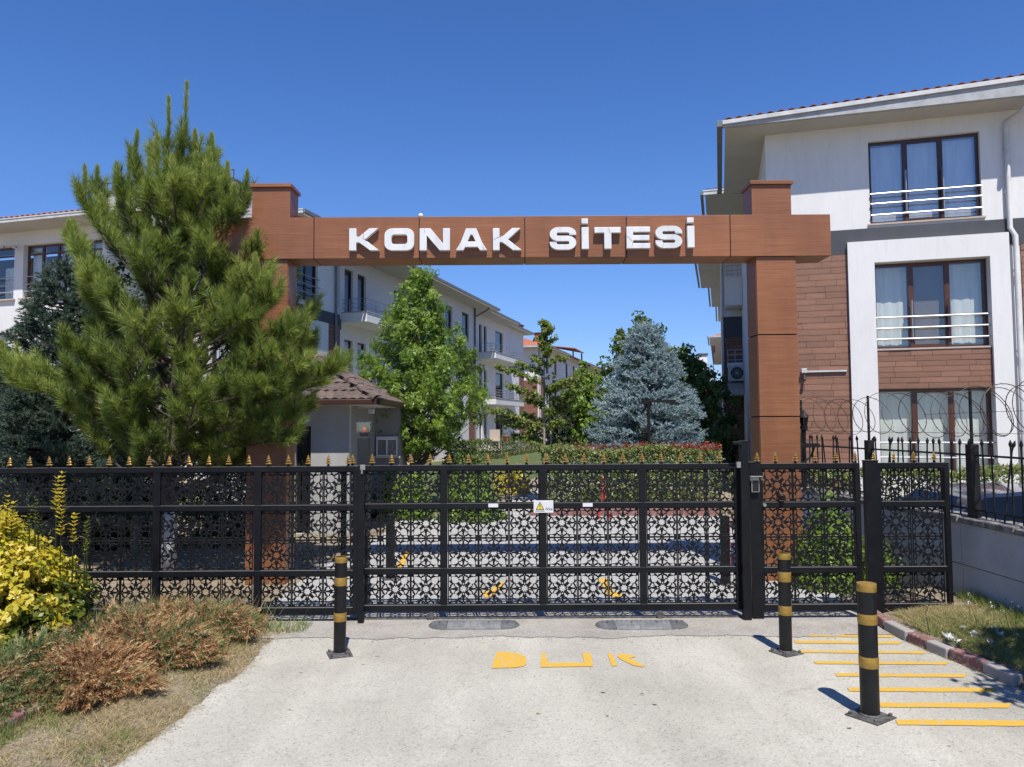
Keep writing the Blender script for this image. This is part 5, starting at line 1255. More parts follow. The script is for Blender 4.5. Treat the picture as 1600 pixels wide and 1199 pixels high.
# eaves
eave(lb, -6.0, 1.1, -1.0, 21.9, EZ, side='R'); eave(lb, -6.0, .62, 21.9, 28.6, EZ + .002, side='R'); eave(lb, -6.0, .1, 28.6, 35, EZ + .004, side='R')
for s in (eA - .42, eC - .15, 11.0): MB().tube([sf.P(s, 1.0, EZ + .04), sf.P(s, .9, EZ - .12), sf.P(s, .12, EZ - .5), sf.P(s, .07, EZ - .7)], .05, 8).build('downpipe', M['gutterdark'], lb)
hiproof(lb, -12, .05, -.9, 34.8, EZ + .12, math.tan(R(15)), M['rooffar'])
hiproof(lb, -11, 1.05, -.8, 21.6, EZ + .121, math.tan(R(14)), M['rooffar'])
# front (behind the pine)
fw_ = [(1.2, 3.2, 6.4, 8.3), (1.2, 3.2, 3.5, 5.3), (4.1, 5.4, 6.4, 8.3), (4.1, 5.4, 3.5, 5.3), (1.2, 3.2, .6, 2.5)]
fl_.wall(.001, 6.0, -.4, EZ, fw_, M['white']);
for h in fw_: fl_.window(*h, cols=2, curtain='full', glass=M['glass'])
fl_.bx('dark_band', 0, 6.0, .0005, .024, 5.75, 6.18, M['band'])
# far-left block with the wide glazing
wA = win_px(l1, 34, 136, 381, 437); wB = win_px(l1, -60, 23, 386, 437)
zt, zb = l1.px(40, 383)[1], l1.px(40, 466)[1]
wa0 = l1.px(160, 390)[0]; wa1 = l1.px(37, 390)[0]; wb0 = l1.px(23, 390)[0]
ztr = l1.px(60, 395)[1]
g1 = (wa0, wa1, zb, zt); g2 = (wb0, wb0 + 3.2, zb, zt); lo1 = (wa0 + .4, wa0 + 2.6, zb - 2.9, zb - 1.2); lo2 = (wb0 + .2, wb0 + 2.2, zb - 2.9, zb - 1.2)
l1.wall(0, 18, -.4, EZ, [g1, g2, lo1, lo2], M['white'])
l1.window(*g1, cols=5, transom=ztr, curtain=['full', None, 'full', 'part', 'full'], mat=M['framered'], mull=.09, inset=.18)
l1.window(*g2, cols=3, transom=ztr, curtain=['part', 'full', None], mat=M['framered'], mull=.09, inset=.18)
l1.window(*lo1, cols=2, curtain='full'); l1.window(*lo2, cols=2, curtain='full')
for g_ in (g1, g2):
    l1.rails(g_[0] + .02, g_[1] - .02, (zb + .25, zb + .5, zb + .78), -.02, .018, M['rail'], posts=[g_[0] + (g_[1] - g_[0]) * k / 4 for k in range(1, 4)], pz=(zb, zb + .78), name='railing')
    l1.bx('ledge', g_[0] - .1, g_[1] + .1, .0005, .10, zb - .06, zb - .005, M['sill'])
for px_ in (5, 24):
    s, z = l1.px(px_, 386, .1); MB().tube([l1.P(s, .1, z), l1.P(s - .38, .5, z - .12)], .06, 10).build('awning_roll', M['pale'], lb)
MB().box(-6.0 - .22, -6.0, -1.8 + .2202, 0, -.4, EZ).build('return_wall', M['white'], lb)
MB().box(-24, -5.0, -2.8, 1.0, EZ, EZ + .10).build('soffit', M['soffit'], lb)
mb = MB(); mb.box(-24, -4.95, -2.9, -2.80, EZ + .02, EZ + .15); mb.box(-24, -4.94, -2.92, -2.9, EZ + .12, EZ + .165); mb.build('gutter', M['gutter'], lb, bevel=.006)
tile_rows(lb, -20.0, -5.0, -2.87, EZ + .165, rows=2, sl=R(20))
mb = MB(); mb.add([(-24, -2.85, EZ + .13), (-5.0, -2.85, EZ + .13), (-6.5, 1.5, EZ + 1.35), (-24, 1.5, EZ + 1.35)], [(0, 1, 2, 3)]); mb.build('roof', M['rooffar'], lb)
MB().box(-23.8, -6.25, 1.6, 1.8, -.4, EZ - .01).build('inner_wall', M['greige'], lb)
for zf in (3.1, 6.0): MB().box(-23.8, -6.23, -1.55, 1.59, zf, zf + .15).build('floor_slab', M['greige'], lb)
MB().box(-6.0, -4.2, 3.2, 3.4, -.4, EZ - .01).build('inner_wall', M['blind'], lb)
# stair tower with roof railing
tf = Fac(lb, (0, .3), (-1, 0), (0, -1))
ta, tz = tf.px(366, 283); tb, _ = tf.px(167, 300)
MB().fbox(tf.P, ta, tb, -4, 0, EZ + .05, tz).build('stair_tower', M['white'], lb)
tf.bx('tower_coping', ta - .05, tb + .05, -4.05, .06, tz, tz + .07, M['band'])
tr_ = tf.rails(ta + .02, tb - .02, (tz + .42, tz + .12), .0, .022, M['framered'], posts=[ta + .02 + (tb - ta - .04) * k / 24 for k in range(25)], pz=(tz + .07, tz + .42), name='roof_railing')
MB().box(-12, -.6, 33, 33.2, 0, 1).build('end_wall', M['white'], lb)
chb = tf.px(212, 282)
MB().fbox(tf.P, chb[0] - .5, chb[0] + .1, -1.2, -.4, tz + .0, tz + .5).build('chimney', M['terracotta'], lb)
def plantpot(px, py, Y, lab, r=.09):
    c = on_y(px, py, Y); t = thing('potted_plant', lab, 'plant pot', tuple(c))
    MB().lathe([(r * .7, 0), (r, r * 1.5), (r * 1.1, r * 1.5), (r * 1.1, r * 1.75), (r * .9, r * 1.75)], 14).build('pot', M['terracotta'], t, smooth=2)
    n = 60; P_ = np.random.default_rng(int(px)).normal(0, 1, (n, 3)) * [r, r, r * .9] + [0, 0, r * 2.8]
    inst('foliage', leaf_mesh('pot_leaves', P_, P_ - [0, 0, r], .07, M['leafmid']), t)

# ---------------------------------------------------------------- far building
FO = W2(-17.27, 49)
fb = thing('apartment_building', 'white and brick apartment building with orange roof, far down the courtyard', 'building', tuple(FO), TH_B)
fs_ = Fac(fb, (0, 0), (0, 1), (1, 0)); fq = Fac(fb, (0, 0), (-1, 0), (0, -1))
hF = [(s, s + w, z, z + 1.7) for s, w in ((2.0, 1.4), (6.0, 1.2), (11, 2.0), (16, 1.2), (21, 2.0), (27, 1.4)) for z in (6.7, 3.8, .9)]
fs_.wall(0, 36, -.4, EZ, hF, M['white'])
for h in hF: fs_.window(*h, cols=1, curtain=None, glass=M['glassdark'], mat=M['darkframe'], sill=False)
fs_.bx('dark_band', 5, 36, .0005, .03, 5.75, 6.2, M['band']); fs_.bx('cladding', 0, 1.6, .0005, .03, -.3, 6.2, M['clad']); fs_.bx('cladding', 9, 10.4, .0005, .03, -.3, 5.74, M['clad'])
for z in (6.35, 3.4): balcony(fs_, 10.8, 14, z, 1.2); balcony(fs_, 20.5, 24, z, 1.2)
fq.wall(0.001, 12, -.4, EZ, [], M['white'])
fq.bx('cladding', .3, 3.0, .0005, .05, -.3, 5.9, M['clad'])
eave(fb, -12.5, 1.1, -1.1, 9, EZ, side='R'); eave(fb, -12.5, .7, 9, 20, EZ + .002, side='R'); eave(fb, -12.5, 1.1, 20, 37, EZ + .004, side='R')
hiproof(fb, -12.4, 1.05, -1.05, 36.9, EZ + .12, math.tan(R(20)), M['rooffar'])
for (a, b, h) in ((-3.2, 4.0, 2.7), (-1.8, 7.0, 2.2)):
    MB().box(a - .4, a + .4, b - .4, b + .4, EZ + .6, EZ + h).build('chimney', M['terracotta'], fb); MB().box(a - .5, a + .5, b - .5, b + .5, EZ + h, EZ + h + .1).build('chimney_cap', M['brown'], fb)
mb = MB(); mb.hexa([(-3, 14, EZ + 1.7), (.6, 14, EZ + 1.25), (.6, 20, EZ + 1.25), (-3, 20, EZ + 2.2), (-3, 14, EZ + 1.8), (.6, 14, EZ + 1.35), (.6, 20, EZ + 1.35), (-3, 20, EZ + 2.3)]); mb.build('canopy_roof', M['terracotta'], fb)
for b in (14.3, 19.7): MB().box(.3, .45, b - .08, b + .08, EZ + .1, EZ + 1.25).build('canopy_post', M['brown'], fb)
# far right building beyond the near one
GO = W2(-.9, 46)
gb = thing('apartment_building', 'distant white apartment building peeping out past the right building', 'building', tuple(GO), TH_B)
MB().box(-.0, 10, 0, 30, -.4, EZ).build('wall', M['white'], gb)
eave(gb, -1.1, 11, -.9, 6, EZ, side='L'); eave(gb, -.7, 11, 6, 14, EZ + .002, side='L'); eave(gb, -.9, 11, 14, 30, EZ + .004)
hiproof(gb, -1.0, 10.9, -.8, 30, EZ + .12, math.tan(R(20)), M['rooffar'])
# distant chimney tower
p = on_y(1098, 600, 115); t = thing('chimney_tower', 'distant white chimney tower between the blue spruce and the right building', 'tower', (p.x, p.y, 0))
z1 = on_y(1098, 556, 115).z; z2 = on_y(1098, 578, 115).z; w = (on_y(1104.5, 570, 115).x - on_y(1092.5, 570, 115).x) / 2
MB().box(-w, w, -w, w, 0, z1).build('shaft', M['white'], t); MB().box(-w - .15, w + .15, -w - .15, w + .15, z1, z1 + .3).build('cap', M['band'], t)
MB().box(-2.6 * w, 1.4 * w, -2, 2, 0, z2 - .5).build('house', M['white'], t); MB().box(-2.8 * w, 1.6 * w, -2.1, 2.1, z2 - .5, z2 - .2).build('house_roof', M['band'], t)
MB().tube([(w + 1.1, 0, 0), (w + 1.1, 0, z1 + 1.5)], .08, 5).build('mast', M['steel'], t)
p = on_y(1110, 640, 90); t = thing('concrete_building', 'distant bare grey concrete building behind the blue spruce', 'building', (p.x, p.y, 0))
MB().box(-4, 3.5, 0, 6, 0, on_y(1110, 600, 90).z).build('wall', M['coping'], t)
MB().box(-4.2, 3.7, -.2, 6.2, on_y(1110, 600, 90).z, on_y(1110, 600, 90).z + .3).build('roof', M['coping'], t)

# ---------------------------------------------------------------- guard house
gx1 = on_y(546, 650, 13.0).x
gh = thing('guard_house', 'small beige guard house with brown tiled hip roof behind the left pillar', 'guard house', (gx1, 13.0, 0))
HW, HD = 2.5, 2.65; ZE = on_y(546, 633, 12.8).z
gf = Fac(gh, (0, 0), (-1, 0), (0, -1))
da = gf.px(486, 668)[0]; db = gf.px(462, 668)[0]; dz = gf.px(486, 666)[1]
gf.wall(0, HW, 0, ZE, [(da, db, 0.02, dz)], simple('grey_blue_plaster', (.46, .455, .44), (.40, .39, .37), 3, .85), t=.15)
gf.window(da, db, .05, dz - .01, cols=2, curtain=None, mat=M['darkframe'], sill=False, parts=False)
gs = Fac(gh, (0, 0), (0, 1), (1, 0))
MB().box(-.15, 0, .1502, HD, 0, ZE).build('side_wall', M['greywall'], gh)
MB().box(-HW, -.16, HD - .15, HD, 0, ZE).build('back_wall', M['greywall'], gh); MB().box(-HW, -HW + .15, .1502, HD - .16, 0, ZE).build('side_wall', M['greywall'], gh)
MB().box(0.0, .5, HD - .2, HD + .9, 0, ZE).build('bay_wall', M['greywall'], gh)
gw = Fac(gh, (0.0, HD - .2), (1, 0), (0, -1))
b = gw.window(.03, .47, gw.px(600, 713)[1], gw.px(600, 682)[1], cols=2, mat=M['gutter'], inset=-.07, curtain='full', fwid=.025, mull=.03, transom=1.6, sill=True)
OV = .42; ex0, ex1, ey0, ey1 = -HW - OV, OV + .13, -OV, HD + .9
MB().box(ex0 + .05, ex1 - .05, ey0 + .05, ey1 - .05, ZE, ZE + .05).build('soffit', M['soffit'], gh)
mb = MB()
for x0_, x1_, y0_, y1_ in ((ex0, ex1, ey0 - .05, ey0 + .045), (ex1 - .045, ex1 + .05, ey0 + .046, ey1)): mb.box(x0_, x1_, y0_, y1_, ZE + .0, ZE + .09)
mb.build('gutter', M['brown'], gh, bevel=.012)
sl = R(30); ap_h = (ex1 - ex0) / 2 * math.tan(sl); cxm = (ex0 + ex1) / 2
zr0 = ZE + .07; rdl = (ex1 - ex0) / 2
ridge = [(cxm, ey0 + rdl, zr0 + ap_h), (cxm, max(ey0 + rdl + .02, ey1 - rdl), zr0 + ap_h)]
mb = MB(); mb.add([(ex0, ey0, zr0), (ex1, ey0, zr0), (ex1, ey1, zr0), (ex0, ey1, zr0), ridge[0], ridge[1]], [(0, 1, 4), (1, 2, 5, 4), (2, 3, 5), (3, 0, 4, 5)]); mb.build('roof_deck', M['brown'], gh)
def wavetile(w, l):
    mb = MB(); n = 12; V = []
    for y, zz in ((0, .03), (l, .008)):
        for i in range(n + 1): t = i / n; V.append((t * w, y, zz + .022 * (0.5 - 0.5 * math.cos(4 * math.pi * t))))
    for i in range(n + 1): t = i / n; V.append((t * w, 0, .022 * (0.5 - 0.5 * math.cos(4 * math.pi * t))))
    k = n + 1; mb.add(V, [(i, i + 1, k + i + 1, k + i) for i in range(n)] + [(2 * k + i, 2 * k + i + 1, i + 1, i) for i in range(n)])
    return mb.mesh('concrete_tile', M['ctile'])
WT = wavetile(.30, .36)
rows = int((rdl / math.cos(sl)) / .30)
for r_ in range(rows + 1):
    u = r_ * .30; ins = u * math.cos(sl); z = zr0 + u * math.sin(sl) + .004
    x = ex0 + ins + .02
    while x + .30 < ex1 - ins + .16:
        inst('roof_tile', WT, gh, (x, ey0 - .03 + ins, z), (sl, 0, random.uniform(-.01, .01)), (1, 1, 1)); x += .298
    y = ey0 + ins + .02
    while y + .30 < ey1 - ins + .16:
        inst('roof_tile', WT, gh, (ex1 + .03 - ins, y, z), (sl, 0, math.pi / 2), (1, 1, 1)); y += .298
capm = MB(); V = []; n = 8
for y, rr in ((0, .105), (.34, .085)):
    for i in range(n + 1): a = math.pi * i / n; V.append((-rr * math.cos(a), y, rr * .75 * math.sin(a)))
for i in range(n + 1): a = math.pi * i / n; V.append((-.085 * math.cos(a), 0, .06 * math.sin(a)))
capm.add(V, [(i, i + 1, n + 2 + i, n + 1 + i) for i in range(n)] + [(2 * n + 2 + i, 2 * n + 3 + i, i + 1, i) for i in range(n)])
RC = capm.mesh('ridge_tile', M['ctile'])
A0_ = Vector((ex1, ey0, zr0 + .03)); B0_ = Vector(ridge[0]) + Vector((0, 0, .05)); dv = (B0_ - A0_); nc = int(dv.length / .29)
for k in range(nc + 1):
    p = A0_ + dv.normalized() * (k * .29 - .03)
    q = dv.to_track_quat('Y', 'Z').to_euler(); o = inst('ridge_tile', RC, gh, tuple(p), (q.x, q.y, q.z))
t = thing('security_camera', 'small white camera under the guard house eave', 'camera', (gx1 + .17, 12.99 + .6, ZE - .02))
MB().box(-.16, .16, -.04, .04, -.025, .0).build('bracket', M['pale'], t); MB().box(.05, .15, -.05, .05, -.12, -.03).build('body', M['pale'], t, bevel=.01)

# ---------------------------------------------------------------- street lamp before the spruce
p = on_y(1014, 700, 17.3); t = thing('street_lamp', 'thin black T-shaped lamp pole in front of the blue spruce', 'lamp', (p.x, 17.3, 0))
zt = on_y(1014, 627, 17.3).z
MB().tube([(0, 0, 0), (0, 0, zt)], .035, 8).build('pole', M['blackrail'], t); MB().box(-.14, .62, -.04, .04, zt - .03, zt + .03).build('arm', M['blackrail'], t)
MB().box(.42, .68, -.06, .06, zt - .06, zt - .031).build('lamp_head', M['blackrail'], t); MB().box(-.2, -.02, -.05, .05, zt - .06, zt - .031).build('lamp_head', M['blackrail'], t)

# ---------------------------------------------------------------- cars (partly hidden)
def car(name, label, loc, rz, paint):
    t = thing(name, label, 'car', loc, rz)
    L = [(0.0, .55, .80), (0.05, .38, .93), (0.5, .26, .97), (1.0, .24, .99), (2.0, .24, .98), (3.0, .24, .92), (3.6, .26, .84), (3.95, .35, .74), (4.05, .50, .62)]
    mb = MB(); V = []; hw = .86; n = 6
    for x, zb_, zt_ in L:
        k = .80 if x < .02 or x > 4.0 else (.95 if x < .1 or x > 3.9 else 1)
        for (yy, zz) in ((-1, 0), (-1.0, .35), (-1.02, .6), (-.94, .92), (-.82, 1), (.82, 1), (.94, .92), (1.02, .6), (1, .35), (1, 0)):
            V.append((x - 2, yy * hw * k, zb_ + (zt_ - zb_) * zz))
    m_ = 10
    fs = [(i * m_ + j, (i + 1) * m_ + j, (i + 1) * m_ + (j + 1) % m_, i * m_ + (j + 1) % m_) for i in range(len(L) - 1) for j in range(m_)]
    fs += [tuple(range(m_)), tuple((len(L) - 1) * m_ + j for j in range(m_))[::-1]]
    mb.add(V, fs); o = mb.build('body', paint, t, smooth=2); o.modifiers.new('s', 'SUBSURF').levels = 1; o.modifiers['s'].render_levels = 1
    # cabin: roof and pillars, glass
    C = [(0.02, .93, .93), (.25, .95, 1.22), (.55, .96, 1.40), (1.2, .97, 1.46), (1.9, .97, 1.43), (2.3, .96, 1.30), (2.95, .92, .95)]
    mb = MB(); V = []
    for x, zb_, zt_ in C:
        top = .62 + .1 * 0; wbot = .80
        f_ = (zt_ - zb_) / .5
        V += [(x - 2, -wbot, zb_), (x - 2, -wbot + .16 * f_, zt_ - .02), (x - 2, 0, zt_ + .01), (x - 2, wbot - .16 * f_, zt_ - .02), (x - 2, wbot, zb_)]
    mb.add(V, [(i * 5 + j, (i + 1) * 5 + j, (i + 1) * 5 + j + 1, i * 5 + j + 1) for i in range(len(C) - 1) for j in range(4)])
    mb.build('cabin', paint, t, smooth=2)
    for sgn in (-1, 1):
        def yz(z): return sgn * (.80 - .16 * (z - .95) / .5 + .02)
        for poly in ([(.22, 1.0), (.36, 1.22), (.62, 1.36), (1.15, 1.385), (1.15, 1.0)], [(1.22, 1.0), (1.22, 1.375), (1.85, 1.35), (2.15, 1.25), (2.6, 1.0)]):
            m2 = MB(); m2.add([(x - 2, yz(z), z) for x, z in poly], [tuple(range(len(poly)))]); m2.build('side_window', M['carglass'], t)
        for x in (.72, 3.25):
            w = MB().lathe([(.20, -.10), (.31, -.10), (.32, -.05), (.32, .08), (.30, .10), (.20, .10)], 24).build('wheel', M['tyre'], t, loc=(x - 2, sgn * .76, .32), rot=(R(90), 0, 0))
            MB().lathe([(.20, -.08), (.20, .08), (.05, .06), (.05, -.06)], 10).build('rim', M['keyplate'], w)
    m2 = MB(); m2.add([(0.10 - 2, -.62, 1.03), (.10 - 2, .62, 1.03), (.42 - 2, .55, 1.345), (.42 - 2, -.55, 1.345)], [(0, 1, 2, 3)]); m2.build('rear_window', M['carglass'], t, loc=(-.022, 0, .01))
    m2 = MB(); m2.add([(2.35 - 2, -.58, 1.29), (2.35 - 2, .58, 1.29), (2.88 - 2, .7, 1.0), (2.88 - 2, -.7, 1.0)], [(0, 1, 2, 3)]); m2.build('windscreen', M['carglass'], t, loc=(.02, 0, .012))
    for sgn in (-1, 1):
        MB().box(-2.03, -1.93, sgn * .66 - .1, sgn * .66 + .1, .74, .9).build('tail_light', M['red'], t, bevel=.02); MB().box(1.93, 2.02, sgn * .6 - .13, sgn * .6 + .13, .55, .66).build('headlight', M['pale'], t, bevel=.02)
    return t
car('parked_car', 'navy blue hatchback parked behind the bar fence on the right', (6.93, 9.4, -.36), R(-3), M['bluecar'])
car('parked_car', 'white car parked in the shade behind the left lattice fence', (-8.6, 14.0, -.36), R(180 + 8), M['whitecar'])
# ---------------------------------------------------------------- the big pine
def big_pine():
    rr = random.Random(11); r_ = np.random.default_rng(11); Y0 = 9.4; x0 = on_y(264, 800, Y0).x
    top = on_y(284, 205, Y0)
    root = thing('pine_tree', 'big bushy pine with long needles and lime-washed trunk behind the left fence', 'tree', (x0, Y0, 0))
    def L(p): return Vector(p) - Vector((x0, Y0, 0))
    tp = L(top)
    trunk = [Vector((0, 0, -.05)), Vector((-.02, 0, .9)), Vector((.03, .02, 1.8)), Vector((.06, 0, 3.0)), Vector((tp.x * .8, 0, 4.2)), tp]
    trunk = [trunk[0]] + [q for a, b in zip(trunk[:-1], trunk[1:]) for q in (a.lerp(b, .5), b)]
    rad = [.095, .092, .09, .085, .078, .07, .06, .045, .035, .022, .012]
    MB().tube(trunk, rad, 12).build('trunk', M['bark'], root, smooth=True)
    zl = on_y(264, 800, Y0).z
    MB().lathe([(.103, 0), (.098, .3), (.095, zl - .06), (.096, zl)], 14).build('lime_wash', M['lime'], root, smooth=True)
    def trunk_at(z):
        for a, b in zip(trunk[:-1], trunk[1:]):
            if a.z <= z <= b.z: return a.lerp(b, (z - a.z) / max(1e-6, b.z - a.z))
        return trunk[-1].copy()
    wood = MB(); SA, SB_, SL, SG, SR = [], [], [], [], []     # shoots
    def shoot(a, b, l, kind, r):
        SA.append(tuple(a)); SB_.append(tuple(b)); SL.append(l); SG.append(kind); SR.append(r)
    def candle(base, length, lean=(0, 0), bright=.35):
        """upright leader: short pressed needles on a vertical stem"""
        b = Vector(base); n = 4; q = b.copy()
        for i in range(n):
            e = q + Vector((lean[0] / n + rr.uniform(-.012, .012), lean[1] / n, length / n)); shoot(q, e, .155 - .018 * i, 1, bright + .1 * i); q = e
        shoot(q - Vector((0, 0, .05)), q + Vector((0, 0, .04)), .075, 1, .7)
    def branch(tip, zbase, cand=0.0, dens=1.0, thick=.022, br=None):
        tip = Vector(tip); st = trunk_at(zbase); d = (tip - st); ln = d.length
        # rises outward then turns up
        mid = st.lerp(tip, .5); mid.z = st.z + (tip.z - st.z) * .35 - .04 * ln
        m2 = st.lerp(tip, .85); m2.z = st.z + (tip.z - st.z) * .72
        pts = []
        for i in range(9):
            t = i / 8
            p = st * (1 - t) ** 3 + mid * 3 * t * (1 - t) ** 2 + m2 * 3 * t * t * (1 - t) + tip * t ** 3; pts.append(p)
        wood.tube(pts, taper(pts, thick, .006), 6)
        for _ in range(2):
            t0 = rr.uniform(.12, .5); i0 = int(t0 * 8); q0 = pts[i0]; wood.tube([q0, q0 + Vector((rr.uniform(-.18, .18), rr.uniform(-.18, .18), rr.uniform(-.1, .12)))], [.005, .0015], 3)
        bb = rr.uniform(.2, .55) if br is None else br
        ns = max(4, int(ln * 10.5 * dens))
        for k in range(ns):
            t = .42 + .58 * (k + rr.random()) / ns; i = min(7, int(t * 8)); p = pts[i].lerp(pts[i + 1], t * 8 - i); ax_ = (pts[i + 1] - pts[i]).normalized()
            side = ax_.cross(Vector((0, 0, 1))).normalized() * rr.choice((-1, 1)); sl_ = rr.uniform(.16, .36) * (1.25 - .45 * t) * min(1.2, .5 + ln * .6)
            dirv = (ax_ * .65 + side * rr.uniform(.3, 1.0) + Vector((0, 0, rr.uniform(.1, .75)))).normalized()
            q1 = p + dirv * sl_ * .6; q2 = q1 + (dirv + Vector((0, 0, .7))).normalized() * sl_ * .55
            wood.tube([p, q1, q2], [.006, .005, .003], 4)
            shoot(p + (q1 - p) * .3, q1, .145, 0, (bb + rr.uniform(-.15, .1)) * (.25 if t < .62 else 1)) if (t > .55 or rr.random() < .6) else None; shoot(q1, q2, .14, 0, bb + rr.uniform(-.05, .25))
        e = tip + (tip - pts[-2]).normalized() * .1
        shoot(pts[-2], tip, .13, 0, bb + .1); shoot(tip, e, .11, 0, bb + .25)
        if cand: candle(tip, cand, bright=bb + .05)
    # silhouette branches seen in the photo: tip px, tip py, depth offset, zbase, candle length (m)
    sil = [(131, 318, -.1, 3.6, .42), (200, 300, .3, 4.0, .55), (186, 300, -.3, 3.7, .3), (158, 340, .2, 3.5, .25), (262, 232, .1, 4.9, .62), (245, 255, -.2, 4.7, .30), (288, 222, 0, 5.1, .72),
           (305, 245, .1, 4.9, .30), (326, 275, -.2, 4.7, .28), (340, 292, .2, 4.5, .36), (385, 320, 0, 4.2, .38), (352, 330, .4, 4.1, .3), (222, 300, .4, 4.5, .28),
           (400, 400, -.3, 3.6, .25), (372, 380, .3, 3.7, .3), (432, 455, -.1, 3.1, .30), (455, 440, .2, 3.2, .30), (480, 500, 0, 2.8, .2), (528, 580, -.2, 2.4, .22), (500, 600, .2, 2.3, .1), (470, 600, -.4, 2.3, .1),
           (120, 395, -.2, 3.1, .15), (108, 375, .3, 3.2, .2), (135, 440, -.5, 2.9, .15), (108, 545, -.4, 2.4, .1), (28, 600, -.2, 2.2, .2), (2, 565, -.1, 2.4, .2),
           (110, 640, -.3, 2.0, .05), (170, 655, .0, 1.9, .0), (480, 640, .2, 2.0, .1), (455, 655, -.2, 1.9, 0), (390, 690, -.2, 1.8, 0), (430, 680, .1, 1.8, .0), (300, 700, -.4, 1.75, 0), (345, 712, -.3, 1.7, 0), (230, 690, -.3, 1.8, 0), (200, 660, -.6, 1.9, 0), (420, 470, -.7, 3.0, .25), (450, 520, -.75, 2.8, .2), (425, 560, -.8, 2.6, .15), (462, 575, -.7, 2.5, .15), (410, 610, -.85, 2.4, .1), (440, 620, -.7, 2.3, .1), (405, 660, -.7, 2.1, .1), (445, 690, -.6, 1.9, 0), (400, 440, -.7, 3.2, .25), (380, 500, -.8, 3.0, .2), (210, 262, .0, 4.6, .42), (232, 300, -.3, 4.3, .35), (318, 300, -.4, 4.3, .3), (150, 300, .4, 3.9, .3), (365, 335, -.4, 4.0, .3), (270, 290, -.5, 4.5, .3)]
    for (px, py, dy, zb_, cl) in sil:
        branch(L(on_y(px, py, Y0 + dy * 1.5)), zb_ - .25, cl)
    prof = [(1.4, 1.1), (1.7, 1.35), (2.2, 1.55), (2.8, 1.45), (3.4, 1.2), (4.0, .95), (4.6, .55), (5.1, .28)]
    pz = [p[0] for p in prof]; pw = [p[1] for p in prof]
    for k in range(116):
        z = 1.15 + 3.75 * (k / 116) ** 1.25; a = k * 2.4 + rr.uniform(-.3, .3); w = float(np.interp(z + .4, pz, pw)) * rr.uniform(.55, 1.0)
        c = trunk_at(min(z, 5.2)); tip = c + Vector((math.cos(a) * w + .22, math.sin(a) * w * .9, w * .25 + rr.uniform(.15, .4))); branch(tip, max(.9, z - .2), rr.choice((.15, .2, .3, .38)) * (1 if z > 2.2 else 0), 1.0)
    wood.build('limbs', M['bark'], root)
    A = np.array(SA); B = np.array(SB_); Ls = np.array(SL); G = np.array(SG); Rr_ = np.clip(np.array(SR), 0, .95)
    tuft = G == 0
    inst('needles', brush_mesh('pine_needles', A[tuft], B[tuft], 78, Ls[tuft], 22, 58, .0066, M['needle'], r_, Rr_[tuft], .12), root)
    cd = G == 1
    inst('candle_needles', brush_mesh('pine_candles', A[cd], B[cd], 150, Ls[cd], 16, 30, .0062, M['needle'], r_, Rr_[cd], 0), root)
    print('pine shoots', len(A))
big_pine()

# ---------------------------------------------------------------- feathery conifers (cypress and spruce)
def conifer(name, label, px, Y, ztop, rbase, zbase, mat, seed, nb, shoot_len, nl, w, ang, bark, group=None, shape=1.0, needles=26, tipup=.5, fill=0.5):
    rr = random.Random(seed); r_ = np.random.default_rng(seed); x = on_y(px, 700, Y).x
    root = thing(name, label, 'tree', (x, Y, 0), 0, group)
    MB().tube([(0, 0, 0), (0.02, 0, ztop * .5), (0, 0, ztop - .1)], [.09, .05, .012], 8).build('trunk', bark, root)
    SA, SB_, RB = [], [], []; wood = MB()
    for k in range(nb):
        t = (k + rr.random()) / nb; z = zbase + (ztop - zbase) * t; a = k * 2.39996 + rr.uniform(-.4, .4)
        rmax = rbase * (1 - t) ** shape * rr.uniform(.72, 1.08) + .05
        e = Vector((math.cos(a) * rmax, math.sin(a) * rmax, z + rmax * tipup * .3)); s = Vector((0, 0, z))
        if rmax > .3: wood.tube([s, s.lerp(e, .5) - Vector((0, 0, .05 * rmax)), e], [.018, .012, .004], 4)
        bb = rr.uniform(0, .5); ns = max(3, int(rmax * 26 * (1 + fill)))
        for i in range(ns):
            q = (fill * .4 + (1 - fill * .4) * rr.random() ** .6) if i > 1 else 1.0
            p = s.lerp(e, q); p.z -= .05 * math.sin(math.pi * q) * rmax; out = Vector((math.cos(a), math.sin(a), 0)); sd_ = Vector((-math.sin(a), math.cos(a), 0))
            d = (out * rr.uniform(.5, 1) + sd_ * rr.uniform(-1, 1) * (1.1 - .4 * q) + Vector((0, 0, rr.uniform(-.25, tipup + .3)))).normalized(); off_ = sd_ * rr.uniform(-.28, .28) * rmax * q
            p = p + off_; SA.append(tuple(p)); l = shoot_len * rr.uniform(.6, 1.25); SB_.append(tuple(p + d * l)); RB.append(min(.9, bb + .25 * q + rr.uniform(-.15, .15)))
    for i in range(6): SA.append((0, 0, ztop - .35)); SB_.append((rr.uniform(-.06, .06), rr.uniform(-.06, .06), ztop + rr.uniform(-.15, .12))); RB.append(.6)
    wood.build('branches', bark, root)
    inst('foliage', brush_mesh(name + '_foliage', SA, SB_, needles, nl, ang[0], ang[1], w, mat, r_, np.clip(RB, 0, .95), 0), root)
    print(name, len(SA)); return root
conifer('blue_spruce', 'wide blue-grey spruce behind the hedge in the courtyard', 1012, 19.0, 4.40, 1.75, .3, M['spruce'], 3, 240, .20, .045, .018, (50, 75), M['barkgrey'], needles=30, tipup=.35, shape=.72, fill=.6)
conifer('cypress_tree', 'dark grey-green cypress with pointed top left of the pine', 96, 10.9, on_y(96, 412, 10.9).z, 1.15, .35, M['cypress'], 5, 300, .13, .050, .012, (30, 50), M['bark'], needles=30, tipup=.6, shape=.62, fill=1.0)
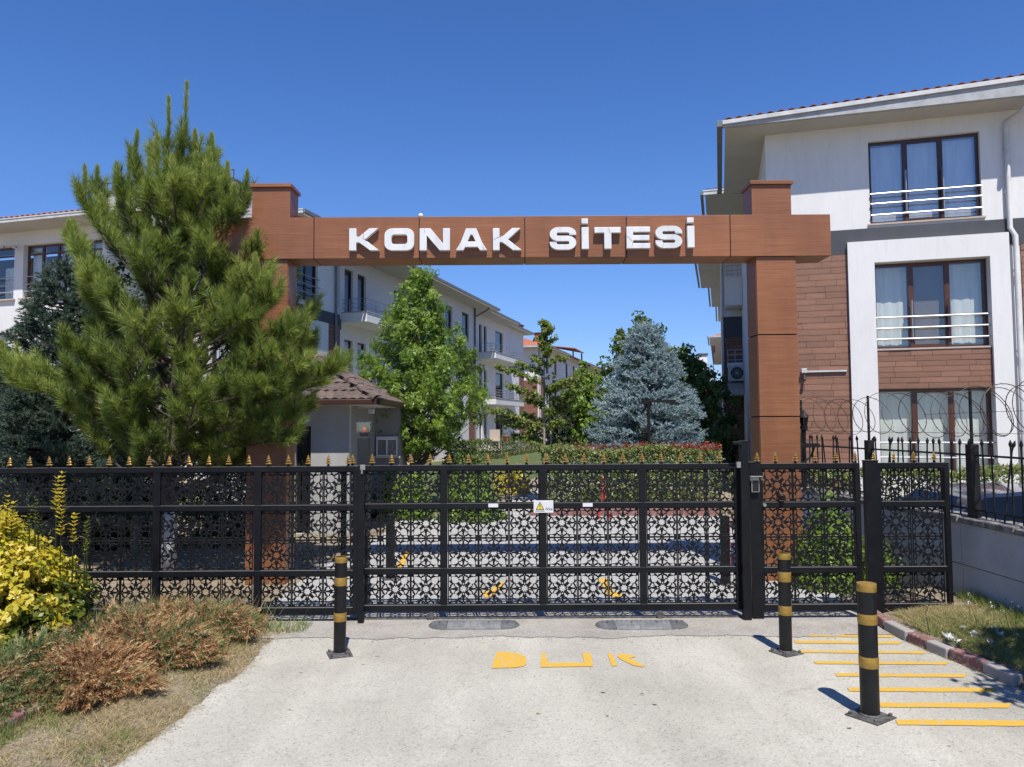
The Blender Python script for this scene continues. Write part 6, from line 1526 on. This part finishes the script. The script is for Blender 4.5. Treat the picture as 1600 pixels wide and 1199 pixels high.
conifer('cypress_tree', 'second dark cypress cut by the left edge of the photo', 12, 11.6, on_y(12, 560, 11.6).z, 1.15, .2, M['cypress'], 6, 220, .13, .050, .012, (30, 50), M['bark'], needles=30, tipup=.6, shape=.5, fill=1.0)
# bare trunks behind the fence
for px, Y, r, lab in ((214, 11.4, .075, 'pale grey tree trunk left of the pine trunk'), (196, 13.2, .06, 'thin brown tree trunk behind the pale grey one')):
    x = on_y(px, 700, Y).x; t = thing('tree', lab, 'tree', (x, Y, 0)); rr = random.Random(px)
    pts = curve_pts((0, 0, -.05), (.1, 0, 3.6), 0, 6, .03, rr); wd = MB().tube(pts, taper(pts, r, .03), 10); wd.build('trunk', M['barkpale'] if px == 214 else M['barkgrey'], t, smooth=True)
    r_ = np.random.default_rng(px); c = r_.normal(0, 1, (26, 3)) * [.7, .7, .45] + [.1, 0, 3.5]
    P_ = (c[:, None] + r_.normal(0, .13, (26, 60, 3))).reshape(-1, 3); inst('crown', leaf_mesh('crown_leaves', P_, P_ - [0, 0, 3], .07, M['leafdark'], r_), t)
    for q in c[:10]:
        MB().tube([(.06, 0, 2.4), tuple(Vector(q) * .6 + Vector((0, 0, 1.0))), tuple(q)], [.02, .012, .004], 4).build('branch', M['barkgrey'], t)

# ---------------------------------------------------------------- broadleaf trees
def broadleaf(name, label, px, Y, prof, z0, nclump, nleaf, crad, lsize, mat, bark, seed, star=False, trunk_r=.08, group=None, x=None, flat=1.0, updir=.6):
    """prof: list of (z, radius); clumps near the crown surface on limbs"""
    rr = random.Random(seed); r_ = np.random.default_rng(seed); x = on_y(px, 700, Y).x if x is None else x
    root = thing(name, label, 'tree', (x, Y, 0), 0, group); pz = [p[0] for p in prof]; pw = [p[1] for p in prof]; zt = pz[-1]
    tpts = curve_pts((0, 0, -.05), (rr.uniform(-.1, .1), 0, zt - .15), 0, 8, .03, rr); MB().tube(tpts, taper(tpts, trunk_r, .012), 10).build('trunk', bark, root, smooth=True)
    wood = MB(); C = []; CR_ = []; CB = []
    wts = np.array([max(.02, w) for w in pw]); zz = np.linspace(pz[0], zt, 200); ww = np.interp(zz, pz, pw) + .03; cdf = np.cumsum(ww ** 1.3); cdf /= cdf[-1]
    for k in range(nclump):
        z = float(np.interp((k + rr.random()) / nclump, cdf, zz)); w = float(np.interp(z, pz, pw)); a = k * 2.39996 + rr.uniform(-.5, .5)
        q = rr.random() ** .45; rad = w * q * rr.uniform(.80, 1.17); p = Vector((math.cos(a) * rad, math.sin(a) * rad, z)); C.append(tuple(p)); CR_.append(crad * rr.uniform(.65, 1.25)); CB.append(rr.uniform(.0, .55))
        if k % 2 == 0:
            zs_ = max(z0, z - rad * updir - .2); i = min(7, int(zs_ / zt * 8)); b0 = tpts[i].lerp(tpts[i + 1], zs_ / zt * 8 - i); wood.tube([b0, b0.lerp(p, .5) - Vector((0, 0, .04)), p], [.02, .012, .004], 4)
    wood.build('limbs', bark, root)
    C = np.array(C); CR_ = np.array(CR_)[:, None, None]; g = unit(r_.normal(0, 1, (nclump, nleaf, 3))) * (r_.random((nclump, nleaf, 1)) ** .5) * CR_; g[..., 2] *= flat
    P_ = (C[:, None] + g).reshape(-1, 3); N_ = (g + C[:, None] * [.3, .3, 0] + [0, 0, .12]).reshape(-1, 3)
    rb_ = np.clip(np.repeat(np.array(CB), nleaf) + r_.normal(.2, .2, nclump * nleaf), 0, 1)
    me = star_leaf_mesh(name + '_leaves', P_, N_, lsize * .62, mat, r_, rb_) if star else leaf_mesh(name + '_leaves', P_, N_, lsize, mat, r_, rb_)
    inst('crown', me, root); return root
broadleaf('sweetgum_tree', 'bright green conical broadleaf tree in front of the left building', 655, 16.6, [(1.25, .4), (1.6, 1.1), (2.1, 1.35), (2.8, 1.5), (3.3, 1.22), (3.9, .92), (4.4, .72), (4.9, .45), (5.25, .26), (5.42, .05)], 1.0, 400, 62, .20, .115, M['leafbright'], M['barkgrey'], 21, star=True, trunk_r=.07)
def ginkgo():
    rr = random.Random(31); r_ = np.random.default_rng(31); Y = 18.0; x = on_y(852, 700, Y).x
    root = thing('ginkgo_tree', 'slim young tree with loose spreading branches in front of the far building', 'tree', (x, Y, 0))
    zt = 4.45; tp = curve_pts((0, 0, 0), (-.02, 0, zt), 0, 8, .02, rr); MB().tube(tp, taper(tp, .04, .006), 8).build('trunk', M['barkpale'], root, smooth=True)
    MB().tube([(.12, .1, 0), (.14, .1, 1.4), (.12, .1, 2.6)], [.03, .025, .02], 6).build('stem', M['barkpale'], root, smooth=True)
    wood = MB(); C = []
    bl = [(807, 570), (772, 575), (790, 605), (765, 640), (785, 655), (775, 660), (800, 680), (885, 560), (900, 590), (935, 580), (925, 605), (890, 640), (905, 600), (870, 690), (830, 560), (880, 660), (835, 690), (860, 545), (845, 530), (868, 530), (820, 625), (900, 625), (815, 650), (880, 600), (862, 512)]
    for i, (px, py) in enumerate(bl):
        e = on_y(px, py, Y + rr.uniform(-.8, .8)) - Vector((x, Y, 0)); zb_ = max(.9, e.z - abs(e.x) * .28 - .1); s = Vector((0, 0, min(zb_, zt - .2))); m_ = s.lerp(e, .5); m_.z += rr.uniform(-.05, .1)
        pts = [s, m_, e]; wood.tube(pts, [.016, .011, .004], 4); ln = (e - s).length; n = int(ln * 15) + 6
        for k in range(n):
            t = .12 + .88 * k / n; p = (s.lerp(m_, t * 2) if t < .5 else m_.lerp(e, t * 2 - 1)); C.append((p.x + rr.gauss(0, .03), p.y + rr.gauss(0, .06), p.z + rr.gauss(.02, .028)))
    for k in range(34): z = 1.3 + 3.1 * rr.random() ** .8; w = .34 * (1 - (z - 1.3) / 3.3) + .03; C.append((rr.gauss(0, w), rr.gauss(0, w), z))
    for k in range(16): C.append((rr.gauss(0, .03), rr.gauss(0, .03), zt - .8 * rr.random()))
    wood.build('limbs', M['barkpale'], root); C = np.array(C); n = 24; g = unit(r_.normal(0, 1, (len(C), n, 3))) * .085 * r_.random((len(C), n, 1)) ** .5; P_ = (C[:, None] + g).reshape(-1, 3)
    inst('crown', leaf_mesh('ginkgo_leaves', P_, (g + [0, 0, .05]).reshape(-1, 3), .062, M['ginkgo'], r_), root)
ginkgo()
broadleaf('broadleaf_tree', 'dark green tree rising behind the top of the blue spruce', 1005, 27, [(1.5, .6), (3.0, 1.6), (4.2, 1.5), (5.0, .9), (5.75, .25)], 1.0, 170, 46, .25, .15, M['leafmid'], M['barkgrey'], 22)
broadleaf('broadleaf_tree', 'bright green bushy tree between the slim tree and the blue spruce', 915, 25, [(.8, .5), (1.6, .95), (2.6, .8), (3.4, .45), (3.9, .1)], .5, 120, 46, .22, .13, M['leafbright'], M['barkgrey'], 23)
broadleaf('broadleaf_tree', 'dark leafy tree right of the blue spruce against the shaded wall', 1092, 26, [(.3, 1.2), (1.5, 1.5), (2.6, 1.3), (3.4, .8), (4.1, .2)], .5, 170, 46, .26, .14, M['leafmid'], M['barkgrey'], 24)
broadleaf('broadleaf_tree', 'mid green tree beyond the blue spruce on its right side', 1065, 30, [(1.8, .6), (3.2, 1.1), (4.3, .9), (5.0, .3)], 1.0, 90, 40, .26, .15, M['leafbright'], M['barkgrey'], 25)
broadleaf('broadleaf_tree', 'small leafy tree standing right behind the slim young tree', 872, 22, [(.6, .5), (1.2, .75), (2.0, .6), (2.6, .2)], .4, 70, 46, .2, .10, M['leafdark'], M['barkgrey'], 26)
broadleaf('shade_tree', 'leafy tree beside the concrete wall whose shade falls on the right kerb', 0, 3.5, [(2.2, .4), (2.7, .95), (3.3, 1.1), (3.9, .8), (4.4, .3)], 1.6, 120, 46, .24, .11, M['leafmid'], M['barkgrey'], 27, x=4.72)
# low round shrubs
def shrub(name, label, cat, c, rad, n, size, mat, seed, group=None, stems=True, extra=None, power=.35, box=False, jitter=.8):
    rr = random.Random(seed); r_ = np.random.default_rng(seed); root = thing(name, label, cat, c, 0, group)
    if box: g = r_.random((n, 3)) * 2 - 1; ax_ = r_.integers(0, 3, n); sg = np.sign(r_.random(n) - .5); g[np.arange(n), ax_] = sg * (1 - .16 * r_.random(n)); g[:, 2] = np.abs(g[:, 2])
    else:
        d = unit(r_.normal(0, 1, (n, 3))); d[:, 2] = np.abs(d[:, 2]) * 1.0 - .05; bumpy = 1 + .10 * np.sin(d[:, 0] * 7 + seed) + .08 * np.sin(d[:, 2] * 9 + d[:, 1] * 6) ; g = d * (r_.random((n, 1)) ** power) * bumpy[:, None]
    P_ = g * np.array(rad); P_ += r_.normal(0, .02, (n, 3)); P_[:, 2] = np.maximum(P_[:, 2], .02)
    N_ = g / np.array(rad) + [0, 0, .5]
    inst('foliage', leaf_mesh(name + '_leaves', P_, N_, size, mat, r_, jitter=jitter), root)
    if stems:
        wd = MB()
        for k in range(9): a = k * 2.4; wd.tube([(.03 * math.cos(a), .03 * math.sin(a), -.02), (rad[0] * .4 * math.cos(a), rad[1] * .4 * math.sin(a), rad[2] * .45), (rad[0] * .8 * math.cos(a), rad[1] * .8 * math.sin(a), rad[2] * .6)], [.018, .01, .003], 5)
        wd.build('stems', M['barkgrey'], root)
    return root
def at(px, Y, z=0): v = on_y(px, 800, Y); return (v.x, Y, z)
shrub('round_shrub', 'rounded green shrub right of the sweetgum trunk', 'shrub', at(722, 16.4, .4), (.62, .5, 1.25), 6500, .055, M['leafmid'], 41)
shrub('low_shrub', 'low dark green shrub behind the gate below the guard house window', 'shrub', at(630, 15.2), (.7, .45, .95), 4500, .06, M['leafbright'], 42)
shrub('low_shrub', 'low green shrub behind the gate left of the courtyard path', 'shrub', at(735, 14.9), (.75, .5, .85), 5000, .055, M['hedgebright'], 43)
shrub('low_shrub', 'yellow flowering shrub behind the gate beside the path', 'shrub', at(800, 20.5), (.6, .5, .75), 2500, .06, M['yellowleaf'], 44)
shrub('low_shrub', 'reddish bush under the sweetgum beside the guard house', 'shrub', at(622, 16.8), (.35, .3, 1.45), 1500, .06, M['redtip'], 45)
shrub('green_bush', 'bright green leafy bush behind the pedestrian gate', 'shrub', at(1296, 8.75), (.42, .42, 1.02), 6500, .045, M['hedgebright'], 46)
shrub('green_bush', 'bright green bush low behind the last lattice section', 'shrub', at(1372, 8.3), (.20, .25, .62), 1800, .042, M['hedgebright'], 47)
# clipped photinia hedge, red-tipped
def hedge(name, label, x0, x1, y0, y1, z0, z1, n, mat, seed, red=0, lsz=.07, rz=0.0, redr=(0, 1)):
    r_ = np.random.default_rng(seed); cx, cy = (x0 + x1) / 2, (y0 + y1) / 2; hx, hy, hz = (x1 - x0) / 2, (y1 - y0) / 2, (z1 - z0) / 2
    root = thing(name, label, 'hedge', (cx, cy, 0), rz); g = r_.random((n, 3)) * 2 - 1
    f = r_.random(n); top = f < .38; fr = (f >= .38) & (f < .8); bk = (f >= .8) & (f < .92); g[bk, 1] = 1 - .2 * r_.random(bk.sum()); g[top, 2] = 1 - .12 * r_.random(top.sum()) ** 2; g[fr, 1] = -1 + .2 * r_.random(fr.sum()) ** 2
    P_ = g * [hx, hy, hz] + [0, 0, (z0 + z1) / 2]; P_[:, 2] += .05 * np.sin(P_[:, 0] * 3.1) * (g[:, 2] > .5) + r_.normal(0, .03, n); P_[:, 1] += r_.normal(0, .03, n)
    N_ = np.where(top[:, None], [0, -.3, 1.], [0, -1., .5]) + r_.normal(0, .4, (n, 3))
    inst('foliage', leaf_mesh(name + '_leaves', P_, N_, lsz, mat, r_, aspect=.5), root)
    if red:
        xx = (redr[0] + (redr[1] - redr[0]) * r_.random(red) ** .7) * 2 * hx - hx; Q = np.stack([xx, r_.uniform(-hy, hy, red), np.full(red, z1) + r_.uniform(-.06, .10, red)], 1)
        Q = (Q[:, None] + r_.normal(0, .035, (red, 7, 3))).reshape(-1, 3); inst('red_shoots', leaf_mesh(name + '_red', Q, np.tile([[0, 0, 1.]], (len(Q), 1)), lsz * 1.05, M['redtip'], r_, aspect=.4, jitter=1.3), root)
    wd = MB()
    for k in range(int(hx * 5)): x = -hx + .15 + k * .4; wd.tube([(x, 0, z0), (x + .05, 0, z1 * .6), (x - .05, .05, z1 * .9)], [.02, .012, .004], 5)
    wd.build('stems', M['barkgrey'], root); return root
hedge('photinia_hedge', 'clipped hedge with red young shoots across the courtyard behind the gate', .62, 4.35, 15.6, 16.6, .02, 1.33, 26000, M['hedge'], 51, 240, .055, redr=(.05, 1))
hedge('dark_hedge', 'dark hedge in the shade behind the pine and the left fence', -7.6, -3.7, 11.7, 12.5, .02, 1.42, 17000, M['leafdark'], 54, 0, .07)
q_ = W2(-13.2, 22); ho = hedge('low_hedge', 'low green hedge along the foot of the left building', -8, 8, -.4, .4, .02, 1.0, 9000, M['leafmid'], 55, 0, .09); ho.location = (q_.x, q_.y, 0); ho.rotation_euler = (0, 0, R(74.5))
hedge('green_hedge', 'green hedge behind the blue car at the right edge', 5.9, 10, 12.4, 13.2, -.3, 1.05, 12000, M['hedge'], 52, 0, .06)
hedge('green_hedge', 'dark hedge in front of the right building seen through the lattice', 4.0, 6.0, 13.2, 14.0, 0, .95, 8000, M['hedge'], 53, 0, .06)

# ---------------------------------------------------------------- golden euonymus bush
def yellow_bush():
    r_ = np.random.default_rng(61); rr = random.Random(61); c = Vector((-4.42, 6.15, .04)); root = thing('euonymus_bush', 'golden yellow and green leafy bush at the left edge before the fence', 'bush', tuple(c))
    rad = np.array([.90, .74, 1.24]); nc = 1600; d = unit(r_.normal(0, 1, (nc, 3))); d[:, 2] = np.abs(d[:, 2]) * 1.1 - .12; d = unit(d); q = (r_.random((nc, 1)) ** .22)
    lump = 1 + .07 * np.sin(d[:, :1] * 9 + 1) + .06 * np.sin(d[:, 2:3] * 11 + d[:, :1] * 5); C = d * q * rad * lump; C[:, 2] = np.maximum(C[:, 2], .10)
    # rosettes of leaves
    n = 19; ax_ = unit(d * [1, 1, .6] + [0, -.15, .75]); g = unit(r_.normal(0, 1, (nc, n, 3))) * (.075 * r_.random((nc, n, 1)) ** .5); P_ = C[:, None] + g
    zr = C[:, 2] / rad[2]; right = (C[:, 0] / rad[0])
    py = 1 / (1 + np.exp(-((zr - .22) * 9 - (right - .55).clip(0) * 5 + (q[:, 0] - .8) * 5))) ; yel = r_.random(nc) < py
    N_ = (g * 4 + ax_[:, None] * .6)
    for nm, msk, mt, sz in (('golden_leaves', yel, M['yellowleaf'], .050), ('green_leaves', ~yel, M['oliveleaf'], .052)):
        Pm = P_[msk].reshape(-1, 3); Nm = N_[msk].reshape(-1, 3); rb = np.clip(np.repeat(r_.random(msk.sum()) * .6, n) + r_.normal(.2, .18, len(Pm)), 0, 1)
        inst(nm, leaf_mesh('euonymus_' + nm, Pm, Nm, sz, mt, r_, rb, aspect=.62, cup=.12), root)
    # inner dark leaves
    Q = unit(r_.normal(0, 1, (3500, 3))) * (r_.random((3500, 1)) ** .5) * rad * .8; Q[:, 2] = np.abs(Q[:, 2]) + .05; inst('inner_leaves', leaf_mesh('euonymus_inner', Q, Q, .06, M['oliveleaf'], r_, r_.random(3500) * .5), root)
    # upright spikes with whorled leaves
    for (px, pyt, pyb, gold) in ((97, 737, 840, 1), (90, 745, 800, 1), (12, 774, 830, 1), (20, 785, 830, 1), (116, 802, 850, 1), (0, 790, 840, 1), (57, 780, 820, 0), (48, 790, 830, 0), (138, 806, 860, 0), (134, 815, 870, 0), (62, 805, 840, 0)):
        Yp = 6.05 + rr.uniform(-.1, .15); a = on_y(px, pyt, Yp) - c; b = on_y(px - 2, pyb, Yp) - c; st_ = MB().tube([b - Vector((0, 0, .3)), b, a], [.006, .005, .002], 5).build('shoot', M['oliveleaf'], root); ln = (a - b).length; k = int(ln / .036) + 2; Q = []
        for i in range(k):
            p = b.lerp(a, (i + .5) / k); m_ = 4 if gold else 3
            for j in range(m_):
                an = i * 1.2 + j * 2 * math.pi / m_ + rr.uniform(-.3, .3); tl = rr.uniform(.35, 1.1); dd = Vector((math.cos(an), math.sin(an), tl)).normalized(); ll = (.066 if gold else .045) * rr.uniform(.6, 1.2) * (1 - .35 * i / k)
                sd_ = dd.cross(Vector((0, 0, 1))).normalized() * ll * .24; sag = Vector((0, 0, -.12 * ll)); Q.append([tuple(p), tuple(p + dd * ll * .5 + sd_), tuple(p + dd * ll + sag), tuple(p + dd * ll * .5 - sd_)])
        inst('shoot_leaves', np_mesh('shoot_leaves', np.array(Q), 4, M['yellowleaf'] if gold else M['oliveleaf'], (.4 if gold else .6) + .4 * r_.random(len(Q))), st_)
    wd = MB()
    for k in range(8): a = k * .8; wd.tube([(.1 * math.cos(a), .1 * math.sin(a), -.02), (.35 * math.cos(a), .3 * math.sin(a), .4), (.6 * math.cos(a), .5 * math.sin(a), .75)], [.02, .012, .004], 6)
    wd.build('branches', M['barkgrey'], root)
yellow_bush()

# ---------------------------------------------------------------- junipers
def juniper(label, px, py, rx, ry, h, dry, seed, n=900, group='low junipers on the left verge'):
    rr = random.Random(seed); r_ = np.random.default_rng(seed); c = on_z(px, py, .06); root = thing('juniper_shrub', label, 'shrub', (c.x, c.y, .05), 0, group)
    A, B, RB = [], [], []
    for k in range(n):
        a = rr.uniform(0, 2 * math.pi); q = rr.random() ** .55; x = rx * q * math.cos(a); y = ry * q * math.sin(a); x += .05 * math.sin(a * 5 + seed) + rr.gauss(0, .02); y += .04 * math.cos(a * 4 + seed); z = h * math.sqrt(max(0, 1 - q * q)) * rr.uniform(.35, 1.05) * (1 + .5 * math.sin(x * 13 + seed) * math.cos(y * 12)) + .02
        o = Vector((math.cos(a) * (.4 + q), math.sin(a) * (.4 + q), rr.uniform(.1, .9) * (1.1 - q) + .12)).normalized(); l = rr.uniform(.05, .17); A.append((x, y, z)); B.append(tuple(Vector((x, y, z)) + o * l)); RB.append(rr.random() * .8)
    A, B, RB = np.array(A), np.array(B), np.array(RB); m_ = r_.random(n) < (dry + .25 * np.sin(A[:, 0] * 8 + seed) * np.cos(A[:, 1] * 7))
    if m_.any(): inst('dried_sprays', brush_mesh('dried_sprays', A[m_], B[m_], 22, .042, 28, 50, .0075, M['dried'], r_, RB[m_], .1), root)
    if (~m_).any(): inst('green_sprays', brush_mesh('green_sprays', A[~m_], B[~m_], 22, .042, 28, 50, .0070, M['juniper'], r_, RB[~m_], .1), root)
    wd = MB()
    for k in range(22): a = k * 2.4; wd.tube([(0, 0, 0), (rx * .45 * math.cos(a), ry * .45 * math.sin(a), h * .5), (rx * .85 * math.cos(a), ry * .85 * math.sin(a), h * .35)], [.012, .008, .003], 4)
    wd.build('branches', M['barkgrey'], root); return root
juniper('dried rust-brown juniper mound nearest the camera on the left verge', 140, 1082, .34, .30, .20, .97, 71, 1700)
juniper('large half-dried juniper mound in the middle of the left verge', 226, 1030, .52, .40, .20, .66, 72, 2200)
juniper('brown juniper mound closest to the fence', 318, 990, .42, .36, .17, .70, 73, 1700)
juniper('flat greenish juniper between the golden bush and the brown mounds', 150, 1015, .55, .40, .20, .45, 74, 1600)
juniper('green juniper mat at the far left below the golden bush', 30, 1075, .55, .50, .22, .12, 75, 1800)
juniper('grey-green juniper patch at the left edge of the photo', -40, 1110, .45, .40, .20, .2, 76, 900)
juniper('dried juniper patch between the largest mound and the fence', 262, 985, .36, .30, .14, .55, 77, 1000)

# ---------------------------------------------------------------- grass
def blades(name, label, P_, h, w, mat, r_, lean=.6, cat='grass'):
    n = len(P_); a = r_.random(n) * 2 * np.pi; s = np.stack([np.cos(a), np.sin(a), np.zeros(n)], 1) * w / 2; le = r_.normal(0, lean, (n, 2)); hh = h * (.4 + r_.random(n) * 1.1)
    tip = P_ + np.concatenate([le * hh[:, None], hh[:, None]], 1); T = np.stack([P_ - s, P_ + s, tip], 1)
    o = inst(name, np_mesh(name, T, 3, mat, np.clip(r_.random(n), 0, 1))); tag(o, label, cat, kind='stuff'); return o
gzv_ = np.vectorize(gz)
def verge_points(n, r_, side, dens=None):
    out = []
    while len(out) < n:
        if side == 'L': y = r_.uniform(3.5, 7.0); el = edge_l(y); x = el - (r_.random() ** 1.3) * 3.0 - .0
        else: y = r_.uniform(4.6, 7.25); x = edge_r(y) + .11 + r_.random() * 1.35
        if side == 'R' and x > wpt(y).x: continue
        if dens is not None and r_.random() > dens(x, y): continue
        out.append((x, y, 0))
    P_ = np.array(out); P_[:, 2] = gzv_(P_[:, 0], P_[:, 1]) - .006; return P_
r_ = np.random.default_rng(81)
patch = lambda x, y: 0.08 + .92 * max(0, math.sin(x * 5.1 + y * 2.2) * math.sin(y * 4.3 - x * 1.9) + .25 * math.sin(x * 17 + y * 13)) ** 1.0
blades('dry_grass', 'short dry straw-coloured grass on the left verge', verge_points(42000, r_, 'L', lambda x, y: .35 + .65 * (hsh(x * 2, y * 2) > -.2)), .04, .0045, M['straw'], r_, 1.7)
blades('green_grass', 'patches of green grass on the left verge', verge_points(26000, r_, 'L', lambda x, y: patch(x, y) * (1.0 if edge_l(y) - x > .12 else .2)), .035, .005, M['grass'], r_, .8)
blades('tall_grass', 'taller green grass and weeds among the junipers', verge_points(11000, r_, 'L', lambda x, y: patch(x + 3, y + 1) * (edge_l(y) - x > .75)), .12, .006, M['grass'], r_, .45)
n = 5200; cs = [on_z(a_, b_, .05) for a_, b_ in ((226, 1030), (318, 990), (150, 1015), (30, 1075), (262, 985), (100, 1050), (200, 990))]; ci_ = r_.integers(0, 7, n); P_ = np.array([tuple(c) for c in cs])[ci_] + r_.normal(0, 1, (n, 3)) * [.24, .17, 0]; P_[:, 2] = .10
blades('weeds', 'green and pale weeds growing up through the junipers', P_, .17, .005, M['grass'], r_, .5)
blades('dry_weeds', 'dry straw stalks sticking out of the junipers', P_[:1800] + [.03, .02, 0], .2, .004, M['straw'], r_, .6)
blades('dry_grass', 'dry grass on the right verge before the concrete wall', verge_points(24000, r_, 'R', lambda x, y: .5 + .5 * (y > 6.6)), .035, .005, M['straw'], r_, 1.3)
blades('green_grass', 'green grass on the right verge beside the kerb', verge_points(30000, r_, 'R', lambda x, y: .25 + .75 * (y < 6.9)), .04, .005, M['grass'], r_, .8)
n = 9000; P_ = np.stack([r_.uniform(-8, -2.7, n), r_.uniform(7.5, 13, n), np.zeros(n)], 1); P_[:, 2] = gzv_(P_[:, 0], P_[:, 1])
blades('dry_grass', 'dry grass on the soil behind the left fence', P_, .05, .007, M['straw'], r_, .9)
n = 9000; P_ = np.stack([wpt(7.0).x - .02 - np.abs(r_.normal(0, .07, n)), r_.uniform(5.2, 7.6, n), np.zeros(n)], 1); P_[:, 2] = gzv_(P_[:, 0], P_[:, 1]) - .004
blades('wall_weeds', 'weeds growing along the foot of the concrete wall', P_[:3500], .09, .006, M['grass'], r_, .5)
# a fringe of dry grass along kerb and under the fence
n = 5000; yy = r_.uniform(4.9, 6.8, n); xx = np.array([edge_r(y) for y in yy]) - np.abs(r_.normal(0, .035, n)); P_ = np.stack([xx, yy, np.full(n, .004)], 1); blades('kerb_grass', 'dry grass fringe at the foot of the right kerb', P_, .025, .004, M['straw'], r_, 1.6)
n = 3500; P_ = np.stack([r_.uniform(-5.5, -1.9, n), r_.uniform(6.9, 7.25, n), np.full(n, .005)], 1); blades('fence_weeds', 'weeds at the foot of the left lattice fence', P_, .07, .006, M['grass'], r_, .5)
# weeds with seed heads by the wall, white blossoms
for i, (px, py, h) in enumerate(((1452, 985, .34), (1524, 995, .30), (1550, 985, .22), (1570, 1000, .20), (1590, 1010, .34), (1580, 990, .2), (1518, 975, .28))):
    c = on_z(px, py, .12); t = thing('weed', ['tall bare weed stalk leaning before the concrete wall', 'thin weed with pale seed head before the concrete wall', 'hooked dry weed before the concrete wall', 'fine weed with white seeds near the right edge', 'tallest seeded weed at the right edge', 'small weed close to the wall foot at right', 'thin weed stem beside the gate end of the wall'][i], 'weed', (c.x, c.y, .1))
    pts = [(0, 0, 0), (random.uniform(-.03, .03), 0, h * .5), (random.uniform(-.08, .08), 0, h)]; MB().tube(pts, [.0035, .003, .0015], 5).build('stem', M['leafmid'] if i == 0 else M['straw'], t)
    if i:
        P2 = np.array(pts[-1]) + np.random.default_rng(i).normal(0, .016, (10, 3)); inst('seed_head', leaf_mesh('seed_head', P2, P2, .012, M['flower'], rng), t)
fg = [(1485, 985, .09, 'crumpled white blossom cluster in the grass nearest the kerb'), (1497, 992, .05, 'small white petal scrap beside the blossom cluster'), (1525, 988, .07, 'white scrap of litter in the middle of the right verge'), (1555, 984, .05, 'white blossom head below the wall'), (1563, 992, .05, 'white blossom just left of the right edge'), (1590, 995, .05, 'white blossom at the right edge of the verge'), (1445, 982, .035, 'tiny white flower nearest the gate'), (1505, 978, .04, 'little white flower near the wall foot'), (1546, 998, .04, 'pale petal heap lowest on the verge')]
for i, (px, py, s, lab) in enumerate(fg):
    c = on_z(px, py, .14); t = thing('white_flower', lab, 'flower', (c.x, c.y, gz(c.x, c.y) + .02)); P2 = np.random.default_rng(i + 5).normal(0, .3, (14, 3)) * [s, s, s * .4]
    inst('petals', leaf_mesh('petals', P2, np.tile([[0, -.3, 1.]], (14, 1)), s * .7, M['flower'], rng, jitter=1.0), t)
    MB().tube([(0, 0, -.03), (0, 0, 0)], .002, 4).build('stalk', M['straw'], t)
# stones, twigs and a yellow leaf on the asphalt
pebm = []
for k in range(4):
    mb = MB(); rr = random.Random(k); mb.lathe([(.3, -.4), (.8, -.1), (1, .2), (.6, .6), (.15, .75)], 7, mod=lambda a, i: 1 + .25 * math.sin(a * 2 + i + k)); pebm.append(mb.mesh('pebble', simple('pebble_%d' % k, (.3 + .06 * k, .29 + .06 * k, .27 + .05 * k), rough=.9)))
def pebbles(name, label, pts, s0, s1):
    r2 = random.Random(5); mb = MB()
    for (x, y, z) in pts:
        s = r2.uniform(s0, s1); a = r2.uniform(0, 6.28); sc_ = r2.uniform(.5, 1); mb.add([(x + s * math.cos(a), y + s * math.sin(a), z), (x - s * math.sin(a), y + s * math.cos(a) * sc_, z), (x - s * math.cos(a), y - s * math.sin(a), z), (x + s * math.sin(a) * sc_, y - s * math.cos(a), z), (x, y, z + s * .8)], [(0, 1, 4), (1, 2, 4), (2, 3, 4), (3, 0, 4)])
    o = mb.build(name, pebm and pebm[1].materials[0]); return tag(o, label, 'gravel', kind='stuff')
pts = []
for k in range(1400):
    y = random.uniform(3.6, 6.95); x = edge_l(y) + random.gauss(0, .10) - .05; pts.append((x, y, max(0.004, gz(x, y))))
for k in range(1200):
    x = random.uniform(-2.1, 3.5); y = 6.85 + random.gauss(0, .09); pts.append((x, y, .009))
for k in range(500):
    x = random.uniform(-2.6, 4.0); y = random.uniform(3, 6.7)
    if edge_l(y) < x < edge_r(y): pts.append((x, y, .004))
pebbles('loose_gravel', 'loose gravel along the edge of the asphalt and before the gate', pts, .003, .009)
for i, (px, py, s, lab, mt) in enumerate(((841, 1117, .018, 'small yellow leaf lying on the asphalt', M['yellowleaf']), (942, 1084, .022, 'dark dry leaf on the asphalt nearest the painted R', M['bark']), (1023, 1103, .022, 'dark dry leaf on the asphalt right of the centre', M['bark']), (949, 1121, .014, 'small dark twig scrap on the asphalt', M['bark']), (1327, 1140, .02, 'dark leaf on the asphalt left of the nearest bollard', M['bark']))):
    c = on_z(px, py); mb = MB(); mb.add([(-s, 0, .008), (0, s * .4, .004), (s, 0, .010), (0, -s * .4, .004)], [(0, 1, 2, 3)]); tag(mb.build('fallen_leaf', mt, loc=(c.x, c.y, .003), rot=(0, 0, random.uniform(-.6, .3))), lab, 'leaf')
# balcony things on the left building
plantpot(791, 690, 40, 'terracotta pot with a green plant on the ground-floor balcony', .17)
c = on_y(773, 692, 40); t = thing('garden_chair', 'cream garden chair on the ground-floor balcony', 'chair', (c.x, c.y, c.z - .3))
MB().box(-.28, .28, -.25, .25, .38, .44).build('seat', M['sill'], t); MB().box(-.28, .28, .2, .26, .44, 1.0).build('backrest', M['sill'], t)
for sx in (-.24, .24):
    for sy in (-.2, .2): MB().box(sx - .025, sx + .025, sy - .025, sy + .025, 0, .38).build('leg', M['sill'], t)

dim_all(0.77)
